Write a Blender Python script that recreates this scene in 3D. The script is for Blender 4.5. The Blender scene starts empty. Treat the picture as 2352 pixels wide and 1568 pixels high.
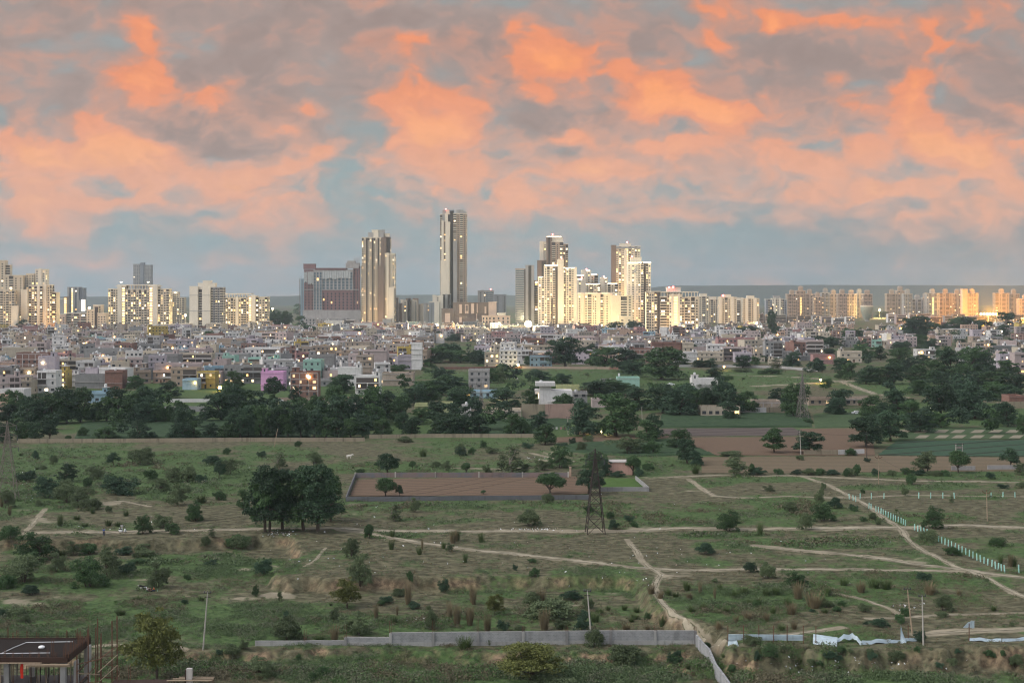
import bpy, math, random
import numpy as np
from mathutils import Vector, Matrix, noise as mnoise

# ------------------------------------------------------------------ camera model (used to turn photo measurements into metres)
F = 3267.0; VH = 682.0; UC = 1176.0; HC = 49.0
rnd = random.Random(7)
R = math.radians
EXPO = 1.05; EK = 2**(1.3-EXPO)     # picture exposure; lamps and lit windows are given for exposure 1.3
scene = bpy.context.scene
COL = scene.collection

def at_dist(v, z=0.0): return F * (HC - z) / (v - VH)
def proj(x, y, z=0.0): return UC + F * x / y, VH + F * (HC - z) / y
def flat(u, v, z=0.0):
    d = at_dist(v, z); return ((u - UC) * d / F, d)

# ------------------------------------------------------------------ mesh building
class MB:
    def __init__(s): s.v = []; s.f = []; s.m = []
    def box(s, x0, x1, y0, y1, z0, z1, m=0):
        b = len(s.v)
        s.v += [(x0,y0,z0),(x1,y0,z0),(x1,y1,z0),(x0,y1,z0),(x0,y0,z1),(x1,y0,z1),(x1,y1,z1),(x0,y1,z1)]
        s.f += [(b,b+3,b+2,b+1),(b+4,b+5,b+6,b+7),(b,b+1,b+5,b+4),(b+1,b+2,b+6,b+5),(b+2,b+3,b+7,b+6),(b+3,b,b+4,b+7)]
        s.m += [m]*6
        return s
    def bar(s, a, b, r, m=0, n=4, r2=None):
        a = Vector(a); b = Vector(b); d = b - a
        if d.length < 1e-6: return s
        d.normalize(); up = Vector((0,0,1)) if abs(d.z) < .95 else Vector((1,0,0))
        p = d.cross(up).normalized(); q = d.cross(p); k = len(s.v); r2 = r if r2 is None else r2
        for c, rr in ((a, r), (b, r2)):
            for i in range(n):
                t = 2*math.pi*(i+.5)/n
                s.v.append(tuple(c + (p*math.cos(t) + q*math.sin(t))*rr))
        for i in range(n):
            j = (i+1) % n
            s.f.append((k+i, k+j, k+n+j, k+n+i)); s.m.append(m)
        s.f.append(tuple(k+i for i in range(n))[::-1]); s.f.append(tuple(k+n+i for i in range(n))); s.m += [m, m]
        return s
    def tube(s, pts, rad, m=0, n=6):
        for i in range(len(pts)-1):
            s.bar(pts[i], pts[i+1], rad[i] if isinstance(rad, (list,tuple)) else rad, m, n, rad[i+1] if isinstance(rad, (list,tuple)) else rad)
        return s
    def lathe(s, prof, n=12, m=0, cx=0, cy=0):
        k = len(s.v)
        for r, z in prof:
            for i in range(n):
                t = 2*math.pi*i/n; s.v.append((cx+r*math.cos(t), cy+r*math.sin(t), z))
        for j in range(len(prof)-1):
            for i in range(n):
                i2 = (i+1) % n
                s.f.append((k+j*n+i, k+j*n+i2, k+(j+1)*n+i2, k+(j+1)*n+i)); s.m.append(m)
        s.f.append(tuple(k+i for i in range(n))[::-1]); s.f.append(tuple(k+(len(prof)-1)*n+i for i in range(n))); s.m += [m, m]
        return s
    def ball(s, c, r, m=0, n=8, sq=1.0):
        prof = [(max(.001, r*math.sin(math.pi*i/n)), c[2]-r*sq*math.cos(math.pi*i/n)) for i in range(n+1)]
        return s.lathe(prof, n+2, m, c[0], c[1])
    def poly(s, pts, m=0):
        k = len(s.v); s.v += [tuple(p) for p in pts]; s.f.append(tuple(range(k, k+len(pts)))); s.m.append(m); return s
    def mesh(s, name, mats):
        me = bpy.data.meshes.new(name); me.from_pydata(s.v, [], s.f)
        for m in mats: me.materials.append(m)
        if len(mats) > 1: me.polygons.foreach_set('material_index', s.m)
        me.update(); return me

def npmesh(name, V, Q, mats, smooth=False, midx=None):
    """V (n,3) float, Q (m,4) or (m,3) int"""
    me = bpy.data.meshes.new(name); k = Q.shape[1]
    me.vertices.add(len(V)); me.vertices.foreach_set('co', np.asarray(V, np.float32).ravel())
    me.loops.add(Q.size); me.loops.foreach_set('vertex_index', np.asarray(Q, np.int32).ravel())
    me.polygons.add(len(Q)); me.polygons.foreach_set('loop_start', np.arange(0, Q.size, k, dtype=np.int32))
    me.polygons.foreach_set('loop_total', np.full(len(Q), k, np.int32))
    if smooth: me.polygons.foreach_set('use_smooth', np.ones(len(Q), bool))
    for m in mats: me.materials.append(m)
    if midx is not None: me.polygons.foreach_set('material_index', np.asarray(midx, np.int32))
    me.update(calc_edges=True); return me

def add(name, data, parent=None, loc=(0,0,0), rz=0.0, scale=None):
    o = bpy.data.objects.new(name, data); COL.objects.link(o)
    o.location = loc
    if rz: o.rotation_euler = (0, 0, rz)
    if scale is not None: o.scale = scale
    if parent is not None: o.parent = parent
    return o

def part(name, mb, mats, parent, **k):
    if not isinstance(mats, (list, tuple)): mats = [mats]
    return add(name, mb.mesh(name, mats), parent, **k)

def tag(o, label=None, cat=None, group=None, kind=None):
    if label: o['label'] = label
    if cat: o['category'] = cat
    if group: o['group'] = group
    if kind: o['kind'] = kind
    return o

def thing(name, label, cat, loc, rz=0.0, group=None):
    o = add(name, None, None, loc, rz); o.empty_display_size = .1
    return tag(o, label, cat, group, 'thing')

AUTO = []      # things whose label is completed at the end from their neighbours
def auto(o, phrase, cat, group, at=None):
    tag(o, None, cat, group, 'thing')
    p = at if at is not None else o.location
    AUTO.append((o, phrase, proj(p[0], p[1], p[2])))
    return o
LANDMARKS = []  # (phrase, u, v)
def landmark(phrase, u, v): LANDMARKS.append((phrase, u, v))

_cube = {}
def unit_cube(name, m):
    key = (name, m.name)
    if key not in _cube:
        _cube[key] = MB().box(-.5,.5,-.5,.5,-.5,.5).mesh(name, [m])
    return _cube[key]
def cube_part(name, m, parent, b):
    x0,x1,y0,y1,z0,z1 = b
    return add(name, unit_cube(name, m), parent, ((x0+x1)/2,(y0+y1)/2,(z0+z1)/2), 0, (x1-x0, y1-y0, z1-z0))
def many_parts(name, boxes, parent, limit=100, plural=None):
    """boxes: [(material, (x0,x1,y0,y1,z0,z1))]; the first LIMIT as parts of their own, the rest as one part of kind stuff"""
    for m, b in boxes[:limit]: cube_part(name, m, parent, b)
    rest = boxes[limit:]
    if rest:
        mats = []; mb = MB()
        for m, b in rest:
            if m not in mats: mats.append(m)
            mb.box(*b, m=mats.index(m))
        o = part(plural or name, mb, mats, parent); o['kind'] = 'stuff'

# ------------------------------------------------------------------ materials
def new_mat(name):
    m = bpy.data.materials.new(name); m.use_nodes = True
    nt = m.node_tree; nt.nodes.clear()
    out = nt.nodes.new('ShaderNodeOutputMaterial'); b = nt.nodes.new('ShaderNodeBsdfPrincipled')
    nt.links.new(b.outputs[0], out.inputs[0])
    return m, nt, b
def N(nt, typ, **k):
    n = nt.nodes.new(typ)
    for a, v in k.items(): setattr(n, a, v)
    return n
def inp(nt, sock, val):
    if hasattr(val, 'is_output') or isinstance(val, bpy.types.NodeSocket): nt.links.new(val, sock)
    else: sock.default_value = val
def math_(nt, op, a, b=None, c=None, clamp=False):
    n = N(nt, 'ShaderNodeMath', operation=op, use_clamp=clamp)
    inp(nt, n.inputs[0], a)
    if b is not None: inp(nt, n.inputs[1], b)
    if c is not None: inp(nt, n.inputs[2], c)
    return n.outputs[0]
def mix_(nt, fac, a, b):
    n = N(nt, 'ShaderNodeMix', data_type='RGBA')
    inp(nt, n.inputs[0], fac)
    inp(nt, n.inputs[6], a if not isinstance(a, tuple) else (*a[:3], 1)); inp(nt, n.inputs[7], b if not isinstance(b, tuple) else (*b[:3], 1))
    return n.outputs[2]
def ramp_(nt, x, lo, hi, smooth=True):
    n = N(nt, 'ShaderNodeMapRange', interpolation_type='SMOOTHSTEP' if smooth else 'LINEAR')
    inp(nt, n.inputs[0], x); n.inputs[1].default_value = lo; n.inputs[2].default_value = hi
    return n.outputs[0]
def noise_(nt, vec, scale, detail=3, rough=.55, dist=0):
    n = N(nt, 'ShaderNodeTexNoise'); 
    if vec is not None: nt.links.new(vec, n.inputs['Vector'])
    n.inputs['Scale'].default_value = scale; n.inputs['Detail'].default_value = detail; n.inputs['Roughness'].default_value = rough
    n.inputs['Distortion'].default_value = dist
    return n
def scaled(nt, vec, s):
    n = N(nt, 'ShaderNodeVectorMath', operation='MULTIPLY'); nt.links.new(vec, n.inputs[0]); n.inputs[1].default_value = s
    return n.outputs[0]
def pos(nt): return N(nt, 'ShaderNodeNewGeometry').outputs['Position']

def surf(name, col, var=.25, scale=.6, rough=.85, objvar=.12, streak=.25, metal=0.0, spec=.3, col2=None, bump=0):
    """painted / plastered / metal surface: blotchy colour, rain streaks running down, a little difference from object to object"""
    m, nt, b = new_mat(name)
    p = pos(nt)
    n1 = noise_(nt, p, scale, 5, .65)
    n2 = noise_(nt, scaled(nt, p, (1.3, 1.3, .12)), scale*2.2, 4, .6)
    k = math_(nt, 'MULTIPLY_ADD', n1.outputs[0], 2*var, 1-var)
    if streak:
        s = ramp_(nt, n2.outputs[0], .5, .75)
        k = math_(nt, 'MULTIPLY', k, math_(nt, 'MULTIPLY_ADD', s, -streak, 1.0))
    if objvar:
        oi = N(nt, 'ShaderNodeObjectInfo')
        k = math_(nt, 'MULTIPLY', k, math_(nt, 'MULTIPLY_ADD', oi.outputs['Random'], 2*objvar, 1-objvar))
    base = (*col, 1)
    c = base if col2 is None else mix_(nt, ramp_(nt, n1.outputs[0], .4, .65), col, col2)
    mm = N(nt, 'ShaderNodeVectorMath', operation='SCALE')
    if col2 is None: mm.inputs[0].default_value = col
    else: nt.links.new(c, mm.inputs[0])
    nt.links.new(k, mm.inputs['Scale']); nt.links.new(mm.outputs[0], b.inputs['Base Color'])
    b.inputs['Roughness'].default_value = rough; b.inputs['Metallic'].default_value = metal
    b.inputs['Specular IOR Level'].default_value = spec
    return m
def brick(name, c1, c2, mortar, bw=.4, bh=.2, streak=.3):
    m, nt, b = new_mat(name); p = pos(nt)
    sx = N(nt, 'ShaderNodeSeparateXYZ'); nt.links.new(p, sx.inputs[0])
    cx = N(nt, 'ShaderNodeCombineXYZ'); nt.links.new(math_(nt, 'ADD', sx.outputs[0], sx.outputs[1]), cx.inputs[0]); nt.links.new(sx.outputs[2], cx.inputs[1])
    t = N(nt, 'ShaderNodeTexBrick'); nt.links.new(cx.outputs[0], t.inputs['Vector'])
    t.inputs['Color1'].default_value = (*c1,1); t.inputs['Color2'].default_value = (*c2,1); t.inputs['Mortar'].default_value = (*mortar,1)
    t.inputs['Scale'].default_value = 1; t.inputs['Brick Width'].default_value = bw; t.inputs['Row Height'].default_value = bh; t.inputs['Mortar Size'].default_value = bh*.07
    n2 = noise_(nt, scaled(nt, p, (.8, .8, .15)), .8, 4, .6); n1 = noise_(nt, p, .5, 5, .65)
    k = math_(nt, 'MULTIPLY', math_(nt, 'MULTIPLY_ADD', ramp_(nt, n2.outputs[0], .45, .75), -streak, 1.0), math_(nt, 'MULTIPLY_ADD', n1.outputs[0], .7, .65))
    mm = N(nt, 'ShaderNodeVectorMath', operation='SCALE'); nt.links.new(t.outputs[0], mm.inputs[0]); nt.links.new(k, mm.inputs['Scale'])
    nt.links.new(mm.outputs[0], b.inputs['Base Color']); b.inputs['Roughness'].default_value = .9
    return m
def leafmat(name, dark, light, yellow=None, rough=.7):
    m, nt, b = new_mat(name)
    g = N(nt, 'ShaderNodeNewGeometry'); oi = N(nt, 'ShaderNodeObjectInfo')
    n1 = noise_(nt, g.outputs['Position'], .35, 3, .6)
    f = math_(nt, 'ADD', math_(nt, 'MULTIPLY', g.outputs['Random Per Island'], .55), math_(nt, 'MULTIPLY', n1.outputs[0], .55), clamp=True)
    c = mix_(nt, f, dark, light)
    k = math_(nt, 'MULTIPLY_ADD', oi.outputs['Random'], .5, .75)
    mm = N(nt, 'ShaderNodeVectorMath', operation='SCALE'); nt.links.new(c, mm.inputs[0]); nt.links.new(k, mm.inputs['Scale'])
    nt.links.new(mm.outputs[0], b.inputs['Base Color']); b.inputs['Roughness'].default_value = rough; b.inputs['Specular IOR Level'].default_value = .2
    return m
def lit(name, col, strength, sample=False):
    m, nt, b = new_mat(name)
    b.inputs['Base Color'].default_value = (.1,.1,.1,1); b.inputs['Emission Color'].default_value = (*col,1); b.inputs['Emission Strength'].default_value = strength*EK
    m.cycles.emission_sampling = 'AUTO' if sample else 'NONE'
    return m
def glassy(name, col, rough=.15):
    m, nt, b = new_mat(name); p = pos(nt); n1 = noise_(nt, p, .4, 2)
    nt.links.new(mix_(nt, n1.outputs[0], tuple(c*.5 for c in col), tuple(c*1.5 for c in col)), b.inputs['Base Color'])
    b.inputs['Roughness'].default_value = rough; b.inputs['Specular IOR Level'].default_value = .5
    return m

W = {
 'pink':   surf('plaster_pale_pink', (0.366,0.302,0.295)), 'lilac': surf('plaster_lilac', (0.342,0.309,0.347)), 'cream': surf('plaster_cream', (0.408,0.356,0.287)),
 'white':  surf('plaster_white', (0.522,0.513,0.508)), 'cement': surf('cement_grey', (0.216,0.215,0.216), .35), 'grey': surf('plaster_grey', (0.298,0.291,0.292)),
 'tan':    surf('plaster_tan', (0.289,0.230,0.181)), 'peach': surf('plaster_peach', (0.394,0.278,0.215)), 'mint': surf('plaster_mint', (0.262,0.419,0.362)),
 'yellow': surf('plaster_yellow', (0.409,0.312,0.099)), 'blue': surf('plaster_blue', (0.241,0.348,0.417)), 'violet': surf('plaster_violet_pink', (0.522,0.292,0.482), .12),
 'rose':   surf('plaster_rose', (0.320,0.186,0.180)), 'olive': surf('plaster_olive', (0.307,0.325,0.180)),
 'brick':  brick('red_brick', (.20,.085,.06), (.15,.07,.055), (.22,.19,.17), .6, .3), 'tanbrick': brick('bare_tan_block', (.34,.27,.21), (.28,.23,.19), (.33,.30,.27), 1.2, .5),
}
WNAME = {'pink':'pale pink','lilac':'lilac','cream':'cream','white':'white','cement':'bare cement','grey':'grey','tan':'tan','peach':'peach','mint':'mint green','yellow':'yellow','blue':'light blue','violet':'violet pink','rose':'dusty rose','olive':'olive','brick':'red brick','tanbrick':'bare block'}
T_cream = surf('tower_cream', (.56,.485,.375), .12, .08, objvar=.05, streak=.15)
T_white = surf('tower_white', (.66,.60,.50), .1, .08, objvar=.04, streak=.12)
T_brown = surf('tower_brown', (.19,.145,.12), .15, .08, objvar=.05)
T_grey  = surf('tower_grey', (.33,.32,.31), .15, .08, objvar=.05)
T_tan   = surf('tower_tan', (.36,.285,.22), .12, .08, objvar=.05)
T_dark  = surf('recess_shade_panel', (.075,.065,.06), .2, .2)  # flat dark panels: shade of balcony bays and slots put into the colour
T_maroon= surf('hotel_maroon', (.20,.115,.115), .18, .1)
T_concr = surf('raw_concrete', (.34,.32,.31), .3, .15)
T_slate = surf('tower_slate', (.25,.265,.29), .15, .1)
T_peach = surf('tower_peach', (.62,.46,.36), .12, .1)
G_dark = glassy('window_glass', (.045,.05,.058)); G_blue = glassy('blue_glass', (.10,.14,.17), .1)
LIT = [lit('window_lit_yellow', (1,.64,.22), 1.4), lit('window_lit_warm', (1,.70,.34), 1.7), lit('window_lit_amber', (1,.56,.18), 1.1), lit('window_lit_pale', (1,.80,.52), 2.2), lit('window_lit_dim', (.9,.6,.3), .55)]
L_amber = lit('stair_lit_amber', (1,.50,.12), 2.4); L_strip = lit('roof_light_strip', (1,.80,.50), 4.5); L_red = lit('aircraft_warning_red', (1,.12,.10), 9.0)
L_lamp = lit('lamp_warm', (1,.78,.42), 26.0); L_sodium = lit('lamp_sodium', (1,.52,.13), 16.0); L_white = lit('lamp_white', (1,.93,.80), 24.0)
L_orange = lit('floodlight_orange', (1,.50,.12), 7.0); L_flood = lit('floodlight_face', (1,.85,.48), 120.0); L_panel = lit('backlit_panel', (1,.93,.72), 1.7)
RUST = surf('rusty_steel', (.11,.055,.035), .35, 2); STEEL = surf('galvanised_steel', (.20,.18,.17), .3, 1.5, .6, metal=.3)
DARKSTEEL = surf('dark_steel', (.035,.026,.024), .3, 1, .7); WOODY = surf('weathered_wood', (.27,.21,.15), .3, 2)
TANK_W = surf('white_plastic', (.52,.53,.54), .08, 1, .5, streak=.1); TANK_B = surf('black_plastic', (.02,.02,.022), .1, 1, .5)
POLEC = surf('concrete_pole', (.36,.34,.31), .2, 1.5)
HAZE = 0.55e-4
# ------------------------------------------------------------------ sky
SUN_AZ, SUN_EL = R(255), R(48)       # faint western light from the left
world = bpy.data.worlds.new("World"); scene.world = world; world.use_nodes = True
nt = world.node_tree; nt.nodes.clear()
_rs = np.random.RandomState(3); _lat = _rs.rand(256, 256)
def vnoise(X, Y):
    xi = np.floor(X).astype(int); yi = np.floor(Y).astype(int); fx = X-xi; fy = Y-yi
    fx = fx*fx*fx*(fx*(fx*6-15)+10); fy = fy*fy*fy*(fy*(fy*6-15)+10)
    g = lambda i, j: _lat[(xi+i) % 256, (yi+j) % 256]
    return (g(0,0)*(1-fx)+g(1,0)*fx)*(1-fy)+(g(0,1)*(1-fx)+g(1,1)*fx)*fy
def fbm(X, Y, s, o=4, gain=.55):
    a = 0; t = 0; w = 1; c_, s_ = math.cos(.6), math.sin(.6)
    for k in range(o):
        a = a+w*vnoise(X*s+17.3*k, Y*s+5.1*k); t += w; w *= gain; s *= 2.03; X, Y = c_*X-s_*Y, s_*X+c_*Y
    return a/t
def sstep(x, a, b):
    t = np.clip((x-a)/(b-a), 0, 1); return t*t*(3-2*t)
ORANGE = """330,70,40,80,.9;290,175,75,50,.9;360,215,90,40,.8;470,205,90,40,.8;520,250,60,35,.6;400,130,60,30,.4;565,75,45,35,.6;610,265,80,35,.6;655,250,50,20,.5;
200,275,60,30,.6;30,300,70,40,.8;130,335,150,40,.9;300,325,130,45,1;240,375,160,40,.75;60,400,110,50,.8;430,385,140,40,.6;560,405,110,35,.6;650,365,80,28,.7;715,335,45,25,.65;410,430,140,40,.6;
560,485,90,42,.65;110,505,80,45,.6;250,465,120,35,.6;690,500,80,35,.4;60,590,60,20,.5;200,602,50,14,.4;545,598,55,18,.5;650,600,40,25,.35;80,460,90,40,.6;
895,110,75,50,.9;1035,95,70,30,.8;840,95,40,30,.5;870,240,70,45,.9;990,240,110,50,1;1090,255,45,30,.7;920,290,80,40,.9;1000,300,90,40,.8;960,350,90,40,.65;1060,350,80,40,.6;
1090,385,120,40,.55;1190,310,100,30,.6;1330,305,90,28,.5;1240,110,75,55,.85;1290,75,60,35,.6;1240,200,40,45,.8;1320,130,110,40,.85;1380,160,80,40,.6;1205,62,32,20,.7;1460,215,110,32,.9;1540,185,80,40,.9;1590,235,110,32,.95;
1480,255,120,30,.8;1640,265,70,40,.65;1560,330,120,30,.55;1380,390,180,40,.5;1250,440,130,38,.4;1450,430,140,38,.5;1640,85,42,65,.85;1740,35,100,28,.8;1620,25,60,28,.6;1850,45,110,25,.6;2150,75,55,55,.95;2210,25,100,30,.9;2240,105,45,35,.8;
2090,200,40,65,1;2115,290,60,60,1;2180,335,110,42,1;2280,340,90,45,.95;2200,390,140,45,.7;2030,345,110,40,.7;1900,380,110,35,.6;1780,370,120,28,.5;1740,430,150,32,.6;1900,465,130,40,.55;1960,235,70,30,.4;
2080,505,100,38,.6;2105,548,50,20,.6;2275,490,75,42,.65;1590,490,120,28,.5;1700,300,100,40,.5;2330,250,50,40,.4;1720,250,60,28,.4;1500,480,120,32,.4;1300,490,90,32,.4;1180,470,80,28,.35;2000,435,120,38,.5;2320,60,40,50,.4;1820,330,90,28,.45;2330,420,60,45,.5"""
GREY = """100,60,120,70,.8;560,150,130,60,1;650,215,100,75,1;425,165,36,20,1.1;380,275,120,35,.9;530,325,170,38,1;120,220,90,50,.9;690,60,140,60,.8;880,25,140,40,.9;1160,150,85,65,.9;1110,100,70,45,.7;1030,35,180,40,.9;
1440,95,70,35,.8;1480,55,80,40,.6;1240,275,90,40,.9;1340,350,110,32,.6;1800,115,130,55,.9;1760,210,100,32,.7;1980,135,110,50,.9;2090,110,55,45,.7;2280,150,70,50,.8;2270,265,110,45,1;1960,285,80,24,.6;1700,350,100,25,.5;430,20,120,40,.6;1500,290,80,22,.5;1850,220,90,35,.7;840,190,60,45,.6;1380,260,60,30,.6;60,150,80,60,.7;2340,195,50,50,.6;1180,370,110,26,.4;1560,390,120,25,.3"""
def blobsum(s, U, V, pw=1.0):
    a = np.zeros(U.shape)
    for q in s.replace('\n', '').split(';'):
        u, v, ru, rv, w = map(float, q.split(','))
        a += w*np.exp(-1.1*(((U-u)/ru)**2+((V-v)/rv)**2))
    return a
def lerp3(a, b, t): return np.asarray(a)*(1-t[...,None])+np.asarray(b)*t[...,None]
def ramp3(t, stops):
    out = np.zeros(t.shape+(3,)); out[:] = stops[0][1]
    for (a, ca), (b, cb) in zip(stops, stops[1:]):
        k = sstep(t, a, b)[..., None]; out = out*(1-k)+np.asarray(cb)*k
    return out
def cloud_colour(U, V):
    """radiance of the evening sky in the direction that the photograph shows at (U, V)"""
    nA = fbm(U, V*1.4, 1/130., 4, .5); nB = fbm(U+900, V*1.4+300, 1/130., 4, .5); nC = fbm(U+50, V*1.3+70, 1/38., 4, .5); nD = fbm(U+350, V*1.3+270, 1/38., 4, .5)
    U2 = U+(nA-.5)*105+(nC-.5)*34; V2 = V+(nB-.5)*62+(nD-.5)*20
    O = blobsum(ORANGE, U2, V2); G = blobsum(GREY, U2, V2)
    f = fbm(U2*.8+(nB-.5)*90, V2*1.5, 1/64., 5, .44)-.5; f2 = fbm(U+40, V*1.6+500, 1/230., 4)-.5; f3 = fbm(U2+300, V2*1.7+90, 1/28., 3, .5)-.5
    hi = sstep(-V, -430., -150.); lo = sstep(-V, -600., -330.)
    blue = lerp3((.285,.375,.41), (.325,.415,.425), sstep(-V, -700., -420.))
    blue = lerp3(blue, np.array([.235,.295,.32]), sstep(U, 1250., 2400.)*sstep(V, 300, 560)*.85)
    blue = lerp3(blue, np.array([.345,.365,.36]), hi*.85)
    mauve = lerp3((.37,.275,.245), (.46,.365,.33), np.clip(sstep(f*.6+f2*.6-G*.2, -.42, .22), 0, 1))
    mauve = lerp3(mauve, np.array([.335,.365,.365]), np.clip(sstep(f2-f*.4-G*.25-O*.2, .0, .22)*.85, 0, 1))
    g = sstep(lo*.25+hi*.45+G*.7+O*.25+f2*.9+f*.8, .12, .85)*.95
    c = blue*(1-g[...,None])+mauve*g[...,None]
    veil = np.exp(-((V-400-60*(U-1176)/1176)/100)**2)*.30+np.exp(-((V-170)/150)**2)*sstep(U,700,1500)*.30+np.exp(-((V-545)/75)**2)*(1-sstep(U,300,1000))*.16
    lq = .48+.52*sstep(-V, -590., -400.)
    t = O*.98-G*.15+(f*1.75+f2*.5+f3*.38)*lq+veil*.85-.15
    wl = ramp3(t, [(-.4,(.44,.36,.33)),(.42,(.72,.43,.33)),(.95,(.86,.435,.29)),(1.7,(.97,.48,.27))])
    wh = ramp3(t, [(-.45,(.40,.285,.25)),(.38,(.63,.325,.235)),(.92,(.91,.325,.165)),(1.8,(1.08,.40,.16))])
    w = wl*(1-hi[...,None])+wh*hi[...,None]
    a = sstep(t, -.50, .85)[...,None]*.97
    return (c*(1-a)+w*a)*(1+.13*f3[...,None])
nish = N(nt, 'ShaderNodeTexSky', sky_type='NISHITA', sun_disc=False)
nish.sun_elevation = SUN_EL; nish.sun_rotation = SUN_AZ; nish.altitude = 200; nish.dust_density = 2.5; nish.air_density = 1.2
SKY_STRENGTH = .15
bw = N(nt, 'ShaderNodeRGBToBW'); nt.links.new(nish.outputs[0], bw.inputs[0])
warmth = N(nt, 'ShaderNodeVectorMath', operation='SCALE'); warmth.inputs[0].default_value = (1.04,.99,.93); nt.links.new(bw.outputs[0], warmth.inputs['Scale'])   # thin warm cloud veils the open sky
bg = N(nt, 'ShaderNodeBackground'); nt.links.new(mix_(nt, .72, nish.outputs[0], warmth.outputs[0]), bg.inputs[0]); bg.inputs[1].default_value = SKY_STRENGTH
wo = N(nt, 'ShaderNodeOutputWorld'); nt.links.new(bg.outputs[0], wo.inputs[0])
world.cycles.sampling_method = 'MANUAL'; world.cycles.sample_map_resolution = 1024

sl = bpy.data.lights.new('evening_sun', 'SUN'); sl.energy = .30; sl.angle = R(20); sl.color = (1,.93,.86)
so = bpy.data.objects.new('evening_sun', sl); COL.objects.link(so)
sd = Vector((math.sin(SUN_AZ)*math.cos(SUN_EL), math.cos(SUN_AZ)*math.cos(SUN_EL), math.sin(SUN_EL)))
so.rotation_euler = (-sd).to_track_quat('-Z', 'Y').to_euler()

# the cloud deck ahead: a far dome that glows with the colours of the evening sky
azs = np.concatenate([np.linspace(-46,-21,30,endpoint=False), np.linspace(-21,21,620,endpoint=False), np.linspace(21,46,31)])
els = np.concatenate([np.linspace(-1.6,0,4,endpoint=False), np.linspace(0,13.2,300,endpoint=False), np.linspace(13.2,32,40)])
AZ, EL = np.meshgrid(np.radians(azs), np.radians(els)); RS = 30000.
SX = RS*np.sin(AZ)*np.cos(EL); SY = RS*np.cos(AZ)*np.cos(EL); SZ = RS*np.sin(EL)
SU = UC+F*SX/SY; SV = VH-F*SZ/SY
cc = cloud_colour(SU, SV)*.95*2**-EXPO
al = (1-sstep(np.degrees(np.abs(AZ)), 30, 45))*(1-sstep(np.degrees(EL), 18, 31))
I = np.arange(SX.size).reshape(SX.shape)
Qs = np.stack([I[:-1,:-1].ravel(), I[:-1,1:].ravel(), I[1:,1:].ravel(), I[1:,:-1].ravel()], 1)
m = bpy.data.materials.new('evening_sky'); m.use_nodes = True; nt = m.node_tree; nt.nodes.clear(); m.cycles.emission_sampling = 'NONE'
at = N(nt, 'ShaderNodeAttribute', attribute_name='radiance'); em = N(nt, 'ShaderNodeEmission'); nt.links.new(at.outputs['Color'], em.inputs[0])
tr = N(nt, 'ShaderNodeBsdfTransparent'); mx = N(nt, 'ShaderNodeMixShader'); nt.links.new(at.outputs['Alpha'], mx.inputs[0]); nt.links.new(tr.outputs[0], mx.inputs[1]); nt.links.new(em.outputs[0], mx.inputs[2])
ou = N(nt, 'ShaderNodeOutputMaterial'); nt.links.new(mx.outputs[0], ou.inputs[0])
me = npmesh('sky', np.column_stack([SX.ravel(), SY.ravel(), SZ.ravel()]), Qs, [m], True)
ca = me.color_attributes.new('radiance', 'FLOAT_COLOR', 'POINT')
ca.data.foreach_set('color', np.column_stack([cc.reshape(-1,3), al.ravel()]).astype(np.float32).ravel())
tag(add('sky', me), 'sunset sky with broken orange and grey clouds', None, None, 'structure')

# ------------------------------------------------------------------ terrain
def flat_poly(pts): return np.array([flat(*p) if len(p) > 2 else flat(p[0], p[1]) for p in pts])
BASIN = flat_poly([(-400,1233),(0,1234),(120,1237),(220,1236),(330,1240),(480,1234),(600,1229),(660,1232),(683,1238),(695,1262),(700,1278),(672,1285),(655,1300),(640,1316),(664,1325),(710,1322),(760,1327),(830,1324),(900,1326),(1000,1323),(1090,1322),(1200,1319),(1300,1321),(1440,1321),(1483,1330),(1496,1360),(1506,1378),(1524,1393),(1552,1412),(1600,1428),(1656,1446),(1684,1482),(1741,1571),(1853,1749),(2300,2600),(-900,2600)])
FRONT = flat_poly([(-900,1500,-2.3),(230,1497,-2.3),(420,1490,-2.3),(600,1487,-2.3),(900,1490,-2.3),(1200,1490,-2.3),(1590,1488,-2.3),(1606,1486,0),(1650,1482,0),(1720,1485,0),(1800,1488,0),(1900,1482,0),(2000,1489,0),(2100,1483,0),(2200,1486,0),(2352,1482,0),(3100,1478,0),(3300,2600,0),(-900,2600,-2.3)])
def poly_sdf(P, X, Y):
    """signed distance, positive inside"""
    inside = np.zeros(X.shape, bool); dist = np.full(X.shape, 1e9)
    for i in range(len(P)):
        ax, ay = P[i]; bx, by = P[(i+1) % len(P)]
        ex, ey = bx-ax, by-ay; L = ex*ex+ey*ey+1e-9
        t = np.clip(((X-ax)*ex+(Y-ay)*ey)/L, 0, 1)
        dist = np.minimum(dist, np.hypot(X-ax-t*ex, Y-ay-t*ey))
        c = ((ay > Y) != (by > Y)) & (X < ex*(Y-ay)/(by-ay+1e-12)+ax)
        inside ^= c
    return np.where(inside, dist, -dist)
def bank(X, Y):
    n = (fbm(X, Y, .35, 3)-.5)*2.6
    n2 = (fbm(X+90, Y, .5, 4)-.5)*5.0
    s1 = sstep(poly_sdf(BASIN, X, Y)+n, 0, 2.4); s2 = sstep(poly_sdf(FRONT, X, Y)+n2, 0, 4.0)
    return s1, s2
def height(X, Y):
    X = np.asarray(X, float); Y = np.asarray(Y, float)
    s1, s2 = bank(X, Y)
    near = np.clip((420-Y)/120, 0, 1)
    rel = (fbm(X, Y, .045, 4)-.5)*1.1*near + (fbm(X, Y, .4, 3)-.5)*.35*near
    return -2.3*s1-(1.3+1.5*(1-s1))*s2+rel*.8
_T = np.geomspace(120, 14000, 2600)
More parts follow.
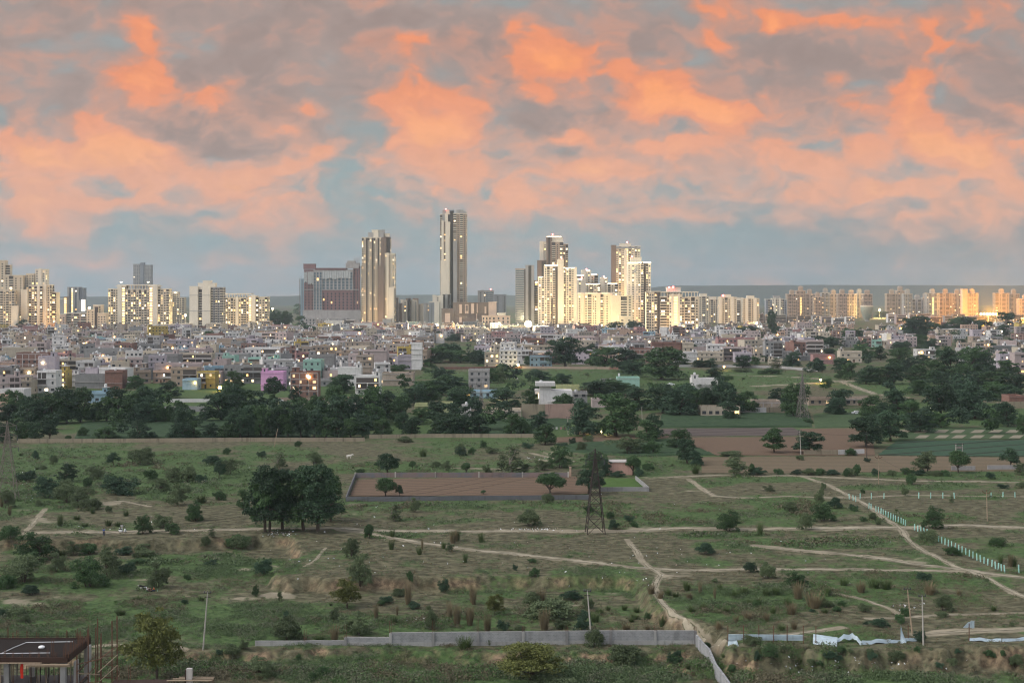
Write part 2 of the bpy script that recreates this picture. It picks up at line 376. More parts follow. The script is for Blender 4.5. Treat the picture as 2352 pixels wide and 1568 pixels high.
def ground_at(u, v):
    """the point of the ground that the photo shows at (u, v)"""
    if v < 1080: x, y = flat(u, v); return Vector((x, y, 0))
    d0 = at_dist(v); T = np.linspace(d0*.88, d0*1.14, 320)
    X = (u-UC)*T/F; Z = HC-(v-VH)*T/F; Hh = height(X, T)
    i = np.argmax(Z <= Hh) if (Z <= Hh).any() else 120
    return Vector((float(X[i]), float(T[i]), float(Hh[i])))
def hz(x, y): return float(height(np.array([x]), np.array([y]))[0])

PATHS = [ # width in metres, points
 (2.5, [(70,1224),(160,1222),(240,1222),(330,1220),(420,1218),(560,1216),(680,1213),(760,1212),(900,1219),(1000,1219),(1100,1220),(1300,1220),(1420,1219),(1560,1213),(1640,1214),(1700,1216),(1800,1213),(1900,1213),(2060,1212),(2130,1208),(2180,1206),(2260,1208),(2420,1211)]),
 (1.7, [(780,1216),(850,1225),(900,1235),(960,1245),(1050,1258),(1200,1274),(1350,1290),(1480,1304),(1560,1309),(1700,1307),(1900,1307),(2050,1310),(2150,1310),(2240,1315)]),
 (2.2, [(1740,1253),(1790,1258),(1850,1265),(1920,1270),(2000,1280),(2060,1288),(2120,1297),(2200,1307),(2280,1319),(2430,1336)]),
 (1.1, [(1840,1093),(1900,1112),(1960,1143),(2000,1165),(2040,1195),(2068,1212),(2085,1238),(2110,1258),(2150,1278),(2190,1300),(2240,1316),(2290,1340),(2330,1362),(2420,1395)]),
 (.9, [(1440,1238),(1460,1262),(1475,1290),(1500,1306),(1520,1318),(1508,1335),(1502,1350),(1516,1378),(1545,1415),(1580,1445),(1610,1468),(1660,1478)]),
 (1.8, [(1540,1095),(1650,1091),(1750,1093),(1820,1092),(1900,1096),(2000,1100),(2100,1104),(2250,1106),(2420,1109)]),
 (1.2, [(1582,1100),(1610,1120),(1640,1139),(1720,1143),(1800,1140),(1960,1143),(2080,1137),(2200,1139),(2420,1140)]),
 (.8, [(60,1218),(78,1200),(95,1178),(105,1168)]), (.9, [(200,1158),(280,1150),(345,1163)]),
 (1.1, [(1735,1470),(1790,1462),(1850,1452),(1935,1440)]), (.8, [(1910,1362),(1960,1370),(2000,1382),(2045,1398),(2065,1412)]),
 (.9, [(1990,1420),(2060,1418),(2150,1413),(2240,1410),(2420,1404)]), (2.2, [(2110,1456),(2160,1452),(2230,1448),(2300,1447),(2420,1446)]),
 (1.2, [(225,1483),(330,1481),(420,1490)]), (.45, [(700,1300),(722,1288),(740,1266),(748,1258)]),
 (3.0, [(1640,861),(1700,862),(1780,864),(1860,868),(1930,876),(2010,905),(2080,912)]), (4.5, [(1720,888),(1790,884),(1860,880),(1960,874)]),
 (1.4, [(1240,1056),(1300,1062),(1260,1050),(1220,1040)]), (1.2, [(1040,1075),(1150,1076),(1240,1072)]),
]
PW = []
for w, pts in PATHS:
    P = np.array([ground_at(*p)[:] for p in pts]); PW.append((w, P))
BARE = "60,1385,70,14,.9;150,1375,60,10,.7;0,1400,60,14,.8;560,1375,70,12,.9;640,1365,60,12,.9;330,1332,60,6,.6;530,1305,80,6,.8;620,1300,60,6,.7;360,1380,25,5,.9;640,1345,60,10,.7;230,1335,70,6,.5;1570,1100,120,14,.5;1600,1130,90,10,.5;100,1195,60,14,.6;60,1165,80,8,.6;260,1155,90,8,.6;1510,1330,60,14,.5;1560,1320,50,10,.6;1500,1215,80,9,.7;1600,1214,60,8,.6;2090,1215,60,10,.6;1270,1040,40,8,.8;1290,1058,40,8,.8;1560,1395,30,30,.4;1640,1470,60,10,.7;1700,1478,90,8,.7;870,1222,70,10,.5;1720,1120,100,12,.4;800,1165,30,60,.2;2100,1290,50,12,.4;2280,1322,60,8,.7;150,1218,120,6,.6;2290,1210,90,8,.5;1230,1400,80,16,.5;1350,1390,90,14,.45;1410,1370,60,10,.4;1950,1142,70,8,.6;650,1510,60,8,.6;760,1040,60,8,.4;430,1065,120,6,.4;1700,880,90,6,.5;1820,885,90,6,.5;1500,872,60,4,.5;790,935,120,10,.9;900,930,60,8,.6"
GREEN = "250,1080,420,55,.85;500,1110,260,40,.7;60,1120,200,50,.8;640,1045,150,22,.5;900,1075,180,16,.7;1060,1040,200,40,.25;500,1300,220,30,.55;330,1420,460,50,.95;120,1330,260,40,.7;560,1430,160,50,.85;650,1400,180,25,.5;950,1430,260,35,.5;1250,1420,260,40,.35;900,1230,90,10,.6;1750,1250,180,14,.8;1640,1232,120,10,.7;1950,1245,140,14,.9;1700,1390,200,38,.7;1820,1370,160,30,.8;1620,1190,200,25,.45;1850,1170,120,25,.45;1640,1110,70,8,.7;2150,1190,120,14,.6;2050,1120,180,8,.7;1760,1100,200,7,.6;2200,1090,240,10,.8;1780,1150,160,10,.5;2120,1240,150,12,.5;1950,1450,110,20,.6;2200,1350,200,40,.3;2300,1260,120,20,.45;1100,1540,600,40,.9;350,1540,300,40,.9;2000,1550,420,30,.75;1500,870,500,25,.75;1200,870,320,25,.7;2100,890,200,20,.7;1150,1160,240,14,.45;1350,1165,120,12,.4;1500,1070,120,30,.5;1600,1065,70,20,.7;900,1150,140,8,.5;1000,1130,20,8,.3;1380,1180,60,10,.4;440,960,440,50,.8;1100,980,300,40,.8;600,900,400,30,.6;1600,930,400,20,.6;2200,950,300,30,.7"
def ell(s, U, V):
    a = np.zeros(U.shape)
    for q in s.split(';'):
        u, v, ru, rv, w = map(float, q.split(','))
        a = np.maximum(a, w*sstep(np.hypot((U-u)/ru, (V-v)/rv), 1.25, .35))
    return a
def path_dist(X, Y):
    best = np.full(X.shape, 9.0)
    for w, P in PW:
        for i in range(len(P)-1):
            ax, ay = P[i][:2]; bx, by = P[i+1][:2]; ex, ey = bx-ax, by-ay
            t = np.clip(((X-ax)*ex+(Y-ay)*ey)/(ex*ex+ey*ey+1e-9), 0, 1)
            best = np.minimum(best, np.hypot(X-ax-t*ex, Y-ay-t*ey)/w)
    return best
def masks(X, Y):
    U = UC+F*X/Y; V = VH+F*HC/Y
    s1, s2 = bank(X, Y)
    Vz = VH+F*(HC+2.3*s1+1.5*s2)/Y
    n = fbm(X, Y, .06, 5); n3 = fbm(X+50, Y+9, .22, 4)
    g = ell(GREEN, U, Vz)
    green = np.clip(.28+g*.95+(n-.5)*1.5*(1-g*.5)+(n3-.5)*.8, 0, 1)
    pd = path_dist(X, Y)
    bare = np.clip(ell(BARE, U, Vz)*1.1+(n3-.62)*2.4+(n-.55)*1.0, 0, 1)*np.clip(1.2-green*.5, 0, 1)
    bare = np.clip(np.maximum(bare, sstep(pd+(n3-.5)*.6, 1.25, .35)), 0, 1)
    facing = np.clip((bank(X, Y-1.3)[0]-bank(X, Y+1.3)[0])*1.6, 0, 1)
    bk = np.clip(4*s1*(1-s1), 0, 1)*np.clip(.25+(n3-.40)*4, 0, 1)*facing
    bk2 = np.clip(4*s2*(1-s2)*1.2, 0, 1)*np.clip(.1+(n3-.46)*5, 0, 1)
    return green, bare, bk, bk2, s1, s2

rows = np.concatenate([np.linspace(1990, 1575, 60, endpoint=False), np.linspace(1575, 1010, 470, endpoint=False), np.linspace(1010, 697, 110)])
cols = np.concatenate([np.linspace(-2200, -560, 30, endpoint=False), np.linspace(-560, -60, 90, endpoint=False), np.linspace(-60, 2412, 760, endpoint=False), np.linspace(2412, 2900, 90, endpoint=False), np.linspace(2900, 4600, 31)])
D = F*HC/(rows-VH)
YY = np.repeat(D[:, None], len(cols), 1); XX = (cols[None, :]-UC)*YY/F
ZZ = height(XX, YY)
nr, nc = XX.shape
idx = np.arange(nr*nc).reshape(nr, nc)
Q = np.stack([idx[:-1,:-1].ravel(), idx[:-1,1:].ravel(), idx[1:,1:].ravel(), idx[1:,:-1].ravel()], 1)
gm_ = masks(XX, YY)
# ground material: dry grass, green cover, bare dust, orange earth banks
m, nt, b = new_mat('field_ground')
at = N(nt, 'ShaderNodeAttribute', attribute_name='cover'); sp = N(nt, 'ShaderNodeSeparateColor'); nt.links.new(at.outputs['Color'], sp.inputs[0])
p = pos(nt)
nA = noise_(nt, p, .9, 6, .7); nB = noise_(nt, p, .18, 5, .65); nC = noise_(nt, scaled(nt, p, (.75, 1.3, 1)), .55, 6, .7)
dry = mix_(nt, ramp_(nt, nC.outputs[0], .35, .68), (.044,.044,.027), (.148,.138,.088))
grn = mix_(nt, ramp_(nt, nA.outputs[0], .3, .7), (.030,.058,.022), (.086,.132,.050))
gmask = ramp_(nt, math_(nt, 'ADD', sp.outputs[0], math_(nt, 'MULTIPLY', math_(nt, 'SUBTRACT', nA.outputs[0], .5), .9)), .25, .62)
c = mix_(nt, gmask, dry, grn)
dust = mix_(nt, ramp_(nt, nB.outputs[0], .35, .7), (.185,.165,.12), (.29,.255,.19))
c = mix_(nt, ramp_(nt, math_(nt, 'ADD', sp.outputs[1], math_(nt, 'MULTIPLY', math_(nt, 'SUBTRACT', nC.outputs[0], .5), .8)), .3, .85), c, dust)
earth = mix_(nt, ramp_(nt, nA.outputs[0], .35, .65), (.085,.062,.043), (.25,.185,.12))
c = mix_(nt, sp.outputs[2], c, earth)
nt.links.new(c, b.inputs['Base Color']); b.inputs['Roughness'].default_value = .95; b.inputs['Specular IOR Level'].default_value = .1
M_GROUND = m
me = npmesh('ground', np.stack([XX.ravel(), YY.ravel(), ZZ.ravel()], 1), Q, [m], True)
ca = me.color_attributes.new('cover', 'FLOAT_COLOR', 'POINT')
cv = np.ones((nr*nc, 4), np.float32)
cv[:,0] = gm_[0].ravel(); cv[:,1] = gm_[1].ravel(); cv[:,2] = np.maximum(gm_[2], gm_[3]).ravel()
ca.data.foreach_set('color', cv.ravel())
tag(add('ground', me), 'open dry grassland with green scrub and low earth banks', None, None, 'structure')

# dirt tracks: thin sheets that follow the ground
M_DIRT = surf('pale_dirt', (.21,.192,.145), .4, .5, .95, 0, 0, spec=.1)
m, nt, b = new_mat('track_dirt'); p = pos(nt); at = N(nt, 'ShaderNodeAttribute', attribute_name='across'); sp = N(nt, 'ShaderNodeSeparateColor'); nt.links.new(at.outputs['Color'], sp.inputs[0])
nA = noise_(nt, p, .9, 6, .7); nB = noise_(nt, p, .25, 5, .65); nC = noise_(nt, scaled(nt, p, (.75, 1.3, 1)), .55, 6, .7)
dry = mix_(nt, ramp_(nt, nC.outputs[0], .35, .68), (.044,.044,.027), (.148,.138,.088)); dry = mix_(nt, ramp_(nt, nA.outputs[0], .45, .7), dry, (.05,.075,.032))
dust = mix_(nt, ramp_(nt, nB.outputs[0], .3, .7), (.20,.18,.135), (.34,.305,.235))
fac = ramp_(nt, math_(nt, 'ADD', sp.outputs[0], math_(nt, 'ADD', math_(nt, 'MULTIPLY', math_(nt, 'SUBTRACT', nA.outputs[0], .5), 1.5), math_(nt, 'MULTIPLY', math_(nt, 'SUBTRACT', nB.outputs[0], .5), 1.0))), .12, .52)
nt.links.new(mix_(nt, fac, dry, dust), b.inputs['Base Color']); b.inputs['Roughness'].default_value = .95; b.inputs['Specular IOR Level'].default_value = .1
M_TRACK = m
for w, P in PW:
    pts = []
    for i in range(len(P)-1):
        n = max(2, int(np.linalg.norm(P[i+1]-P[i])/1.2))
        for t in np.linspace(0, 1, n, endpoint=False): pts.append(P[i]*(1-t)+P[i+1]*t)
    pts.append(P[-1]); pts = np.array(pts)[:, :2]
    k = 5; ker = np.ones(k)/k
    if len(pts) > 12: pts[2:-2] = np.stack([np.convolve(pts[:,j], ker, 'valid') for j in (0,1)], 1)
    tg = np.gradient(pts, axis=0); tg /= np.linalg.norm(tg, axis=1)[:,None]+1e-9; nn = np.stack([-tg[:,1], tg[:,0]], 1)
    s = np.arange(len(pts))
    tp = np.clip(np.minimum(s, len(s)-1-s)/6, .12, 1); gap = tp*np.clip((vnoise(s*.11, s*0+w*5+3)-.18)*4, .06, 1); wl = w*.56*gap*(.35+.9*vnoise(s*.45, s*0+w*7)); wr = w*.56*gap*(.35+.9*vnoise(s*.37, s*0+w*3+9))
    L = pts+nn*wl[:,None]; Rr = pts-nn*wr[:,None]; nx = 9
    rowsP = [L*(1-t)+Rr*t for t in np.linspace(0,1,nx)]
    V = np.concatenate([np.column_stack([r_, height(r_[:,0], r_[:,1])+.045]) for r_ in rowsP]); n = len(pts)
    Qp = np.array([(a*n+i, a*n+i+1, (a+1)*n+i+1, (a+1)*n+i) for a in range(nx-1) for i in range(n-1)])
    pm_ = npmesh('dirt_track', V, Qp, [M_TRACK], True); ca = pm_.color_attributes.new('across', 'FLOAT_COLOR', 'POINT'); tt = np.repeat(np.linspace(0,1,nx), n)
    ed = np.clip(np.minimum(tt, 1-tt)*2.6, 0, 1)-(.30*np.exp(-((tt-.5)/.10)**2) if w > 1.6 else 0); ca.data.foreach_set('color', np.column_stack([ed, ed, ed, np.ones(len(ed))]).astype(np.float32).ravel())
    tag(add('dirt_track', pm_), 'worn pale dirt track across the grass', None, None, 'structure')

# fields
def sheet(name, pts, m, z=.06, amp=0, step=2.5, label=None):
    P = flat_poly(pts); x0, y0 = P.min(0); x1, y1 = P.max(0)
    nx = max(2, int((x1-x0)/step)); ny = max(2, int((y1-y0)/step))
    # clip a grid to the polygon's rows so that its edge follows the outline
    rowsV = []; 
    for y in np.linspace(y0+.01, y1-.01, ny+1):
        xs = []
        for i in range(len(P)):
            (ax, ay), (bx, by) = P[i], P[(i+1) % len(P)]
            if (ay > y) != (by > y): xs.append(ax+(bx-ax)*(y-ay)/(by-ay))
        xa, xb = min(xs), max(xs)
        rowsV.append(np.column_stack([np.linspace(xa, xb, nx+1), np.full(nx+1, y)]))
    G = np.array(rowsV); X = G[:,:,0]; Y = G[:,:,1]
    Z = np.full(X.shape, z)+height(X, Y)*(Y < 420)
    if amp: Z = Z+amp*(fbm(X, Y, .6, 3)-.35)
    if amp > .5: Z[0,:] = 0; Z[-1,:] = 0; Z[:,0] = 0; Z[:,-1] = 0
    I = np.arange(X.size).reshape(X.shape)
    Qs = np.stack([I[:-1,:-1].ravel(), I[:-1,1:].ravel(), I[1:,1:].ravel(), I[1:,:-1].ravel()], 1)
    return tag(add(name, npmesh(name, np.column_stack([X.ravel(), Y.ravel(), Z.ravel()]), Qs, [m], amp > .5)), label, None, None, 'structure')
def furrow(name, c1, c2, freq, ang, line=None, lf=0, var=.3):
    m, nt, b = new_mat(name); p = pos(nt)
    mp = N(nt, 'ShaderNodeMapping'); nt.links.new(p, mp.inputs[0]); mp.inputs['Rotation'].default_value = (0,0,ang)
    wv = N(nt, 'ShaderNodeTexWave', wave_type='BANDS'); nt.links.new(mp.outputs[0], wv.inputs[0]); wv.inputs['Scale'].default_value = freq; wv.inputs['Distortion'].default_value = 2.5; wv.inputs['Detail'].default_value = 3; wv.inputs['Detail Scale'].default_value = .6
    n1 = noise_(nt, p, .5, 6, .7)
    c = mix_(nt, math_(nt, 'ADD', math_(nt, 'MULTIPLY', wv.outputs[1], .45), math_(nt, 'MULTIPLY', n1.outputs[0], .6), clamp=True), c1, c2)
    if line:
        s = N(nt, 'ShaderNodeSeparateXYZ'); nt.links.new(mp.outputs[0], s.inputs[0])
        f = math_(nt, 'ABSOLUTE', math_(nt, 'SUBTRACT', math_(nt, 'FRACT', math_(nt, 'MULTIPLY', math_(nt, 'ADD', s.outputs[0], math_(nt, 'MULTIPLY', n1.outputs[0], 1.5)), lf)), .5))
        c = mix_(nt, ramp_(nt, f, .10, .04), c, line)
    nt.links.new(c, b.inputs['Base Color']); b.inputs['Roughness'].default_value = .95; b.inputs['Specular IOR Level'].default_value = .1
    return m
SOIL = furrow('ploughed_soil', (.075,.054,.040), (.165,.115,.080), .10, R(80)); SOIL2 = furrow('ploughed_soil_plum', (.062,.052,.049), (.115,.094,.085), .12, R(70), (.045,.036,.034), .11)
STUB = furrow('stubble_field', (.078,.062,.043), (.17,.135,.09), .09, R(88))
CROP = furrow('tall_green_crop', (.016,.036,.020), (.052,.085,.042), .12, R(80)); CROP2 = furrow('low_green_crop', (.026,.050,.026), (.075,.11,.052), .12, R(80))
CROPB = furrow('bright_green_crop', (.03,.065,.018), (.085,.14,.04), .6, R(80)); PLOT = furrow('vegetable_plots', (.020,.050,.032), (.052,.09,.056), .12, R(60), (.025,.028,.02), .085)
sheet('ploughed_field', [(804,1140),(820,1100),(1310,1094),(1375,1094),(1352,1136)], SOIL, label='bare brown ploughed field inside low walls')
sheet('crop_field', [(1383,1118),(1387,1098),(1458,1098),(1478,1118)], CROPB, .1, .7, 1.0, label='small bright green crop patch inside the walled enclosure')
sheet('crop_field', [(1512,983),(1520,950),(1862,952),(1866,981)], CROP, .3, 1.0, 2.0, label='dark green tall crop behind the plum ploughed field')
sheet('meadow', [(1872,983),(1868,952),(2010,945),(2000,980)], CROP2, .15, .6, 2.0, label='light green meadow beside the far lattice pylon')
sheet('ploughed_field', [(1480,1002),(1520,984),(1820,982),(1860,1001)], SOIL2, .06, label='dark plum ploughed field with irrigation ridges')
sheet('ploughed_field', [(1600,1046),(1572,1004),(1850,1003),(1836,984),(2000,983),(2010,1046)], SOIL, .1, label='wide brown ploughed field with two trees in front')
sheet('stubble_field', [(1612,1086),(1610,1049),(2030,1047),(2420,1052),(2420,1082)], STUB, .06, label='brown stubble field behind the hedge row')
sheet('vegetable_plots', [(2015,1046),(2060,1012),(2420,1010),(2420,1049)], PLOT, .12, label='blue green vegetable plots with dark furrows')
sheet('vegetable_plots', [(2062,1010),(2095,984),(2420,980),(2420,1009)], CROP2, .14, label='green plots with pale bare squares')
for r_ in range(2):
    for i in range(8):
        u0 = 2110+i*42+(r_-1)*45+rnd.uniform(-4,4); v0 = 989+r_*12
        sheet('bare_plot', [(u0-6,v0+6),(u0+6,v0-1),(u0+30,v0-1),(u0+20,v0+6)], M_DIRT, .19, label='pale bare square among the green plots')
sheet('crop_field', [(170,1008),(190,968),(700,964),(715,1004)], CROP, .2, 1.0, 2.0, label='dark green crop behind the long boundary wall')
sheet('crop_field', [(1070,998),(1090,962),(1330,962),(1240,998)], CROP, .2, 1.0, 2.0, label='dark green crop in front of the stained long wall')
sheet('crop_field', [(1285,1036),(1310,1018),(1560,1008),(1650,1046),(1450,1048)], CROP, .2, 1.0, 1.5, label='dark green crop patch behind the pink hut')
sheet('ploughed_field', [(1272,1016),(1280,1003),(1540,1001),(1530,1007)], SOIL, .08, label='strip of brown soil in front of the lit hut')
sheet('yard', [(640,945),(650,918),(880,915),(880,940)], M_DIRT, .05, label='pale dusty yard in front of the brick house')

# far ridge
xs = np.linspace(-6000, 6000, 240); ridge = []
for x in xs:
    u = UC+F*x/8600; t = sstep(np.array(u), 1350., 1560.)
    ridge.append(49+ (2+ 58*float(t) + 10*float(sstep(np.array(u), 560., 900.))) + 9*float(fbm(np.array([x]), np.array([3.]), .0012, 3)[0]-.5)+5*float(fbm(np.array([x]), np.array([3.]), .02, 3)[0]-.5))
ridge = np.array(ridge); prof = [(8000,0),(8300,.55),(8600,1),(9500,1),(10500,.0)]
V = np.concatenate([np.column_stack([xs*(yy/8600), np.full(len(xs), float(yy)), ridge*f-2*(f==0)]) for yy, f in prof]); n = len(xs)
Qh = np.array([(a*n+i, a*n+i+1, (a+1)*n+i+1, (a+1)*n+i) for a in range(len(prof)-1) for i in range(n-1)])
tag(add('hills', npmesh('hills', V, Qh, [surf('wooded_hill', (.05,.065,.05), .3, .02, .95, 0, 0)], True)), 'long low wooded ridge on the horizon', None, None, 'structure')

# haze
hm = bpy.data.materials.new('haze_air'); hm.use_nodes = True; nt = hm.node_tree; nt.nodes.clear()
vo = N(nt, 'ShaderNodeVolumePrincipled'); vo.inputs['Color'].default_value = (.74,.86,.96,1); vo.inputs['Density'].default_value = HAZE; vo.inputs['Anisotropy'].default_value = .3
ou = N(nt, 'ShaderNodeOutputMaterial'); nt.links.new(vo.outputs[0], ou.inputs['Volume'])
if HAZE > 0:
    tag(part('haze', MB().box(-7500,7500,-60,12500,-9,290), hm, None), 'thin evening haze over the whole plain', None, None, 'stuff')

cam = bpy.data.cameras.new('camera'); cam.sensor_width = 36; cam.lens = F/2352*36; cam.shift_y = -(784-VH)/2352
cam.clip_start = .5; cam.clip_end = 40000
co = bpy.data.objects.new('camera', cam); COL.objects.link(co); co.location = (0,0,HC); co.rotation_euler = (R(90),0,0); scene.camera = co
# ------------------------------------------------------------------ vegetation
LF_DARK = leafmat('leaf_dark', (.011,.029,.017), (.050,.092,.047))
LF_MID  = leafmat('leaf_mid', (.014,.040,.017), (.075,.135,.052))
LF_LIGHT= leafmat('leaf_light', (.022,.050,.012), (.070,.115,.030))
LF_GREY = leafmat('leaf_grey_green', (.032,.056,.027), (.125,.160,.080))
LF_YEL  = leafmat('leaf_yellow_green', (.045,.060,.016), (.135,.145,.042))
LF_BLUE = leafmat('leaf_blue_green', (.013,.036,.021), (.055,.098,.056))
DRYG = leafmat('dry_grass', (.085,.068,.038), (.19,.155,.095)); GRASSG = leafmat('tuft_grass', (.030,.055,.018), (.085,.12,.045))
BARK = surf('bark', (.055,.042,.033), .3, 2, .95, .2, 0); BARKP = surf('pale_bark', (.24,.21,.18), .3, 2, .95, .1, 0)

def leaf_quads(rs, C, size, up=.5, out=None):
    n = len(C); nr = rs.normal(size=(n,3)); nr[:,2] += up
    if out is not None: nr += out*.9
    nr /= np.linalg.norm(nr, axis=1)[:,None]
    a = np.cross(nr, rs.normal(size=(n,3))); a /= np.linalg.norm(a, axis=1)[:,None]+1e-9; b = np.cross(nr, a)
    s = size*(.6+.8*rs.rand(n))[:,None]
    V = np.stack([C-a*s*.5, C-b*s*.32+a*s*.1, C+a*s*.6, C+b*s*.32+a*s*.1], 1).reshape(-1,3)
    return V, np.arange(4*n).reshape(n,4)
def crown_mesh(name, seed, lobes, nclump, rc, nleaf, size, mat_, flat_=.75):
    """lobes: (x,y,z,rx,ry,rz); clumps of leaves sit on and inside the lobes"""
    rs = np.random.RandomState(seed); L = np.array(lobes); w = L[:,3]*L[:,4]*L[:,5]; w = w**.7; w /= w.sum()
    C = []; O = []; centres = []
    for i in rs.choice(len(L), nclump, p=w):
        d = rs.normal(size=3); d /= np.linalg.norm(d); d[2] = d[2] if d[2] > -.55 else -d[2]
        c = L[i,:3]+d*L[i,3:6]*(.45+.55*rs.rand()**.5); centres.append(c)
        n = int(nleaf*(.6+.8*rs.rand())); r = rc*(.6+.8*rs.rand())
        q = rs.normal(size=(n,3)); q /= np.linalg.norm(q, axis=1)[:,None]; q[:,2] = np.where(q[:,2] < -.4, -q[:,2], q[:,2])
        q *= (.35+.65*rs.rand(n)**.6)[:,None]*r; q[:,2] *= flat_
        C.append(c+q); O.append(q/r)
    V, Qd = leaf_quads(rs, np.concatenate(C), size, .5, np.concatenate(O))
    return npmesh(name, V, Qd, [mat_]), centres
def trunk_mesh(name, seed, h, r, centres, mat_, fork=.35, nb=9, stems=1, spread=.5):
    rr = random.Random(seed); mb = MB()
    for s in range(stems):
        a = rr.uniform(0, 6.28); ox = spread*math.cos(a)*(stems > 1); oy = spread*math.sin(a)*(stems > 1)
        p1 = (ox+rr.uniform(-.1,.1)*h, oy+rr.uniform(-.08,.08)*h, h*fork)
        mid = (ox*.6+p1[0]*.35, oy*.6+p1[1]*.4, h*fork*.5)
        mb.tube([(ox*.4, oy*.4, -.3), mid, p1], [r*1.25, r, r*.8], 0, 7)
        for c in rr.sample(list(centres), min(nb, len(centres))):
            c = Vector([float(q) for q in c]); p = Vector(p1); m1 = p.lerp(c, .5)+Vector((rr.uniform(-.3,.3), rr.uniform(-.3,.3), rr.uniform(-.1,.5)))
            mb.tube([p1, m1[:], c[:]], [r*.55, r*.36, r*.14], 0, 5)
    return mb.mesh(name, [mat_])

PROTO = {}
def proto(key, objname, phrase, cat, parts, crown, trunk, h, w):
    co_ = np.empty(len(crown.vertices)*3, np.float32); crown.vertices.foreach_get('co', co_); co_ = co_.reshape(-1,3)
    h = float(np.percentile(co_[:,2], 99.3)); w = float(2*np.percentile(np.hypot(co_[:,0], co_[:,1]), 92))
    PROTO.setdefault(key, []).append(dict(objname=objname, phrase=phrase, cat=cat, parts=parts, crown=crown, trunk=trunk, h=h, w=w))
for s in range(5):      # dense dark broadleaf trees
    rr = random.Random(40+s)
    lobes = [(0,0,4.8,2.8,2.8,3.4)]+[(rr.uniform(-2.3,2.3), rr.uniform(-2.3,2.3), rr.uniform(1.2,7.8), rr.uniform(1.2,2.1), rr.uniform(1.2,2.1), rr.uniform(1.0,1.8)) for _ in range(13)]+[(2.3*math.cos(a), 2.3*math.sin(a), 1.3, 1.5, 1.5, 1.3) for a in (.3,1.6,2.8,4.1,5.4)]
    cm, ce = crown_mesh('crown', 40+s, lobes, 105, .95, 95, .34, [LF_DARK, LF_MID, LF_DARK, LF_BLUE, LF_MID][s])
    proto('dense', 'broadleaf_tree', 'dark broadleaf tree with dense crown', 'tree', ('trunk','crown'), cm, trunk_mesh('trunk', s, 9.3, .27, ce, BARK, .25), 9.2, 7.4)
for s in range(2):      # same habit, finer leaves, for the trees near the viewer
    rr = random.Random(60+s)
    lobes = [(0,0,6.6,2.3,2.3,2.6)]+[(rr.uniform(-2.6,2.6), rr.uniform(-2.6,2.6), rr.uniform(1.9,8.2), rr.uniform(1.0,1.7), rr.uniform(1.0,1.7), rr.uniform(.8,1.5)) for _ in range(11)]+[(2.6*math.cos(a), 2.6*math.sin(a), 2.3, 1.1, 1.1, 1.0) for a in (.2,1.4,2.5,3.9,5.2)]
    cm, ce = crown_mesh('crown', 60+s, lobes, 170, .85, 95, .30, [LF_DARK, LF_MID][s])
    proto('neem', 'broadleaf_tree', 'tall tree with drooping dark crown', 'tree', ('trunk','crown'), cm, trunk_mesh('trunk', 60+s, 9.3, .24, ce, BARK, .30, 10), 9.4, 7.4)
for s in range(2):      # round clipped-looking crowns
    rr = random.Random(70+s)
    lobes = [(0,0,3.5,2.5,2.5,2.5)]+[(2.0*math.cos(a), 2.0*math.sin(a), 3.4+rr.uniform(-1.2,1.2), 1.0,1.0,1.0) for a in [rr.uniform(0,6.28) for _ in range(6)]]
    cm, ce = crown_mesh('crown', 70+s, lobes, 120, .75, 90, .25, [LF_MID, LF_DARK][s])
    proto('round', 'round_tree', 'round crowned dark green tree', 'tree', ('trunk','crown'), cm, trunk_mesh('trunk', 70+s, 5, .2, ce, BARK, .25), 6.9, 5.8)
for s in range(3):      # feathery thorn bushes with several stems
    rr = random.Random(80+s)
    lobes = [(rr.uniform(-1.5,1.5), rr.uniform(-1.5,1.5), rr.uniform(.2,2.6), rr.uniform(.7,1.1), rr.uniform(.7,1.1), rr.uniform(.5,.9)) for _ in range(16)]+[(0,0,1.1,1.4,1.4,1.0)]
    cm, ce = crown_mesh('crown', 80+s, lobes, 130, .46, 75, .14, [LF_GREY, LF_GREY, LF_MID][s], .7)
    proto('acacia', 'thorn_bush', 'feathery grey green thorn bush', 'bush', ('stem','foliage'), cm, trunk_mesh('stem', 80+s, 3, .06, ce, BARK, .3, 8, 4, .35), 3.5, 3.9)
    rr = random.Random(85+s)
    lobes = [(rr.uniform(-1.3,1.3), rr.uniform(-1.3,1.3), rr.uniform(.1,1.3), rr.uniform(.7,1.0), rr.uniform(.7,1.0), rr.uniform(.5,.8)) for _ in range(9)]+[(0,0,.5,1.3,1.3,.8)]
    cm, ce = crown_mesh('foliage', 85+s, lobes, 95, .45, 75, .15, [LF_GREY, LF_MID, LF_BLUE][s], .8)
    proto('bush', 'bush', 'low dark green bush', 'bush', ('stem','foliage'), cm, trunk_mesh('stem', 85+s, 1.6, .05, ce, BARK, .25, 6, 3, .3), 2.0, 3.2)
for s in range(2):
    rr = random.Random(95+s)
    lobes = [(rr.uniform(-1.7,1.7), rr.uniform(-1.7,1.7), rr.uniform(1.4,4.3), rr.uniform(.7,1.3), rr.uniform(.7,1.3), rr.uniform(.5,1.0)) for _ in range(16)]
    cm, ce = crown_mesh('crown', 95+s, lobes, 170, .6, 75, .16, LF_YEL, .6)
    proto('yellow', 'acacia_tree', 'open yellow green acacia tree', 'tree', ('trunk','crown'), cm, trunk_mesh('trunk', 95+s, 4.5, .11, ce, BARK, .3, 12, 1, .3), 5.3, 5.4)
lobes = [(.25*math.sin(i*2.1), .25*math.cos(i*1.7), 1.4+i*.75, .95-i*.06, .95-i*.06, .7) for i in range(10)]
cm, ce = crown_mesh('crown', 99, lobes, 46, .6, 45, .26, LF_GREY)
proto('poplar', 'young_tree', 'slender young tree with loose foliage', 'tree', ('trunk','crown'), cm, trunk_mesh('trunk', 99, 8, .09, ce, BARKP, .45, 8), 9.2, 2.6)
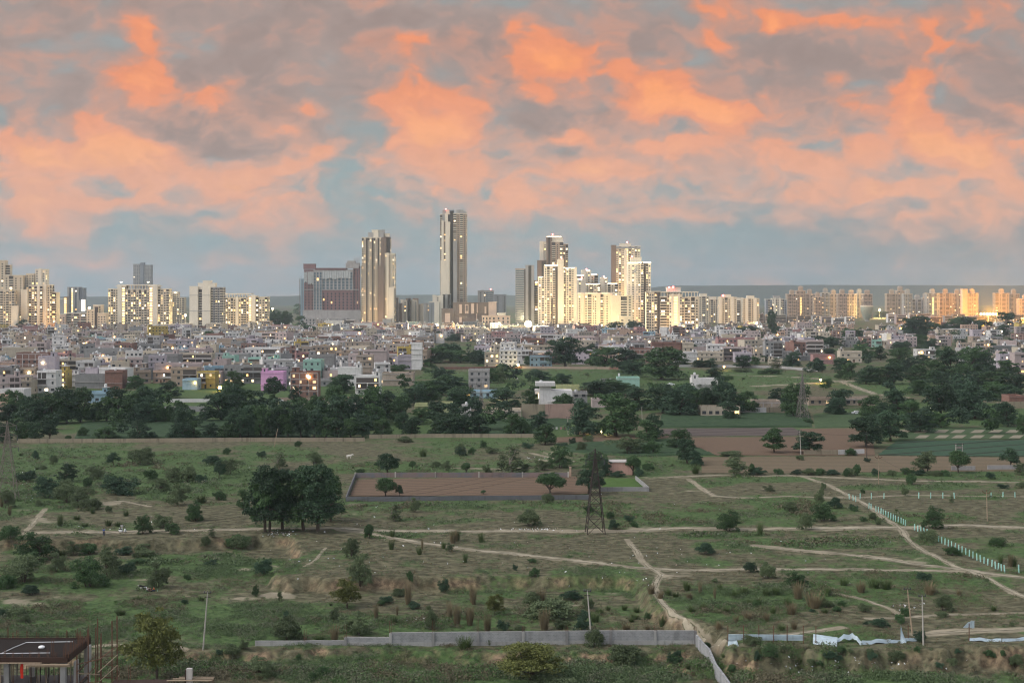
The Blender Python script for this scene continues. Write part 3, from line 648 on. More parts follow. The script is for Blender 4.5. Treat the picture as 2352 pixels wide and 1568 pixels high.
lobes = [(0,0,9.6,2.2,2.2,1.5),(1.2,0,8.5,1.5,1.5,1.1),(-1.4,.4,8.3,1.4,1.4,1.0),(.4,-1,10.6,1.4,1.4,.9),(-.8,.6,6.3,.7,.7,.7)]
cm, ce = crown_mesh('crown', 98, lobes, 46, .9, 60, .42, LF_DARK)
proto('euca', 'eucalyptus_tree', 'eucalyptus with bare pale trunk', 'tree', ('trunk','crown'), cm, trunk_mesh('trunk', 98, 10, .2, ce, BARKP, .55, 7), 11.6, 6.6)
for s in range(2):      # tussocks of tall grass
    rs = np.random.RandomState(110+s); n = 260; a = rs.rand(n)*6.28; r = .55*rs.rand(n)**.5; ln = .8+2.0*rs.rand(n)
    B = np.column_stack([r*np.cos(a), r*np.sin(a), np.full(n,-.1)]); Tp = B+np.column_stack([np.cos(a)*ln*.42*rs.rand(n)+rs.normal(size=n)*.12, np.sin(a)*ln*.42*rs.rand(n)+rs.normal(size=n)*.12, ln])
    wv = np.column_stack([-np.sin(a), np.cos(a), 0*a])*.022; V = np.stack([B-wv, B+wv, Tp+wv*.6, Tp-wv*.6], 1).reshape(-1,3)
    proto('dry' if s == 0 else 'tuft', 'grass_tussock', ['tall dry straw coloured grass tussock','green grass tussock'][s], 'grass', (None,'blades'), npmesh('grass_tussock', V, np.arange(4*n).reshape(n,4), [[DRYG,GRASSG][s]]), None, 2.6, 1.7)

_vi = 0
VEG = []
def plant(kind, u, vb, h, w, z=None, group=None, phrase=None):
    """kind, base point in the photo (u, v), height and width as they measure there"""
    global _vi; _vi += 1
    p = ground_at(u, vb); k = p.y/F
    q = PROTO[kind][_vi % len(PROTO[kind])]; H = h*k; Wd = w*k; rr = random.Random(_vi)
    asp = (Wd/q['w'])/(H/q['h']); sx_ = Wd/q['w']; sz = H/q['h']
    if q['trunk'] is None:
        o = add(q['objname'], q['crown'], None, p, rr.uniform(0,6.28), (sx_, sx_, sz))
    else:
        o = add(q['objname'], None, None, p, rr.uniform(0,6.28), (sx_, sx_, sz)); o.empty_display_size = .1
        add(q['parts'][0], q['trunk'], o); add(q['parts'][1], q['crown'], o)
    size = 'tall ' if H > 11 and 'tall' not in q['phrase'] else ('small ' if (H < 4.5 and q['cat'] == 'tree') or H < 1.3 else ('large ' if H > 4 and q['cat'] == 'bush' else ''))
    VEG.append((p.x, p.y, max(.8, Wd*.3)))
    auto(o, phrase or size+q['phrase'], q['cat'], group or {'tree':'trees on the plain','bush':'bushes on the grassland','grass':'grass tussocks'}[q['cat']], (p.x, p.y, p.z+H*.5))
    return o
def zone(x0, y0, sc, rows_):
    """rows: kind px top base width, measured in an enlarged crop of the photograph with its corner at (x0, y0)"""
    for ln in rows_.replace('\n', ' ').split(';'):
        t = ln.split()
        if len(t) < 5: continue
        k, px_, top, base, wd = t[0], *map(float, t[1:5])
        u = (x0+px_*sc)/1.74150; v = (y0+base*sc)/1.74150
        plant(k, u, v, (base-top)*sc/1.7415, wd*sc/1.7415)
Z1 = (0,1500,1/2.24); Z2 = (900,1500,1/2.24); Z3 = (1800,1500,1/2.24); Z4 = (2700,1500,1/2.24); Z5 = (3300,1500,1/2.24)
Z6 = (0,2030,1/2.237); Z7 = (900,2030,1/2.237); Z8 = (1800,2030,1/2.237); Z9 = (2700,1900,.5299); Z0 = (3300,1900,.53)
ZA = (650,960,.4464); ZB = (1150,800,.5421); ZC = (1900,900,.5102); ZD = (2550,960,.4464); ZE = (3250,960,.4464)
zone(*Z1, """dense 150 140 430 200;dense 60 260 440 170;dense 350 165 440 260;dense 480 190 435 260;dense 600 110 430 230;dense 720 120 420 210;dense 250 200 445 180;dense 850 260 415 170;dense 950 200 415 220;dense 1060 115 410 240;
dense 1180 160 415 230;dense 1320 105 412 240;dense 1280 195 425 300;dense 1400 240 420 160;dense 1520 55 205 190;dense 1210 5 120 170;dense 1630 295 560 180;dense 1600 425 572 200;dense 1730 410 565 150;dense 1980 160 405 300;dense 2110 100 340 250;
dense 2150 350 565 220;dense 1880 425 572 170;dense 2040 440 570 190;round 440 440 578 145;dense 200 425 580 190;dense 320 420 585 140;bush 750 468 548 95;dense 950 465 570 210;dense 1250 412 575 190;bush 615 540 580 70;bush 1350 510 570 110;dense 20 420 600 150;bush 1490 290 420 200;dense 1600 250 330 80;
bush 1270 655 800 200;round 1020 695 810 120;bush 320 675 755 60;bush 480 720 795 70;dense 600 800 950 170;bush 430 915 1095 260;bush 600 945 1140 220;acacia 715 1005 1180 230;bush 1060 905 1065 310;acacia 1450 925 1045 160;acacia 1590 975 1165 180;acacia 1740 1135 1305 150;bush 1690 825 955 150;round 1960 770 925 110;bush 1800 890 962 100;bush 810 1105 1205 190;bush 790 920 1005 110;bush 1910 720 800 170;acacia 2060 755 885 160;acacia 1550 830 960 150;bush 240 860 950 180;bush 870 840 930 120;bush 1960 1040 1120 120;dense 2180 1030 1200 120;acacia 60 1030 1190 150;bush 1340 850 930 160;bush 1100 1010 1075 120;tuft 540 1240 1345 70;tuft 830 1180 1240 60;tuft 1130 1210 1262 70;tuft 970 1290 1350 90;tuft 1060 1310 1355 90;tuft 690 1250 1295 90;tuft 760 1320 1358 90;tuft 535 1300 1350 60;dry 85 1170 1255 50;dry 15 1090 1180 50""")
zone(*Z2, """dense 60 100 400 220;dense 180 150 330 200;dense 330 195 320 80;dense 430 170 290 90;round 450 22 220 195;dense 630 105 330 120;dense 715 205 330 80;dense 1040 0 160 200;dense 960 100 430 220;dense 1010 190 490 270;dense 880 230 430 200;dense 1310 108 450 240;dense 1420 150 410 190;dense 1550 205 440 180;
dense 90 300 558 190;dense 210 290 555 200;dense 330 270 555 200;dense 450 280 556 210;dense 560 290 556 190;dense 680 300 558 210;dense 800 310 558 210;dense 900 380 560 190;dense 1010 400 562 190;dense 1130 380 560 180;dense 1230 390 560 150;dense 1160 190 480 220;dense 1410 398 540 160;dense 1670 385 540 170;dense 1740 295 440 170;dense 1880 240 420 200;dense 1700 85 270 250;dense 1820 60 250 240;dense 1970 40 160 230;dense 2090 105 270 250;dense 2000 345 545 300;dense 2110 370 548 180;dense 1880 430 540 120;dense 1600 330 500 130;dense 800 190 420 170;dense 560 240 480 190;
poplar 490 690 840 110;acacia 810 690 840 150;round 1460 705 885 205;round 1440 925 1090 180;round 1560 985 1092 65;acacia 1700 1095 1225 105;poplar 1520 1150 1305 110;round 1680 770 850 60;acacia 1980 765 850 90;bush 2110 640 722 100;bush 1890 770 825 90;bush 1220 840 880 100;bush 330 680 735 80;bush 1610 550 600 130;bush 660 590 640 70;
neem 360 830 1405 330;neem 400 880 1400 300;neem 515 860 1385 330;neem 705 830 1392 380;neem 830 815 1395 380;neem 950 900 1310 270;round 1290 1340 1465 80;tuft 1500 1380 1450 60""")
zone(*Z3, """dense 1280 690 880 190;dense 60 125 310 210;dense 200 190 310 160;dense 60 352 540 190;dense 270 358 540 190;dense 550 345 530 140;bush 660 415 530 130;dense 800 328 490 190;dense 850 440 620 190;dense 500 120 310 290;dense 740 138 280 150;acacia 1030 178 300 200;dense 1200 232 545 290;dense 1490 168 545 390;dense 1690 108 310 270;dense 1370 40 180 320;dense 1900 85 340 230;dense 2060 85 360 310;dense 1770 405 592 190;dense 1840 352 560 150;dense 2040 485 650 200;dense 2130 565 790 190;dense 2210 680 810 120;acacia 1600 555 705 290;bush 1820 585 705 160;acacia 990 640 830 210;poplar 560 625 890 190;poplar 470 680 880 110;round 900 878 1068 245;round 1240 845 1065 260;round 1640 722 895 130;bush 1690 830 905 90;acacia 680 795 880 110;acacia 335 800 880 90;acacia 300 585 650 70;bush 375 645 700 110;round 145 785 880 80;bush 690 605 655 110;bush 840 765 850 100;poplar 780 730 900 60;bush 1500 860 910 130;bush 1180 600 680 90;bush 1780 790 850 130;bush 1010 605 640 100;bush 875 1060 1140 110;bush 1240 1170 1230 90;round 300 1030 1068 45;dense 120 350 450 70;bush 430 350 410 80;bush 1100 560 620 60;bush 1240 540 600 90;bush 1290 700 800 200;dense 1390 750 900 120;bush 90 620 720 90;bush 200 650 710 70""")
zone(*Z4, """dense 60 85 320 300;dense 300 120 340 170;dense 480 68 350 240;dense 650 150 335 210;dense 500 240 395 160;dense 1060 78 375 240;dense 1000 195 350 110;dense 1440 205 350 170;neem 890 480 695 195;neem 1195 512 700 250;acacia 540 738 895 240;bush 690 795 890 70;bush 740 830 892 150;bush 500 680 725 200;bush 920 840 888 110;bush 1090 845 890 100;bush 1200 840 892 130;bush 1300 835 890 110;bush 1410 845 890 120;bush 1120 715 760 70;dense 180 130 330 160;dense 400 110 330 170;dense 900 120 240 140;bush 1190 390 430 90;acacia 240 75 140 180;bush 1330 965 1030 45;bush 1540 840 905 60""")
zone(*Z5, """dense 90 205 345 180;dense 420 190 390 200;dense 650 130 355 230;dense 850 45 180 170;dense 1040 88 365 270;dense 1340 78 390 340;dense 1530 60 210 200;dense 1680 90 230 200;neem 370 375 645 280;dense 590 325 590 270;dense 850 298 510 270;dense 1040 345 470 150;dense 1640 245 460 210;dense 1770 355 530 120;dense 1170 140 350 180;dense 1240 150 360 170;dense 760 230 400 190;dense 500 250 420 130;dense 960 330 470 120;acacia 900 688 875 230;round 1195 678 875 175;round 1650 655 835 165;acacia 1760 790 890 120;bush 230 655 720 100;bush 375 740 778 60;bush 215 830 900 100;bush 290 800 895 80;bush 60 860 890 120;bush 600 850 900 90;bush 720 830 890 110;bush 840 850 895 120;bush 980 855 900 120;bush 1070 850 900 110;bush 1480 870 930 80;bush 715 1010 1075 60;bush 335 1020 1060 40;bush 1590 975 1015 100;bush 1760 955 1010 100;poplar 1135 1070 1150 45;bush 250 1160 1215 80;bush 475 1290 1340 45;bush 1540 1460 1530 120;bush 450 840 900 80;dense 10 30 120 120""")
zone(*Z6, """bush 80 165 280 200;acacia 330 225 465 350;acacia 210 425 665 350;acacia 505 400 570 160;acacia 790 440 705 320;acacia 970 355 620 210;acacia 1415 490 715 220;acacia 1280 70 230 150;bush 1450 65 175 150;bush 1530 140 230 170;acacia 1740 -5 110 140;bush 1840 268 352 80;bush 2130 258 352 190;bush 280 690 775 170;bush 150 900 970 160;bush 800 320 415 190;bush 1140 490 585 160;yellow 1410 965 1560 520;bush 60 600 720 180;bush 1110 350 420 150;bush 1300 370 430 160;bush 1230 460 500 180;bush 1890 470 520 120;bush 230 960 1030 80;bush 1670 600 640 80;bush 30 905 980 90;poplar 1890 180 270 60;acacia 650 300 420 180;bush 1650 820 860 60;bush 2080 1240 1330 130;acacia 2180 1180 1260 90;bush 1960 1270 1320 60;tuft 1080 900 960 130;tuft 1230 790 830 120;tuft 1800 790 830 90""")
zone(*Z7, """acacia 1130 275 460 165;acacia 1215 428 700 230;yellow 1095 648 900 255;bush 560 985 1185 230;acacia 1190 940 1140 260;bush 350 465 600 150;bush 130 258 355 200;bush 1290 168 270 70;bush 550 930 1010 90;bush 980 900 1030 80;acacia 1840 880 1090 110;acacia 270 690 790 60;acacia 490 750 835 50;bush 1650 570 660 60;bush 1960 640 760 100;tuft 1490 285 375 70;dry 1640 660 865 85;dry 1350 850 985 60;tuft 1520 960 1040 80;dry 1540 870 960 30;dry 2010 830 1000 70;dry 2080 870 1055 80;dry 2190 880 1050 90;dry 2210 680 850 60;tuft 1955 300 365 60;dry 2040 200 320 80;tuft 2080 190 290 70;tuft 1740 350 420 70;dry 1765 270 370 30;tuft 2150 400 490 55;dry 980 1040 1190 100;tuft 850 1130 1190 130;bush 1450 790 850 120;bush 1560 720 790 120;bush 1400 830 870 90;bush 1690 840 900 120""")
zone(*Z8, """bush 710 25 160 185;bush 1440 38 92 95;bush 1460 108 190 105;bush 890 825 985 390;yellow 400 785 965 160;bush 1180 965 1100 160;bush 1290 1085 1240 160;yellow 735 1235 1590 560;bush 1090 740 820 190;bush 620 1050 1110 90;bush 760 540 610 90;bush 580 510 560 45;bush 1000 1000 1080 130;bush 730 455 490 80;dry 210 700 865 70;dry 60 870 1055 80;dry 180 885 1050 80;dry 335 940 1105 90;dry 845 890 1100 120;dry 810 720 845 120;dry 1800 680 770 100;dry 1880 740 810 90;tuft 1560 860 915 70;tuft 1670 880 935 80;tuft 1650 945 995 100;tuft 280 220 310 70;tuft 1415 875 920 60;dry 1580 1030 1095 110;dry 1770 1050 1095 70;tuft 1900 960 1060 80;tuft 2120 670 730 80;tuft 1950 720 780 100;tuft 2020 750 800 90;dry 2140 760 820 60;bush 1650 1250 1330 110;bush 2020 1280 1400 120;bush 900 1500 1600 380;tuft 130 1150 1260 180;tuft 350 1170 1230 70;tuft 690 1150 1200 80;bush 1330 1110 1190 60;bush 470 1010 1100 110;tuft 30 220 320 60;dry 60 190 300 40""")
zone(*Z9, """acacia 400 275 418 190;bush 985 285 408 100;acacia 1090 108 225 85;acacia 1115 215 345 180;bush 870 205 280 110;tuft 640 345 455 65;bush 570 655 735 100;bush 700 665 778 115;dry 930 800 930 110;dry 1050 870 1000 160;dry 880 960 1050 110;tuft 850 920 985 90;tuft 1160 850 900 60;tuft 1130 1000 1040 80;tuft 740 990 1040 70;dry 550 1030 1090 90;dry 690 1040 1100 70;dry 330 1100 1160 80;tuft 210 960 1015 80;tuft 120 980 1030 70;dry 105 890 940 70;dry 300 840 930 30;tuft 450 860 920 100;tuft 520 840 900 110;tuft 630 920 980 80;tuft 760 840 900 90;tuft 380 990 1040 80;dry 460 1060 1110 60;tuft 800 1120 1170 90;dry 900 1100 1160 60;bush 1040 1010 1030 60;bush 580 1210 1280 130;bush 430 1430 1490 80;bush 620 1340 1410 60;bush 1030 1390 1440 60;bush 240 1260 1310 70;bush 1230 1370 1410 80;bush 300 780 810 45;tuft 690 850 910 80;tuft 560 930 985 80;tuft 90 810 870 70;tuft 340 820 860 70;dry 190 800 890 40;bush 820 1290 1340 50;bush 1090 1410 1450 50""")
zone(*Z0, """acacia 820 245 402 160;bush 780 415 505 130;bush 955 540 605 120;bush 745 735 805 110;tuft 140 770 830 90;dry 270 790 885 90;tuft 370 770 850 120;tuft 460 780 860 120;dry 790 800 900 110;dry 1010 860 905 60;tuft 1325 590 670 50;dry 1400 590 690 60;tuft 1420 610 690 80;tuft 1270 980 1020 60;bush 560 1050 1110 100;bush 410 1080 1140 140;bush 880 1030 1070 90;bush 600 1000 1060 90;bush 1000 1330 1360 60;bush 1220 780 800 40;bush 220 235 270 70;bush 400 330 370 40;bush 1310 470 530 110;bush 1230 1320 1370 100;bush 720 1170 1260 90;bush 1440 1360 1450 110;bush 120 1290 1330 80;bush 350 1350 1410 90;bush 540 1330 1400 120;bush 700 1290 1330 50;bush 860 1410 1450 60;bush 960 1380 1430 70;bush 1340 1320 1360 50;bush 30 1350 1400 80;bush 300 970 1030 90;bush 90 990 1030 80;tuft 20 840 910 60;bush 1410 1110 1140 40""")
zone(*ZA, """dense 980 650 800 120;dense 1060 640 800 170;dense 1310 765 870 170;dense 1540 760 810 120;dense 430 815 935 150;dense 200 810 850 130;dense 60 810 850 90;dense 820 1005 1015 40;dense 540 1100 1190 150;dense 640 1175 1330 170;dense 520 1180 1270 130;dense 1180 1020 1090 80;dense 690 810 850 80;dense 340 1085 1120 70""")
zone(*ZB, """dense 150 925 1005 130;dense 560 945 1020 160;dense 1090 1085 1200 210;dense 1210 1058 1190 210;dense 1390 1108 1200 170;dense 1280 1110 1200 150;dense 660 1205 1290 140;dense 810 1215 1270 140;dense 1150 1250 1330 180;dense 1220 1290 1390 220;dense 390 1290 1410 170;dense 1030 1170 1230 100;dense 750 1105 1150 50;dense 1060 1330 1440 250;dense 1240 985 1040 130;dense 1500 1240 1350 120;dense 480 945 990 110;dense 1520 940 970 70""")
zone(*ZC, """dense 710 885 1115 270;dense 900 935 1050 150;dense 1010 960 1120 270;dense 1210 970 1150 270;dense 1460 965 1210 360;dense 1230 1060 1190 200;dense 510 1135 1225 180;acacia 190 1108 1230 130;dense 980 1225 1340 270;dense 1140 1240 1330 180;dense 1250 755 865 120;dense 1085 760 865 140;dense 1370 800 845 90;dense 540 805 870 140;dense 410 1030 1100 60;dense 690 1165 1260 130;dense 30 985 1100 120;dense 780 795 850 60;acacia 300 790 850 90;dense 980 790 850 90""")
zone(*ZD, """dense 940 1035 1145 150;dense 1385 1000 1145 155;poplar 1245 1055 1160 110;dense 1560 855 970 210;dense 1690 880 960 150;dense 970 775 860 220;dense 750 800 870 130;dense 390 915 1005 130;dense 495 935 1010 90;dense 420 1060 1130 110;dense 540 1075 1140 120;dense 650 1060 1140 120;dense 1050 1045 1120 90;dense 1620 1060 1180 100;dense 1140 1035 1090 70;dense 1720 975 1040 110;dense 690 1145 1250 160;dense 790 1220 1330 150;dense 20 760 840 90;dense 130 780 840 120;dense 1200 640 860 90;dense 1270 775 840 90;bush 940 1150 1180 170;bush 1200 1150 1200 200;dense 1060 790 860 130""")
zone(*ZE, """dense 950 685 890 260;dense 870 740 880 150;dense 1080 740 850 140;dense 1400 690 830 260;dense 1280 700 830 190;dense 1530 720 840 180;dense 1180 750 840 120;euca 1740 648 850 165;dense 1690 760 870 130;dense 980 850 950 150;dense 780 915 1010 190;dense 1060 885 975 140;dense 460 935 1075 210;dense 610 950 1075 110;dense 760 965 1140 190;dense 240 1055 1180 130;dense 60 1060 1170 100;dense 330 1100 1240 160;dense 480 1130 1290 200;dense 600 1140 1290 220;dense 720 1100 1290 190;dense 870 1045 1180 170;dense 1090 1085 1250 220;dense 1240 970 1250 260;dense 1400 960 1220 250;dense 1530 1000 1220 200;dense 1590 1105 1210 170;dense 1750 1080 1210 200;dense 1500 900 1010 130;dense 1590 920 1000 150;dense 1850 940 1000 110;dense 940 1250 1365 170;dense 1330 1130 1300 220;dense 1480 1180 1320 220;dense 1650 1180 1330 260;dense 1800 1200 1350 230;dense 100 835 900 160;dense 350 800 880 220;dense 500 800 890 200;dense 640 830 900 150;dense 190 870 960 160;dense 30 870 990 120;dense 410 960 1060 140;dense 1000 1030 1120 140;dense 930 1120 1290 200;dense 1250 1220 1330 200;dense 1380 1290 1420 260;dense 1560 1300 1430 260;dense 1780 1330 1470 200;dense 1700 1000 1090 120;dense 1330 890 960 90;dense 1160 1180 1290 180;dense 250 1170 1240 120;dense 1650 850 900 120;dense 590 640 690 60;dense 640 640 690 60""")

rt = random.Random(21)
fl_ = []
for (u0,v0,u1,v1,n,h0,h1) in [(0,985,200,1002,5,26,44),(200,978,720,1000,8,20,40),(560,940,1240,1000,20,28,60),(60,940,600,975,10,36,62),(1250,900,1900,955,9,24,44),(1900,880,2352,1000,14,30,60),(1850,830,2352,880,14,20,40),(900,860,1300,930,12,24,46),(0,775,980,865,40,9,20),(980,765,1850,835,40,9,22),(1850,752,2352,830,34,10,28),(2360,770,2800,1000,60,16,60),(-420,880,-20,1010,26,30,70),(2370,1010,2800,1500,34,10,34),(-420,1020,-20,1500,30,10,34),(600,722,700,757,7,18,34),(0,740,60,768,5,20,34)]:
    for _ in range(n): fl_.append((rt.uniform(u0,u1), rt.uniform(v0,v1), rt.uniform(h0,h1), rt.uniform(.8,1.4)))
rs = np.random.RandomState(77); Vs = []; Ms = []; ls = []
for (u, v, h_, a_) in fl_:
    x, y = flat(u, v); k = y/F; H = h_*k; wd = H*a_; nl = int(np.clip(900*h_/30, 260, 1500)); nc_ = 14
    cc_ = rs.normal(size=(nc_,3)); cc_ /= np.linalg.norm(cc_, axis=1)[:,None]; cc_ = cc_*np.array([wd*.36, wd*.36, H*.34])+np.array([0,0,H*.52])
    q = rs.normal(size=(nl,3)); q /= np.linalg.norm(q, axis=1)[:,None]; q[:,2] = np.where(q[:,2] < -.3, -q[:,2], q[:,2])
    C = cc_[rs.randint(0,nc_,nl)]+q*np.array([wd*.2, wd*.2, H*.17])*(.5+.5*rs.rand(nl))[:,None]; C[:,2] = np.maximum(C[:,2], .3)
    Vq, _ = leaf_quads(rs, C+np.array([x,y,0]), max(.5, H*.085), .5, q); Vs.append(Vq); Ms.append(np.full(nl, rs.randint(0,3)))
    VEG.append((x, y, wd*.3))
V = np.concatenate(Vs); tag(add('far_trees', npmesh('far_trees', V, np.arange(len(V)).reshape(-1,4), [LF_DARK, LF_MID, LF_BLUE], False, np.concatenate(Ms))), 'small trees scattered between the houses and filling the tree belt', None, None, 'stuff')
# bushes that fill the scrub: measured only as a density in the photograph
rs = np.random.RandomState(5); placed = 0
_vm = np.array([(a, b_) for a, b_, c_ in VEG])
SHRUB_AREAS = [(0,1030,560,1180,60),(560,1030,1250,1085,18),(1480,1060,1600,1090,8),(0,1260,650,1300,16),(0,1480,600,1560,18),(600,1500,1590,1565,34),(1610,1500,2352,1565,26),(1500,1330,1960,1450,16),(700,1370,1500,1440,26),(900,850,1900,890,70),(1900,860,2300,920,20),(1900,1110,2352,1200,12),(700,1160,1500,1215,14),(1560,1120,1950,1260,14),(1950,1330,2352,1440,10),(1000,1240,1900,1300,10)]
for (u0,v0,u1,v1,n) in SHRUB_AREAS:
    for _ in range(max(3, int(n*.5))):
        u = rs.uniform(u0,u1); v = rs.uniform(v0,v1); p = ground_at(u, v)
        if fbm(np.array([p.x]), np.array([p.y]), .05, 2)[0] < .5: continue
        if path_dist(np.array([p.x]), np.array([p.y]))[0] < 1.3: continue
        hm_ = rs.choice([.5,.7,.9,1.2,1.7,2.4])*rs.uniform(.8,1.2); k = F/p.y
        plant(rs.choice(['bush','bush','acacia','tuft']), u, v, hm_*k, hm_*k*rs.uniform(1.0,1.9))

# ground cover: weeds and grass nobody could count, one mesh
NG = 330000
vs = 1600-(1600-848)*rs.rand(NG)**1.0; us = rs.uniform(-420, 2780, NG)
Xg = (us-UC)*(HC/(vs-VH)); Yg = F*HC/(vs-VH)
g_, ba, bk_, bk2_, s1_, s2_ = masks(Xg, Yg); cl = fbm(Xg+31, Yg, .16, 4); cl2 = fbm(Xg+7, Yg+70, .05, 3)
dens = np.clip((g_-.15)*1.9, 0, 1)*np.clip((cl-.34)*5, .08, 1); dens = np.maximum(dens, .24*np.clip((cl-.3)*5, .1, 1))*(ba < .5)*np.clip(1-bk_*1.1-bk2_*1.0, .08, 1)
IN = [np.array([flat(*p) for p in q]) for q in ([(795,1150),(820,1095),(1460,1092),(1490,1126),(1400,1130),(1355,1150)],[(1480,1002),(1520,950),(2420,945),(2420,1084),(1605,1086),(1600,1048),(1560,1030)],[(1270,1040),(1300,1003),(1650,1003),(1650,1048)])]
keep = rs.rand(NG) < dens*np.where(vs > 1485, np.clip((cl-.40)*5, .06, .6), np.where(vs > 1270, .5, .85))*np.clip((vs-VH)/500, .5, 1.3)
for P_ in IN: keep &= poly_sdf(P_, Xg, Yg) < 0
keep &= ~((vs < 1008) & (vs > 946)) & ~((vs < 946) & (us < 860))
Xg = Xg[keep]; Yg = Yg[keep]; g_ = g_[keep]; cl2 = cl2[keep]; cl = cl[keep]; vs_ = vs[keep]; Zg = height(Xg, Yg); ng = len(Xg)
hgt = (.28+.85*np.clip(g_*1.1-.15, 0, 1)*rs.rand(ng)*np.clip((cl-.25)*2.4, .3, 1.2))*(1+.45*(vs_ > 1480))
hgt *= 1+np.clip((Yg-480)/500, 0, 1.2)
rad = hgt*(.75+.9*rs.rand(ng))
near_ = vs_ > 1270; per_i = np.where(near_, 40, 15)
ii = np.repeat(np.arange(ng), per_i); q = rs.normal(size=(len(ii),3)); q /= np.linalg.norm(q, axis=1)[:,None]; q[:,2] = np.abs(q[:,2])
q *= (.55+.45*rs.rand(len(ii)))[:,None]
C = np.column_stack([Xg[ii]+q[:,0]*rad[ii], Yg[ii]+q[:,1]*rad[ii], Zg[ii]+.05*hgt[ii]+q[:,2]*hgt[ii]*.9])
V, Qd = leaf_quads(rs, C, 1.0, .6, q)
V = (V.reshape(-1,4,3)-C[:,None,:])*np.where(near_[ii], np.clip(hgt[ii]*.24, .09, .20), np.clip(hgt[ii]*.42, .12, .42))[:,None,None]+C[:,None,:]
hue_ = cl2+.55*(fbm(Xg+200, Yg+55, .35, 3)-.5)
kind_ = np.digitize(hue_[ii]+np.repeat(rs.normal(size=ng)*.06, per_i), [.40, .51, .60]).astype(np.int32)
lowg = (g_ < .3); kind_[lowg[ii]] = np.where(np.repeat(rs.rand(ng) < .6, per_i)[lowg[ii]], 4, 0)
UG = [leafmat('weeds_mid', (.036,.064,.030), (.10,.142,.064)), leafmat('weeds_grey', (.058,.070,.046), (.14,.15,.095)), leafmat('weeds_green', (.032,.072,.022), (.092,.158,.054)), leafmat('weeds_dull', (.060,.058,.036), (.14,.125,.078)), leafmat('weeds_dry', (.075,.062,.038), (.175,.145,.09))]
tag(add('undergrowth', npmesh('undergrowth', V.reshape(-1,3), Qd, UG, False, kind_)), 'rough weeds and grass covering the open ground', None, None, 'stuff')
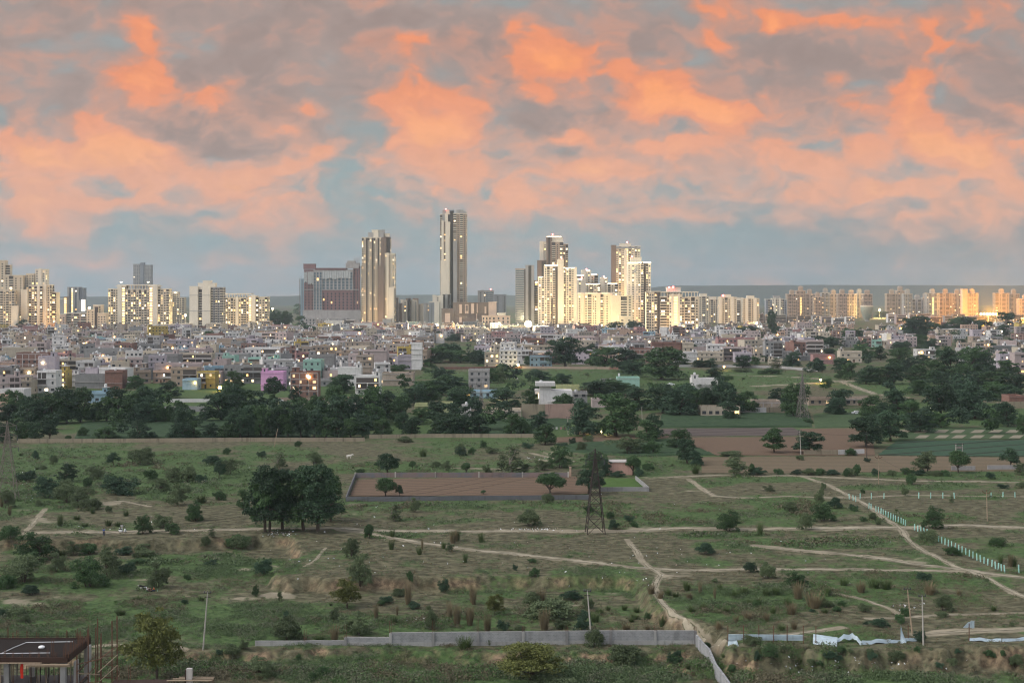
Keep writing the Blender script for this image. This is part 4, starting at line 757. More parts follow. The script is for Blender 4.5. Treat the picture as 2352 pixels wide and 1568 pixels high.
# ------------------------------------------------------------------ high-rise blocks
def lit_choice(rr, p):
    if rr.random() < p: return rr.choices(LIT, [4,4,3,2.5,3])[0]
    return None
class Tower:
    """a block built of masses; x runs along the front, y away from the viewer, z up"""
    def __init__(s, name, label, cat, uc, d, rz=0.0, group='residential towers', seed=0, fh=3.5, p=.08, wmat=None, trim=None, limit=100):
        s.k = d/F; s.d = d; s.uc = uc; s.x = (uc-UC)*s.k; s.rr = random.Random(seed or int(uc*7+d)); s.fh = fh; s.p = p
        s.root = thing(name, label, cat, (s.x, d, 0), rz, group); s.limit = limit
        s.mats = [wmat or T_cream, trim or T_white, T_brown, T_dark, T_grey, T_concr, T_maroon, T_tan, T_slate, T_peach]
        s.mb = MB(); s.win = []; s.bal = []; s.strips = []; s.reds = []
    def X(s, u): return (u-s.uc)*s.k
    def Z(s, v): return HC-(v-VH)*s.k
    def mass(s, u0, u1, vtop, y0=0.0, y1=18.0, front='', side='', m=0, vbot=None, cap=True, fh=None, p=None, crown=0):
        x0, x1, z1 = s.X(u0), s.X(u1), s.Z(vtop); z0 = 0.0 if vbot is None else s.Z(vbot)
        s.mb.box(x0, x1, y0, y1, z0, z1, m)
        if cap: s.mb.box(x0-.4, x1+.4, y0-.4, y1+.4, z1, z1+.9, 1 if m == 0 else m)
        fh = fh or s.fh; p = s.p if p is None else p
        # the face to the viewer, and the flank that shows (left blocks show their right flank and the other way round)
        def fbox(a0, a1, n0, n1, za, zb):      # along the front, outwards
            return (x0+a0, x0+a1, y0-n1, y0-n0, za, zb)
        if front: s.face(front, x1-x0, z0, z1, fbox, fh, p)
        if side:
            if (x0+x1)/2+s.x > 0:
                fb = lambda a0, a1, n0, n1, za, zb: (x0-n1, x0-n0, y1-a1, y1-a0, za, zb)
            else:
                fb = lambda a0, a1, n0, n1, za, zb: (x1+n0, x1+n1, y0+a0, y0+a1, za, zb)
            s.face(side, y1-y0, z0, z1, fb, fh, p)
        return s
    def face(s, spec, L, z0, z1, fb, fh, p):
        toks = [(t[0], float(t[1:]) if len(t) > 1 else 1.0) for t in spec.split()]
        tot = sum(w for _, w in toks); a = 0.0; nf = max(1, int((z1-z0)/fh)); rr = s.rr
        for t, w in toks:
            wd = w/tot*L; a0, a1 = a, a+wd; a += wd; c = (a0+a1)/2
            if t in 'PQRSTU':
                s.mb.box(*fb(a0+.02*wd, a1-.02*wd, -.3, 1.1, z0, z1+ (1.8 if t in 'PU' else .6)), m={'P':1,'Q':2,'R':4,'S':7,'T':8,'U':9}[t])
            elif t == 'D': s.mb.box(*fb(a0, a1, -.3, .06, z0, z1-.3), m=3)  # dark panel on the wall painted as the shade of a slot
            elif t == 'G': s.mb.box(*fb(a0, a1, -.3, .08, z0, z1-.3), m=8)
            if t == 'b': s.mb.box(*fb(a0+.04*wd, a1-.04*wd, -.3, .05, z0, z1-.4), m=3)  # dark panel painted as the shade inside the balcony bay
            if t in 'wbLgvado':
                for k in range(nf):
                    z = z0+k*fh
                    if z+fh > z1+.3: break
                    if t == 'w':
                        ww = min(wd*.62, 2.0); m = lit_choice(rr, p) or G_dark
                        s.win.append((m, fb(c-ww/2, c+ww/2, .0, .10, z+1.0, z+fh-.75)))
                    elif t == 'v':     # a pair of small windows
                        for q in (-.24, .24):
                            m = lit_choice(rr, p*.8) or G_dark
                            s.win.append((m, fb(c+q*wd-.16*wd, c+q*wd+.16*wd, .0, .10, z+1.1, z+fh-.9)))
                    elif t == 'a':     # tall arched hotel windows
                        s.win.append((lit_choice(rr, p) or G_blue, fb(c-wd*.3, c+wd*.3, .0, .12, z+.3, z+fh-.4)))
                    elif t == 'd':     # small openings in a bare wall
                        s.win.append((lit_choice(rr, p*.5) or G_dark, fb(c-wd*.17, c+wd*.17, .0, .10, z+1.1, z+fh-.8)))
                    elif t == 'L':
                        s.win.append((rr.choice([LIT[0], LIT[1], LIT[0]]), fb(c-wd*.36, c+wd*.36, .0, .12, z+.9, z+fh-.7)))
                    elif t == 'o':
                        s.win.append((L_amber, fb(c-wd*.42, c+wd*.42, .0, .12, z+.5, z+fh-.5)))
                    elif t == 'g':
                        s.win.append((lit_choice(rr, p*.5) or G_blue, fb(a0+.3, a1-.3, .0, .10, z+.9, z+fh-.6)))
                    elif t == 'b':
                        m = lit_choice(rr, p*1.3)
                        if m: s.win.append((m, fb(c-wd*.30, c+wd*.18, .0, .12, z+1.0, z+fh-.5)))
                        s.bal.append((s.mats[1] if rr.random() < .85 else s.mats[0], fb(a0+.03*wd, a1-.03*wd, .02, 1.25, z-.12, z+1.0)))
    def strip(s, u0, u1, v, y=-.6):
        s.strips.append((L_strip, (s.X(u0), s.X(u1), y-.25, y+.25, s.Z(v)-.35, s.Z(v)+.45))); return s
    def red(s, u, v, r=.9):
        s.reds.append((L_red, (s.X(u)-r, s.X(u)+r, 4-r, 4+r, s.Z(v)-r, s.Z(v)+r))); s.mb.box(s.X(u)-.12, s.X(u)+.12, 3.9, 4.1, s.Z(v)-7, s.Z(v)-r, 5); return s
    def box(s, u0, u1, vt, vb, y0=0, y1=8, m=0): s.mb.box(s.X(u0), s.X(u1), y0, y1, s.Z(vb), s.Z(vt), m); return s
    def done(s):
        part('wall', s.mb, s.mats, s.root)
        s.rr.shuffle(s.win); s.win.sort(key=lambda q: q[0] in (G_dark, G_blue)); s.rr.shuffle(s.bal)
        if s.win: many_parts('window', s.win, s.root, s.limit, 'windows')
        if s.bal: many_parts('balcony', s.bal, s.root, s.limit, 'balconies')
        if s.strips: many_parts('roof_light', s.strips, s.root)
        if s.reds: many_parts('warning_light', s.reds, s.root)
        landmark(s.root.get('label', ''), s.uc, 740); return s
H_ = 'apartment tower'
# far left cluster
t = Tower('apartment_tower', 'tallest cream tower cut by the picture edge, stepped roofline', H_, 20, 1952, .12, fh=3.3, p=.14)
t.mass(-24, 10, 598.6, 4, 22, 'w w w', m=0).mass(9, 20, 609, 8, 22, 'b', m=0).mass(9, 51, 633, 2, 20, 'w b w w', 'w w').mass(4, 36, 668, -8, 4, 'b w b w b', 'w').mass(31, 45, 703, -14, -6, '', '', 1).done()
t = Tower('apartment_tower', 'stepped cream tower with blank pier and amber glow at its foot', H_, 84, 1960, .0, fh=3.3, p=.2)
t.mass(55, 74, 629, 8, 24, 'w d w').mass(76, 99, 619, 9, 25, 'w P w', 'w w', 1).mass(51, 66, 666, -6, 8, '', '', 1).mass(66, 98, 657, 0, 20, 'b w b P b').mass(98, 114, 655, 2, 20, 'P w', 'b w b').mass(114, 125, 672, 8, 24, 'b').done()
t = Tower('office_tower', 'blue grey glass office tower with one lit stair strip', 'office tower', 172, 2500, 0, fh=3.6, p=.05, wmat=T_slate, trim=T_grey)
t.mass(155, 181, 660, 0, 20, 'R w L R w R', 'g g').mass(181, 190, 662, 4, 22, 'G', '', 8).mass(183, 197, 690, -6, 2, '', '', 4).done()
o = cube_part('backlit_panel', L_panel, t.root, (t.X(190), t.X(198), -6.5, -6.1, t.Z(714), t.Z(688)))
t = Tower('office_block', 'small grey block with amber lit edge left of the glass tower', 'office block', 145, 2450, 0, fh=3.4, p=.3, wmat=T_grey); t.mass(136, 148, 687, 0, 14, '').mass(147, 154, 682, -1, 12, 'L', '', 7).done()
t = Tower('apartment_block', 'long low pink block with white balcony bands behind trees', 'apartment block', 166, 2250, 0, fh=3.6, p=.05, wmat=T_peach)
t.mass(130, 152, 722, -4, 12, 'w w w').mass(150, 198, 720, 2, 20, 'b4 w b4 w b4').done()
t = Tower('apartment_block', 'short cream block with zigzag stair shaft beside long cream slab', 'apartment block', 221, 1950, 0, fh=3.3, p=.08)
t.mass(199, 217, 712, 0, 14, 'w w').mass(217, 225, 704, 1, 14, 'D', '').mass(211, 231, 701, 6, 16, 'w w').mass(224, 243, 720, 0, 14, 'w w w').done()
for k in range(11): t.mb.bar((t.X(217.6), -.3, 3+k*3.3), (t.X(224.5), -.3, 5.6+k*3.3), .28, 1)
t = Tower('apartment_block', 'wide cream slab with bright lit stair strips and columned rooftop frame', 'apartment block', 317, 2000, 0, fh=3.5, p=.16)
t.mass(247, 270, 664, 3, 20, 'w b w w').mass(270, 287, 657, 0, 18, 'P3 L2').mass(287, 343, 665, 1, 18, 'w b w b w b w b w').mass(343, 362, 657, 0, 18, 'L2 P3').mass(361, 387, 664, 3, 20, 'b w w b', 'w w')
for q in range(9): t.box(287+q*6.4, 289+q*6.4, 655, 665, 3, 5, 1)
t.box(270, 362, 653.5, 656, 0, 18, 1).box(266, 290, 656, 658, -1, 18, 1).box(341, 366, 656, 658, -1, 18, 1)
t.strip(276, 281, 648).strip(338, 343, 648).done()
t = Tower('apartment_tower', 'hazy grey tower under construction rising behind the wide cream slab', H_, 326, 3600, 0, fh=3.4, p=.03, wmat=T_grey, trim=T_grey); t.mass(306, 322, 607, 0, 18, 'd d d d', fh=3.6).mass(322, 330, 604, -1, 16, '', '', 8).mass(328, 347, 609, 1, 18, 'd d d d').done()
t = Tower('apartment_block', 'pale stepped block with two roof lamps right of the wide cream slab', 'apartment block', 402, 2250, 0, fh=3.4, p=.15, limit=60); t.mass(386, 396, 676, 0, 14, 'b L').mass(394, 408, 671, 4, 16, 'w w w').mass(405, 422, 684, 3, 18, 'b w b').strip(390, 394, 672).strip(401, 405, 672).done()
t = Tower('clubhouse', 'low cream building with lit ground floor between two slabs', 'building', 412, 1950, 0, fh=4, p=.5, wmat=T_peach); t.mass(387, 412, 746, 0, 12, 'w w w w').mass(412, 436, 744, -2, 12, 'd d d').done()
t = Tower('apartment_tower', 'pale tower of twin blank piers with dark balcony slot between', H_, 472, 1960, 0, fh=3.4, p=.05, wmat=T_white)
t.mass(435, 455, 660, 0, 20, 'P', '', 1).mass(455, 464, 664, 3, 20, 'b').mass(464, 483, 660, 0, 20, 'P', '', 1).mass(483, 509, 661, 3, 26, 'b w b w b', 'b w b', 4).mass(453, 492, 651, 4, 18, '', '', 1).mass(464, 482, 645.6, 5, 16, '', '', 1)  # grey right mass has the shade of the side face in its colour
for v in (678, 714, 757): t.box(434.5, 483.5, v-.6, v+.6, -1.4, -.9, 4)
t.done()
t = Tower('apartment_block', 'broad amber lit slab with columned roof frame right of the twin pier tower', 'apartment block', 561, 2060, 0, fh=3.5, p=.26)
t.mass(509, 517, 683, 1, 18, 'L').mass(517, 571, 684, 2, 20, 'b w b w P w b b w').mass(571, 587, 680, 0, 18, 'L2 P3').mass(587, 614, 683, 3, 20, 'b w w b', 'w w').mass(509, 560, 751, -10, 2, 'w w w w w w w', '', 7).mass(572, 614, 753, -8, 2, 'w w w w w', '', 0)
for q in range(9): t.box(519+q*6, 521+q*6, 675, 684, 4, 6, 1)
t.box(512, 577, 673.5, 675.5, 2, 20, 1).box(569, 590, 679, 681, -1, 18, 1).strip(512, 515, 671).done()
# hotel under construction
t = Tower('unfinished_hotel', 'broad maroon hotel under construction with white netting and scaffold', 'hotel', 760, 2541, 0, 'large buildings beyond the town', fh=5.2, p=.03, wmat=T_maroon, trim=T_concr)
t.mass(698, 721, 619, 0, 30, 'd d d', m=6, cap=False).mass(720, 740, 619, -1, 30, 'a a a', m=5, cap=False).mass(739, 811, 665, 0, 30, 'd d d d d d d d', m=6, cap=False).mass(739, 811, 619, .1, 30, 'a a a a a a a a', m=5, vbot=665, cap=False).mass(811, 824, 612, 2, 28, 'd d', m=6)
t.mass(697, 724, 607, -1, 12, '', '', 6, vbot=618).mass(724, 794, 616.5, -1.5, 30, '', '', 6, vbot=620).mass(794, 824, 605, 0, 20, '', '', 5, vbot=616).mass(797, 815, 600, 3, 14, '', '', 5, vbot=606).mass(698, 824, 664, -1, 0, '', '', 5, vbot=666, cap=False)
t.mass(697, 828, 712, -6, 26, '', '', 5, cap=False).mass(703, 800, 730, -14, -6, 'd d d d d d d d d d d d', '', 5, cap=False).mass(731, 792, 730.5, -17, -14, 'd d d d d d d d', '', 1, vbot=743, cap=False)
t.mass(826, 851, 716, -8, -6, '', '', 1, vbot=733, cap=False).done()
net = MB()
for x0, x1, v0, v1 in ((698.5, 706, 625, 648), (707, 720.5, 624, 652), (741, 806, 622, 640)):
    n = 12
    for i in range(n):
        ua, ub = x0+(x1-x0)*i/n, x0+(x1-x0)*(i+.86)/n
        net.box(t.X(ua), t.X(ub), -2.1, -1.9, t.Z(v1+rnd.uniform(-2,2)), t.Z(v0+rnd.uniform(-1,1)))
part('netting', net, surf('white_net', (.50,.52,.52), .3, .2), t.root)
sc = MB()
for x in (688, 694):
    for y in (-1, 3): sc.bar((t.X(x), y, 0), (t.X(x), y, t.Z(640)), .28)
for k in range(26): 
    z = 4+k*3.2; sc.bar((t.X(688), -1, z), (t.X(694), -1, z), .2); sc.bar((t.X(688), -1, z), (t.X(694), -1, z+3.2), .16)
for k in range(22): sc.bar((t.X(697.5), -2.6, 8+k*4.2), (t.X(721), -2.6, 8+k*4.2), .13)
part('scaffold_lattice', sc, STEEL, t.root); sc = MB()
for x in (813, 817, 821, 824.5): sc.bar((t.X(x), 6, t.Z(606)), (t.X(x), 6, t.Z(592+(x-813)*-.3)), .3)
for k in range(6): sc.bar((t.X(811), 6, t.Z(605-2*k)), (t.X(824.5), 6, t.Z(605-2*k)), .22)
part('scaffold_lattice', sc, STEEL, t.root)
t = Tower('blue_netted_block', 'slim block wrapped in teal netting beside the maroon hotel', 'building', 693, 2600, 0, 'large buildings beyond the town', fh=4, p=.02, wmat=W['blue'], trim=T_grey); t.mass(690, 698, 640, 2, 20, '', '', 0, cap=False).done()
# second tallest
t = Tower('apartment_tower', 'second tallest tower, cream balcony grid with brown pier, stepped right side', H_, 869, 2300, 0, fh=3.15, p=.10)
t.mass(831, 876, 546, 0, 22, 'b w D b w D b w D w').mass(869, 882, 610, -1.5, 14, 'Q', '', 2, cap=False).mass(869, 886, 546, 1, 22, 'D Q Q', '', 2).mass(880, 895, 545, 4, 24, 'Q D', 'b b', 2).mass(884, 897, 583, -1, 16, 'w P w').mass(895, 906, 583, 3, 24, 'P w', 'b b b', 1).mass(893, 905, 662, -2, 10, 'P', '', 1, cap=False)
t.mass(845, 881, 535, 5, 20, 'R P R', '', 4, vbot=546).mass(853, 868, 528.5, 6, 18, '', '', 1, vbot=546).mass(868, 881, 528.5, 7, 18, '', '', 4, vbot=546).mass(882, 893, 537, 8, 18, '', '', 1, vbot=548).mass(828, 833, 610, 6, 24, 'b').done()
# tallest
t = Tower('apartment_tower', 'tallest tower of all, slim dark slot between pale piers', H_, 1041, 2300, 0, fh=3.15, p=.05, wmat=T_tan)
t.mass(1010.5, 1015, 493, 3, 22, 'b').mass(1014, 1024, 509, 0, 20, 'P w').mass(1023, 1034, 512, -1, 14, 'P', '', 1).mass(1024, 1032, 543, -3, 6, 'P', '', 1, cap=False).mass(1014, 1036, 492, 5, 22, 'R P D').mass(1034, 1041, 486, 3, 22, 'D', '', 3)
t.mass(1041, 1050, 553, -1.5, 12, 'R', '', 4, cap=False).mass(1041, 1071, 491, 1, 22, 'b w b w', 'b b').mass(1016, 1024, 483, 7, 18, '', '', 4, vbot=492).mass(1024, 1032, 482.7, 7, 18, '', '', 1, vbot=492).mass(1032, 1042, 483, 6, 18, '', '', 8, vbot=492).mass(1048, 1064, 482.7, 6, 20, '', '', 4, vbot=491).mass(1064, 1071, 487, 6, 20, '', '', 4, vbot=491)
t.mass(1012, 1036, 600, -1.2, 3, 'P D', '', 1, cap=False).red(1024, 480, .7).done()
t = Tower('podium_block', 'dark podium at the foot of the tallest tower', 'building', 1030, 2250, 0, 'large buildings beyond the town', fh=3.5, p=.05, wmat=T_slate); t.mass(1016, 1034, 676, 2, 20, 'D R D').mass(994, 1018, 680, -6, 10, 'P w P', '', 1).mass(986, 1010, 694, -8, 10, 'w P', '', 0).done()
# mixed brown and white blocks between the two tallest towers
for i, (u0, u1, v, m, f, y) in enumerate([(903,914,684,4,'R D',10),(912,922,697,2,'Q',2),(920,934,690,1,'P w',6),(932,942,686,2,'Q D',8),(940,958,690,1,'w P w',5),(948,960,686,2,'Q',10),(956,972,699,1,'P w P',0),(905,918,700,2,'Q D Q',-6),(916,932,704,2,'D Q',-8),(972,988,697,4,'R w',4),(978,992,702,1,'P w',-4),(968,984,709,0,'w w w',-10),(924,944,716,0,'b w b',-12),(942,966,712,1,'w P w',-14),(984,1004,711,1,'P w P',-12),(1000,1016,705,4,'R w',-6)]):
    c = {1:'white',2:'brown',4:'grey',0:'cream'}[m]
    t = Tower('apartment_block', '', 'apartment block', (u0+u1)/2, 2420+i*14, 0, 'blocks between the two tallest towers', fh=3.4, p=.03, limit=40); t.mass(u0, u1, v, 0, 16, f, '', m); t.done(); LANDMARKS.pop()
    auto(t.root, f'{c} mid-rise block', 'apartment block', 'blocks between the two tallest towers', (t.x, t.d, t.Z(v)))
t = Tower('shopping_mall', 'brown tiled mall with cream framed rectangular openings', 'mall', 1077, 2150, 0, 'large buildings beyond the town', fh=9, p=.02, wmat=T_brown, trim=T_peach)
t.mass(1014, 1042, 710, 0, 40, '', '', 2).mass(1040, 1124, 696, 1, 40, '', '', 2).mass(1122, 1140, 694.5, 0, 40, '', '', 9).mass(1018, 1106, 747, -14, 0, 'd d d d d d d d d d d d d d d d', '', 9, fh=8)
for a, b_, v0, v1 in ((1022,1034,719,740),(1055,1061,699,720),(1068,1076,699,720),(1082,1089,697,720),(1095,1097,697,718),(1113,1117,704,720),(1055,1061,728,740),(1094,1096,720,740)): t.box(a, b_, v0, v1, -.5, .9, 9)
t.box(1069.5, 1074.5, 701, 714, -.7, -.4, 2).done()
t = Tower('white_institute', 'long low white building with ribbon windows and a central tower', 'building', 947, 2020, 0, 'large buildings beyond the town', fh=5.5, p=.02, wmat=T_white)
t.mass(879, 1014, 752.5, 0, 16, '', '', 1).mass(941, 952, 743, -3, 14, '', '', 8).mass(938, 955, 740, -3, 10, '', '', 1, vbot=744)
for i in range(13): t.win += [(G_dark, (t.X(881+i*10.2 + (2 if i > 5 else 0)), t.X(888+i*10.2+(2 if i > 5 else 0)), -.2, .1, t.Z(760.5), t.Z(757)))]
for i in range(13): t.win += [(G_dark, (t.X(881+i*10.2+(2 if i > 5 else 0)), t.X(887+i*10.2+(2 if i > 5 else 0)), -.2, .1, t.Z(768), t.Z(765)))]
t.done()
# roof sign of the white building
cu = bpy.data.curves.new('sign_text', 'FONT'); cu.body = 'ASHOKA'; cu.size = 5.0; cu.align_x = 'CENTER'; cu.extrude = .1
o = bpy.data.objects.new('sign_text', cu); COL.objects.link(o); bpy.context.view_layer.update()
me = bpy.data.meshes.new_from_object(o.evaluated_get(bpy.context.evaluated_depsgraph_get())); bpy.data.objects.remove(o); me.materials.clear(); me.materials.append(W['mint'])
o = add('sign_text', me, t.root, (t.X(946.5), -3.6, t.Z(746.5)+1.8)); o.rotation_euler = (R(90),0,0)
part('sign_board', MB().box(t.X(938.5), t.X(955), -3.2, -2.8, t.Z(746), t.Z(738)), T_slate, t.root)
t = Tower('hall', 'plain pale pink hall with blank front wall', 'hall', 840, 2060, 0, 'large buildings beyond the town', fh=6, p=0, wmat=W['white'], trim=W['pink']); t.mass(808, 879, 742, 0, 30, '', '', 0).mass(792, 812, 736, 8, 30, 'D', '', 5).mass(878, 898, 734, 6, 24, 'd d', '', 4).done()
t = Tower('office_block', 'dark slate office block with stepped grey top', 'office block', 1130, 2500, 0, 'large buildings beyond the town', fh=3.6, p=.08, wmat=T_slate, trim=T_grey)
t.mass(1132, 1163, 677, 0, 22, 'T w T w', '', 8).mass(1097, 1134, 668, 2, 22, 'R w P w g4', '', 4).red(1127, 664, .8).done()
t = Tower('housing_block', 'squat peach block with four square window rows below the slate block', 'building', 1140, 2080, 0, 'large buildings beyond the town', fh=5, p=.02, wmat=T_peach); t.mass(1107, 1129, 726, 0, 16, 'w w w', '', 9).mass(1129, 1172, 726, .5, 16, 'd d d d', '', 9).mass(1143, 1161, 720, 3, 14, '', '', 1).done()
# central cluster
t = Tower('apartment_tower', 'brown grey tower with glazed balcony bands left of the bright cluster', H_, 1206, 2200, 0, 'towers of the bright cluster', fh=3.5, p=.06, wmat=T_grey, trim=T_tan)
t.mass(1184, 1208, 618, 0, 20, 'g5 D').mass(1207, 1227, 610, -1, 20, 'R D R', '', 4).mass(1227, 1238, 645, 4, 22, 'b', '', 2).done()
t = Tower('apartment_tower', 'tall tower behind with lit roof cap and brown corner pier', H_, 1272, 2450, 0, 'towers of the bright cluster', fh=3.5, p=.14, wmat=T_tan)
t.mass(1234, 1254, 599, -4, 14, 'Q D', '', 2).mass(1240, 1256, 556, 4, 22, 'P w', '', 1).mass(1255, 1268, 545, 0, 20, 'Q D Q', '', 2).mass(1267, 1294, 556, -1, 20, 'b w b', '').mass(1293, 1305, 561, 3, 22, 'w b').mass(1258, 1293, 546, 3, 16, '', '', 1, vbot=558).strip(1256, 1289, 543.5, 2).red(1269.5, 538).done()
t = Tower('apartment_tower', 'bright cream tower with tall white pier and lit rooflines', H_, 1281, 2120, 0, 'towers of the bright cluster', fh=3.4, p=.12, wmat=T_white)
t.mass(1236, 1252, 637, 3, 20, 'w b', '').mass(1250, 1282, 612, 0, 20, 'w b w b D', '').mass(1281, 1295, 597.5, -2, 18, 'P', '', 1).mass(1294, 1325, 616, 0, 20, 'b w b w P', 'w w').mass(1253, 1280, 609, 4, 16, '', '', 1, vbot=613).strip(1251, 1281, 609).strip(1295, 1320, 615.5).strip(1238, 1246, 636).red(1290, 595).done()
for i, (u0, u1, v, y, f) in enumerate([(1325,1344,633,6,'b w'),(1336,1358,622,10,'P w'),(1356,1374,631,12,'w b'),(1327,1346,642,0,'w P'),(1345,1380,653,4,'w b w b'),(1379,1396,639,8,'P w'),(1394,1420,652,10,'b w b')]):
    t = Tower('apartment_tower', '', H_, (u0+u1)/2, 2200+y*6, 0, 'towers of the bright cluster', fh=3.4, p=.16, wmat=T_white, limit=50)
    t.mass(u0, u1, v, 0, 18, f, ''); t.strip(u0, u1-3, v-.6)
    if i in (1, 3, 5): t.red((u0+u1)/2, v-4)
    t.done(); LANDMARKS.pop(); auto(t.root, 'lower cream tower with lit roofline', H_, 'towers of the bright cluster', (t.x, t.d, t.Z(v)))
t = Tower('apartment_block', 'long cream block with glowing peach pilasters and roof pergola', 'apartment block', 1376, 2020, 0, 'towers of the bright cluster', fh=3.4, p=.10)
t.mass(1327, 1335, 676, 0, 18, 'w').mass(1334, 1350, 676, -1, 18, 'U w').mass(1349, 1369, 675, 0, 18, 'b w').mass(1364, 1379, 676, -1, 18, 'w U').mass(1378, 1395, 675, 0, 18, 'b w').mass(1390, 1407, 676, -1, 18, 'w U').mass(1403, 1412, 678, 0, 18, 'b')
t.box(1328, 1428, 671.5, 673.5, 0, 16, 1)
for q in range(16): t.box(1329+q*6.3, 1331+q*6.3, 673, 680, 1, 3, 1)
t.done()
t = Tower('apartment_block', 'plain cream block with one dark balcony bay', 'apartment block', 1427, 2000, 0, 'towers of the bright cluster', fh=3.6, p=.06); t.mass(1404, 1426, 679, 0, 18, '', '', 0).mass(1425, 1441, 680, 1, 18, 'b').mass(1440, 1453, 678, 0, 18, 'd').mass(1420, 1452, 727, -8, 2, 'd d', '', 0).done()
t = Tower('apartment_tower', 'tall tower with dark roof band and lit central strip', H_, 1438, 2300, 0, 'towers of the bright cluster', fh=3.4, p=.2, wmat=T_white)
t.mass(1405, 1415, 564, 0, 20, 'Q', '', 2).mass(1414, 1471, 566, 1, 20, 'w b w L1.3 b w b w', '').mass(1415, 1471, 567.5, -1, 4, '', '', 8, vbot=571, cap=False).mass(1425, 1450, 560, 4, 16, '', '', 1, vbot=567).mass(1434, 1440, 575, -1.4, 2, 'P', '', 1, cap=False).red(1441, 556).done()
t = Tower('apartment_tower', 'bright white tower with emblem on its blank side and lit roof edges', H_, 1468, 2050, 0, 'towers of the bright cluster', fh=3.4, p=.16, wmat=T_white)
t.mass(1442, 1466, 604, 0, 20, 'd d2 d', '', 1).mass(1465, 1479, 602, 1, 20, 'w b').mass(1478, 1495, 604, 2, 22, 'D b w').mass(1449, 1474, 591.5, 4, 16, '', '', 1, vbot=604).strip(1442, 1474, 603.5).strip(1478, 1495, 603).red(1452, 589).done()
em_ = MB(); 
for (a, b_) in (((1459,616),(1461,620)),((1461,620),(1458,624)),((1458,624),(1461,627)),((1456,619),(1459,622)),((1454,626),(1458,624)),((1460,612),(1462,615))):
    em_.bar((t.X(a[0]), -.2, t.Z(a[1])), (t.X(b_[0]), -.2, t.Z(b_[1])), .5, 0, 5)
part('emblem', em_, T_slate, t.root)
t = Tower('apartment_block', 'large cream block with orange lit stair and pergola roof', 'apartment block', 1545, 1840, 0, 'blocks right of the bright cluster', fh=3.55, p=.2)
t.mass(1485, 1497, 672, 3, 20, 'b w').mass(1496, 1517, 670, 1, 20, 'w b D').mass(1516, 1532, 682, 0, 18, 'b').mass(1531, 1538, 684, 1, 18, 'w').mass(1537, 1566, 677, -2, 18, 'w P o1.8 P w', '', 1).mass(1565, 1580, 684, 0, 18, 'w b').mass(1578, 1605, 682, 0, 20, 'w b w', 'w w').box(1510, 1605, 669.5, 671.5, 1, 18, 1).mass(1533, 1565, 661, 6, 18, '', '', 1, vbot=680)
for q in range(14): t.box(1511+q*7, 1512.6+q*7, 671, 683, 2, 4, 1)
t.red(1538, 660).red(1547, 659).done()
for i, (u0, u1, v, d_, f, lab) in enumerate([(1604,1629,681,2600,'w b w','narrow cream block touching the pergola roofed block'),(1626,1650,688,2720,'w b w b','cream block with small roof house behind the narrow one'),(1651,1692,683,2650,'P w b w P w','wide cream block with red roof beacon'),(1692,1708,690,2750,'b w','slim cream block between two wide ones'),(1706,1744,686,2700,'w P b w P w','last cream block of the row with raised centre')]):
    t = Tower('apartment_block', lab, 'apartment block', (u0+u1)/2, d_, 0, 'blocks right of the bright cluster', fh=3.5, p=.07, limit=60); t.mass(u0, u1, v, 0, 18, f, 'w w'); c = (u0+u1)/2; t.mass(c-8, c+8, v-6, 3, 14, '', '', 1, vbot=v)
    if i == 2: t.red(1661, 679, 1.3)
    t.done()
t = Tower('apartment_block', 'dark flanked white block standing alone with raised top', 'apartment block', 1784, 2850, 0, 'blocks on the plain', fh=3.5, p=.06, wmat=T_slate); t.mass(1760, 1774, 688, 3, 20, 'w b w').mass(1774, 1797, 686, 0, 18, 'w P b w P w', '', 1).mass(1796, 1808, 688, 3, 20, 'b w').mass(1778, 1793, 680, 4, 14, '', '', 4, vbot=688).done()
FARB = [(1808,1832,676,'tan'),(1830,1850,668,'tan'),(1849,1872,675,'tan'),(1870,1888,682,'tan'),(1888,1906,673,'grey'),(1905,1926,676,'tan'),(1925,1946,675,'tan'),(1945,1968,676,'tan'),(1966,1984,675,'grey'),(1983,2004,676,'tan'),(2037,2062,675,'tan'),(2060,2078,668,'tan'),(2076,2096,675,'grey'),(2095,2122,688,'grey'),(2120,2134,684,'grey'),(2128,2158,674,'grey'),(2157,2188,674,'tan'),(2187,2212,675,'tan'),(2221,2247,674,'tan'),(2286,2318,674,'tan'),(2318,2342,675,'tan'),(2341,2372,687,'tan')]
for i, (u0, u1, v, c) in enumerate(FARB):
    t = Tower('apartment_block', '', 'apartment block', (u0+u1)/2, 3250+(i % 3)*70+(250 if u0 > 2030 else 0), 0, 'far apartment blocks on the plain', fh=3.3, p=.03, wmat={'tan':T_tan,'grey':T_grey}[c], trim=T_peach if c == 'tan' else T_cream, limit=0)
    t.mass(u0, u1, v, 0, 20, ['w b w b w','b w b w','w b S b w'][i % 3], 'w w'); cc_ = (u0+u1)/2; t.mass(cc_-5, cc_+5, v-8, 3, 12, '', '', 0, vbot=v).mass(cc_-3, cc_+3, v-11, 4, 10, '', '', 4, vbot=v)
    if i in (1, 15): 
        for k in range(12): t.win.append((LIT[2], (t.X(cc_-2), t.X(cc_+2), -.3, .2, 6+k*3.6, 8.4+k*3.6)))
    t.done(); LANDMARKS.pop(); auto(t.root, f'far {c} apartment block', 'apartment block', 'far apartment blocks on the plain', (t.x, t.d, t.Z(v)))
t = Tower('apartment_block', 'far block with tall floodlit orange pier', 'apartment block', 2217, 3500, 0, 'far apartment blocks on the plain', fh=3.3, p=.1, wmat=T_tan, trim=T_peach, limit=0); t.mass(2210, 2222, 664, -2, 14, 'S', '', 9).done()
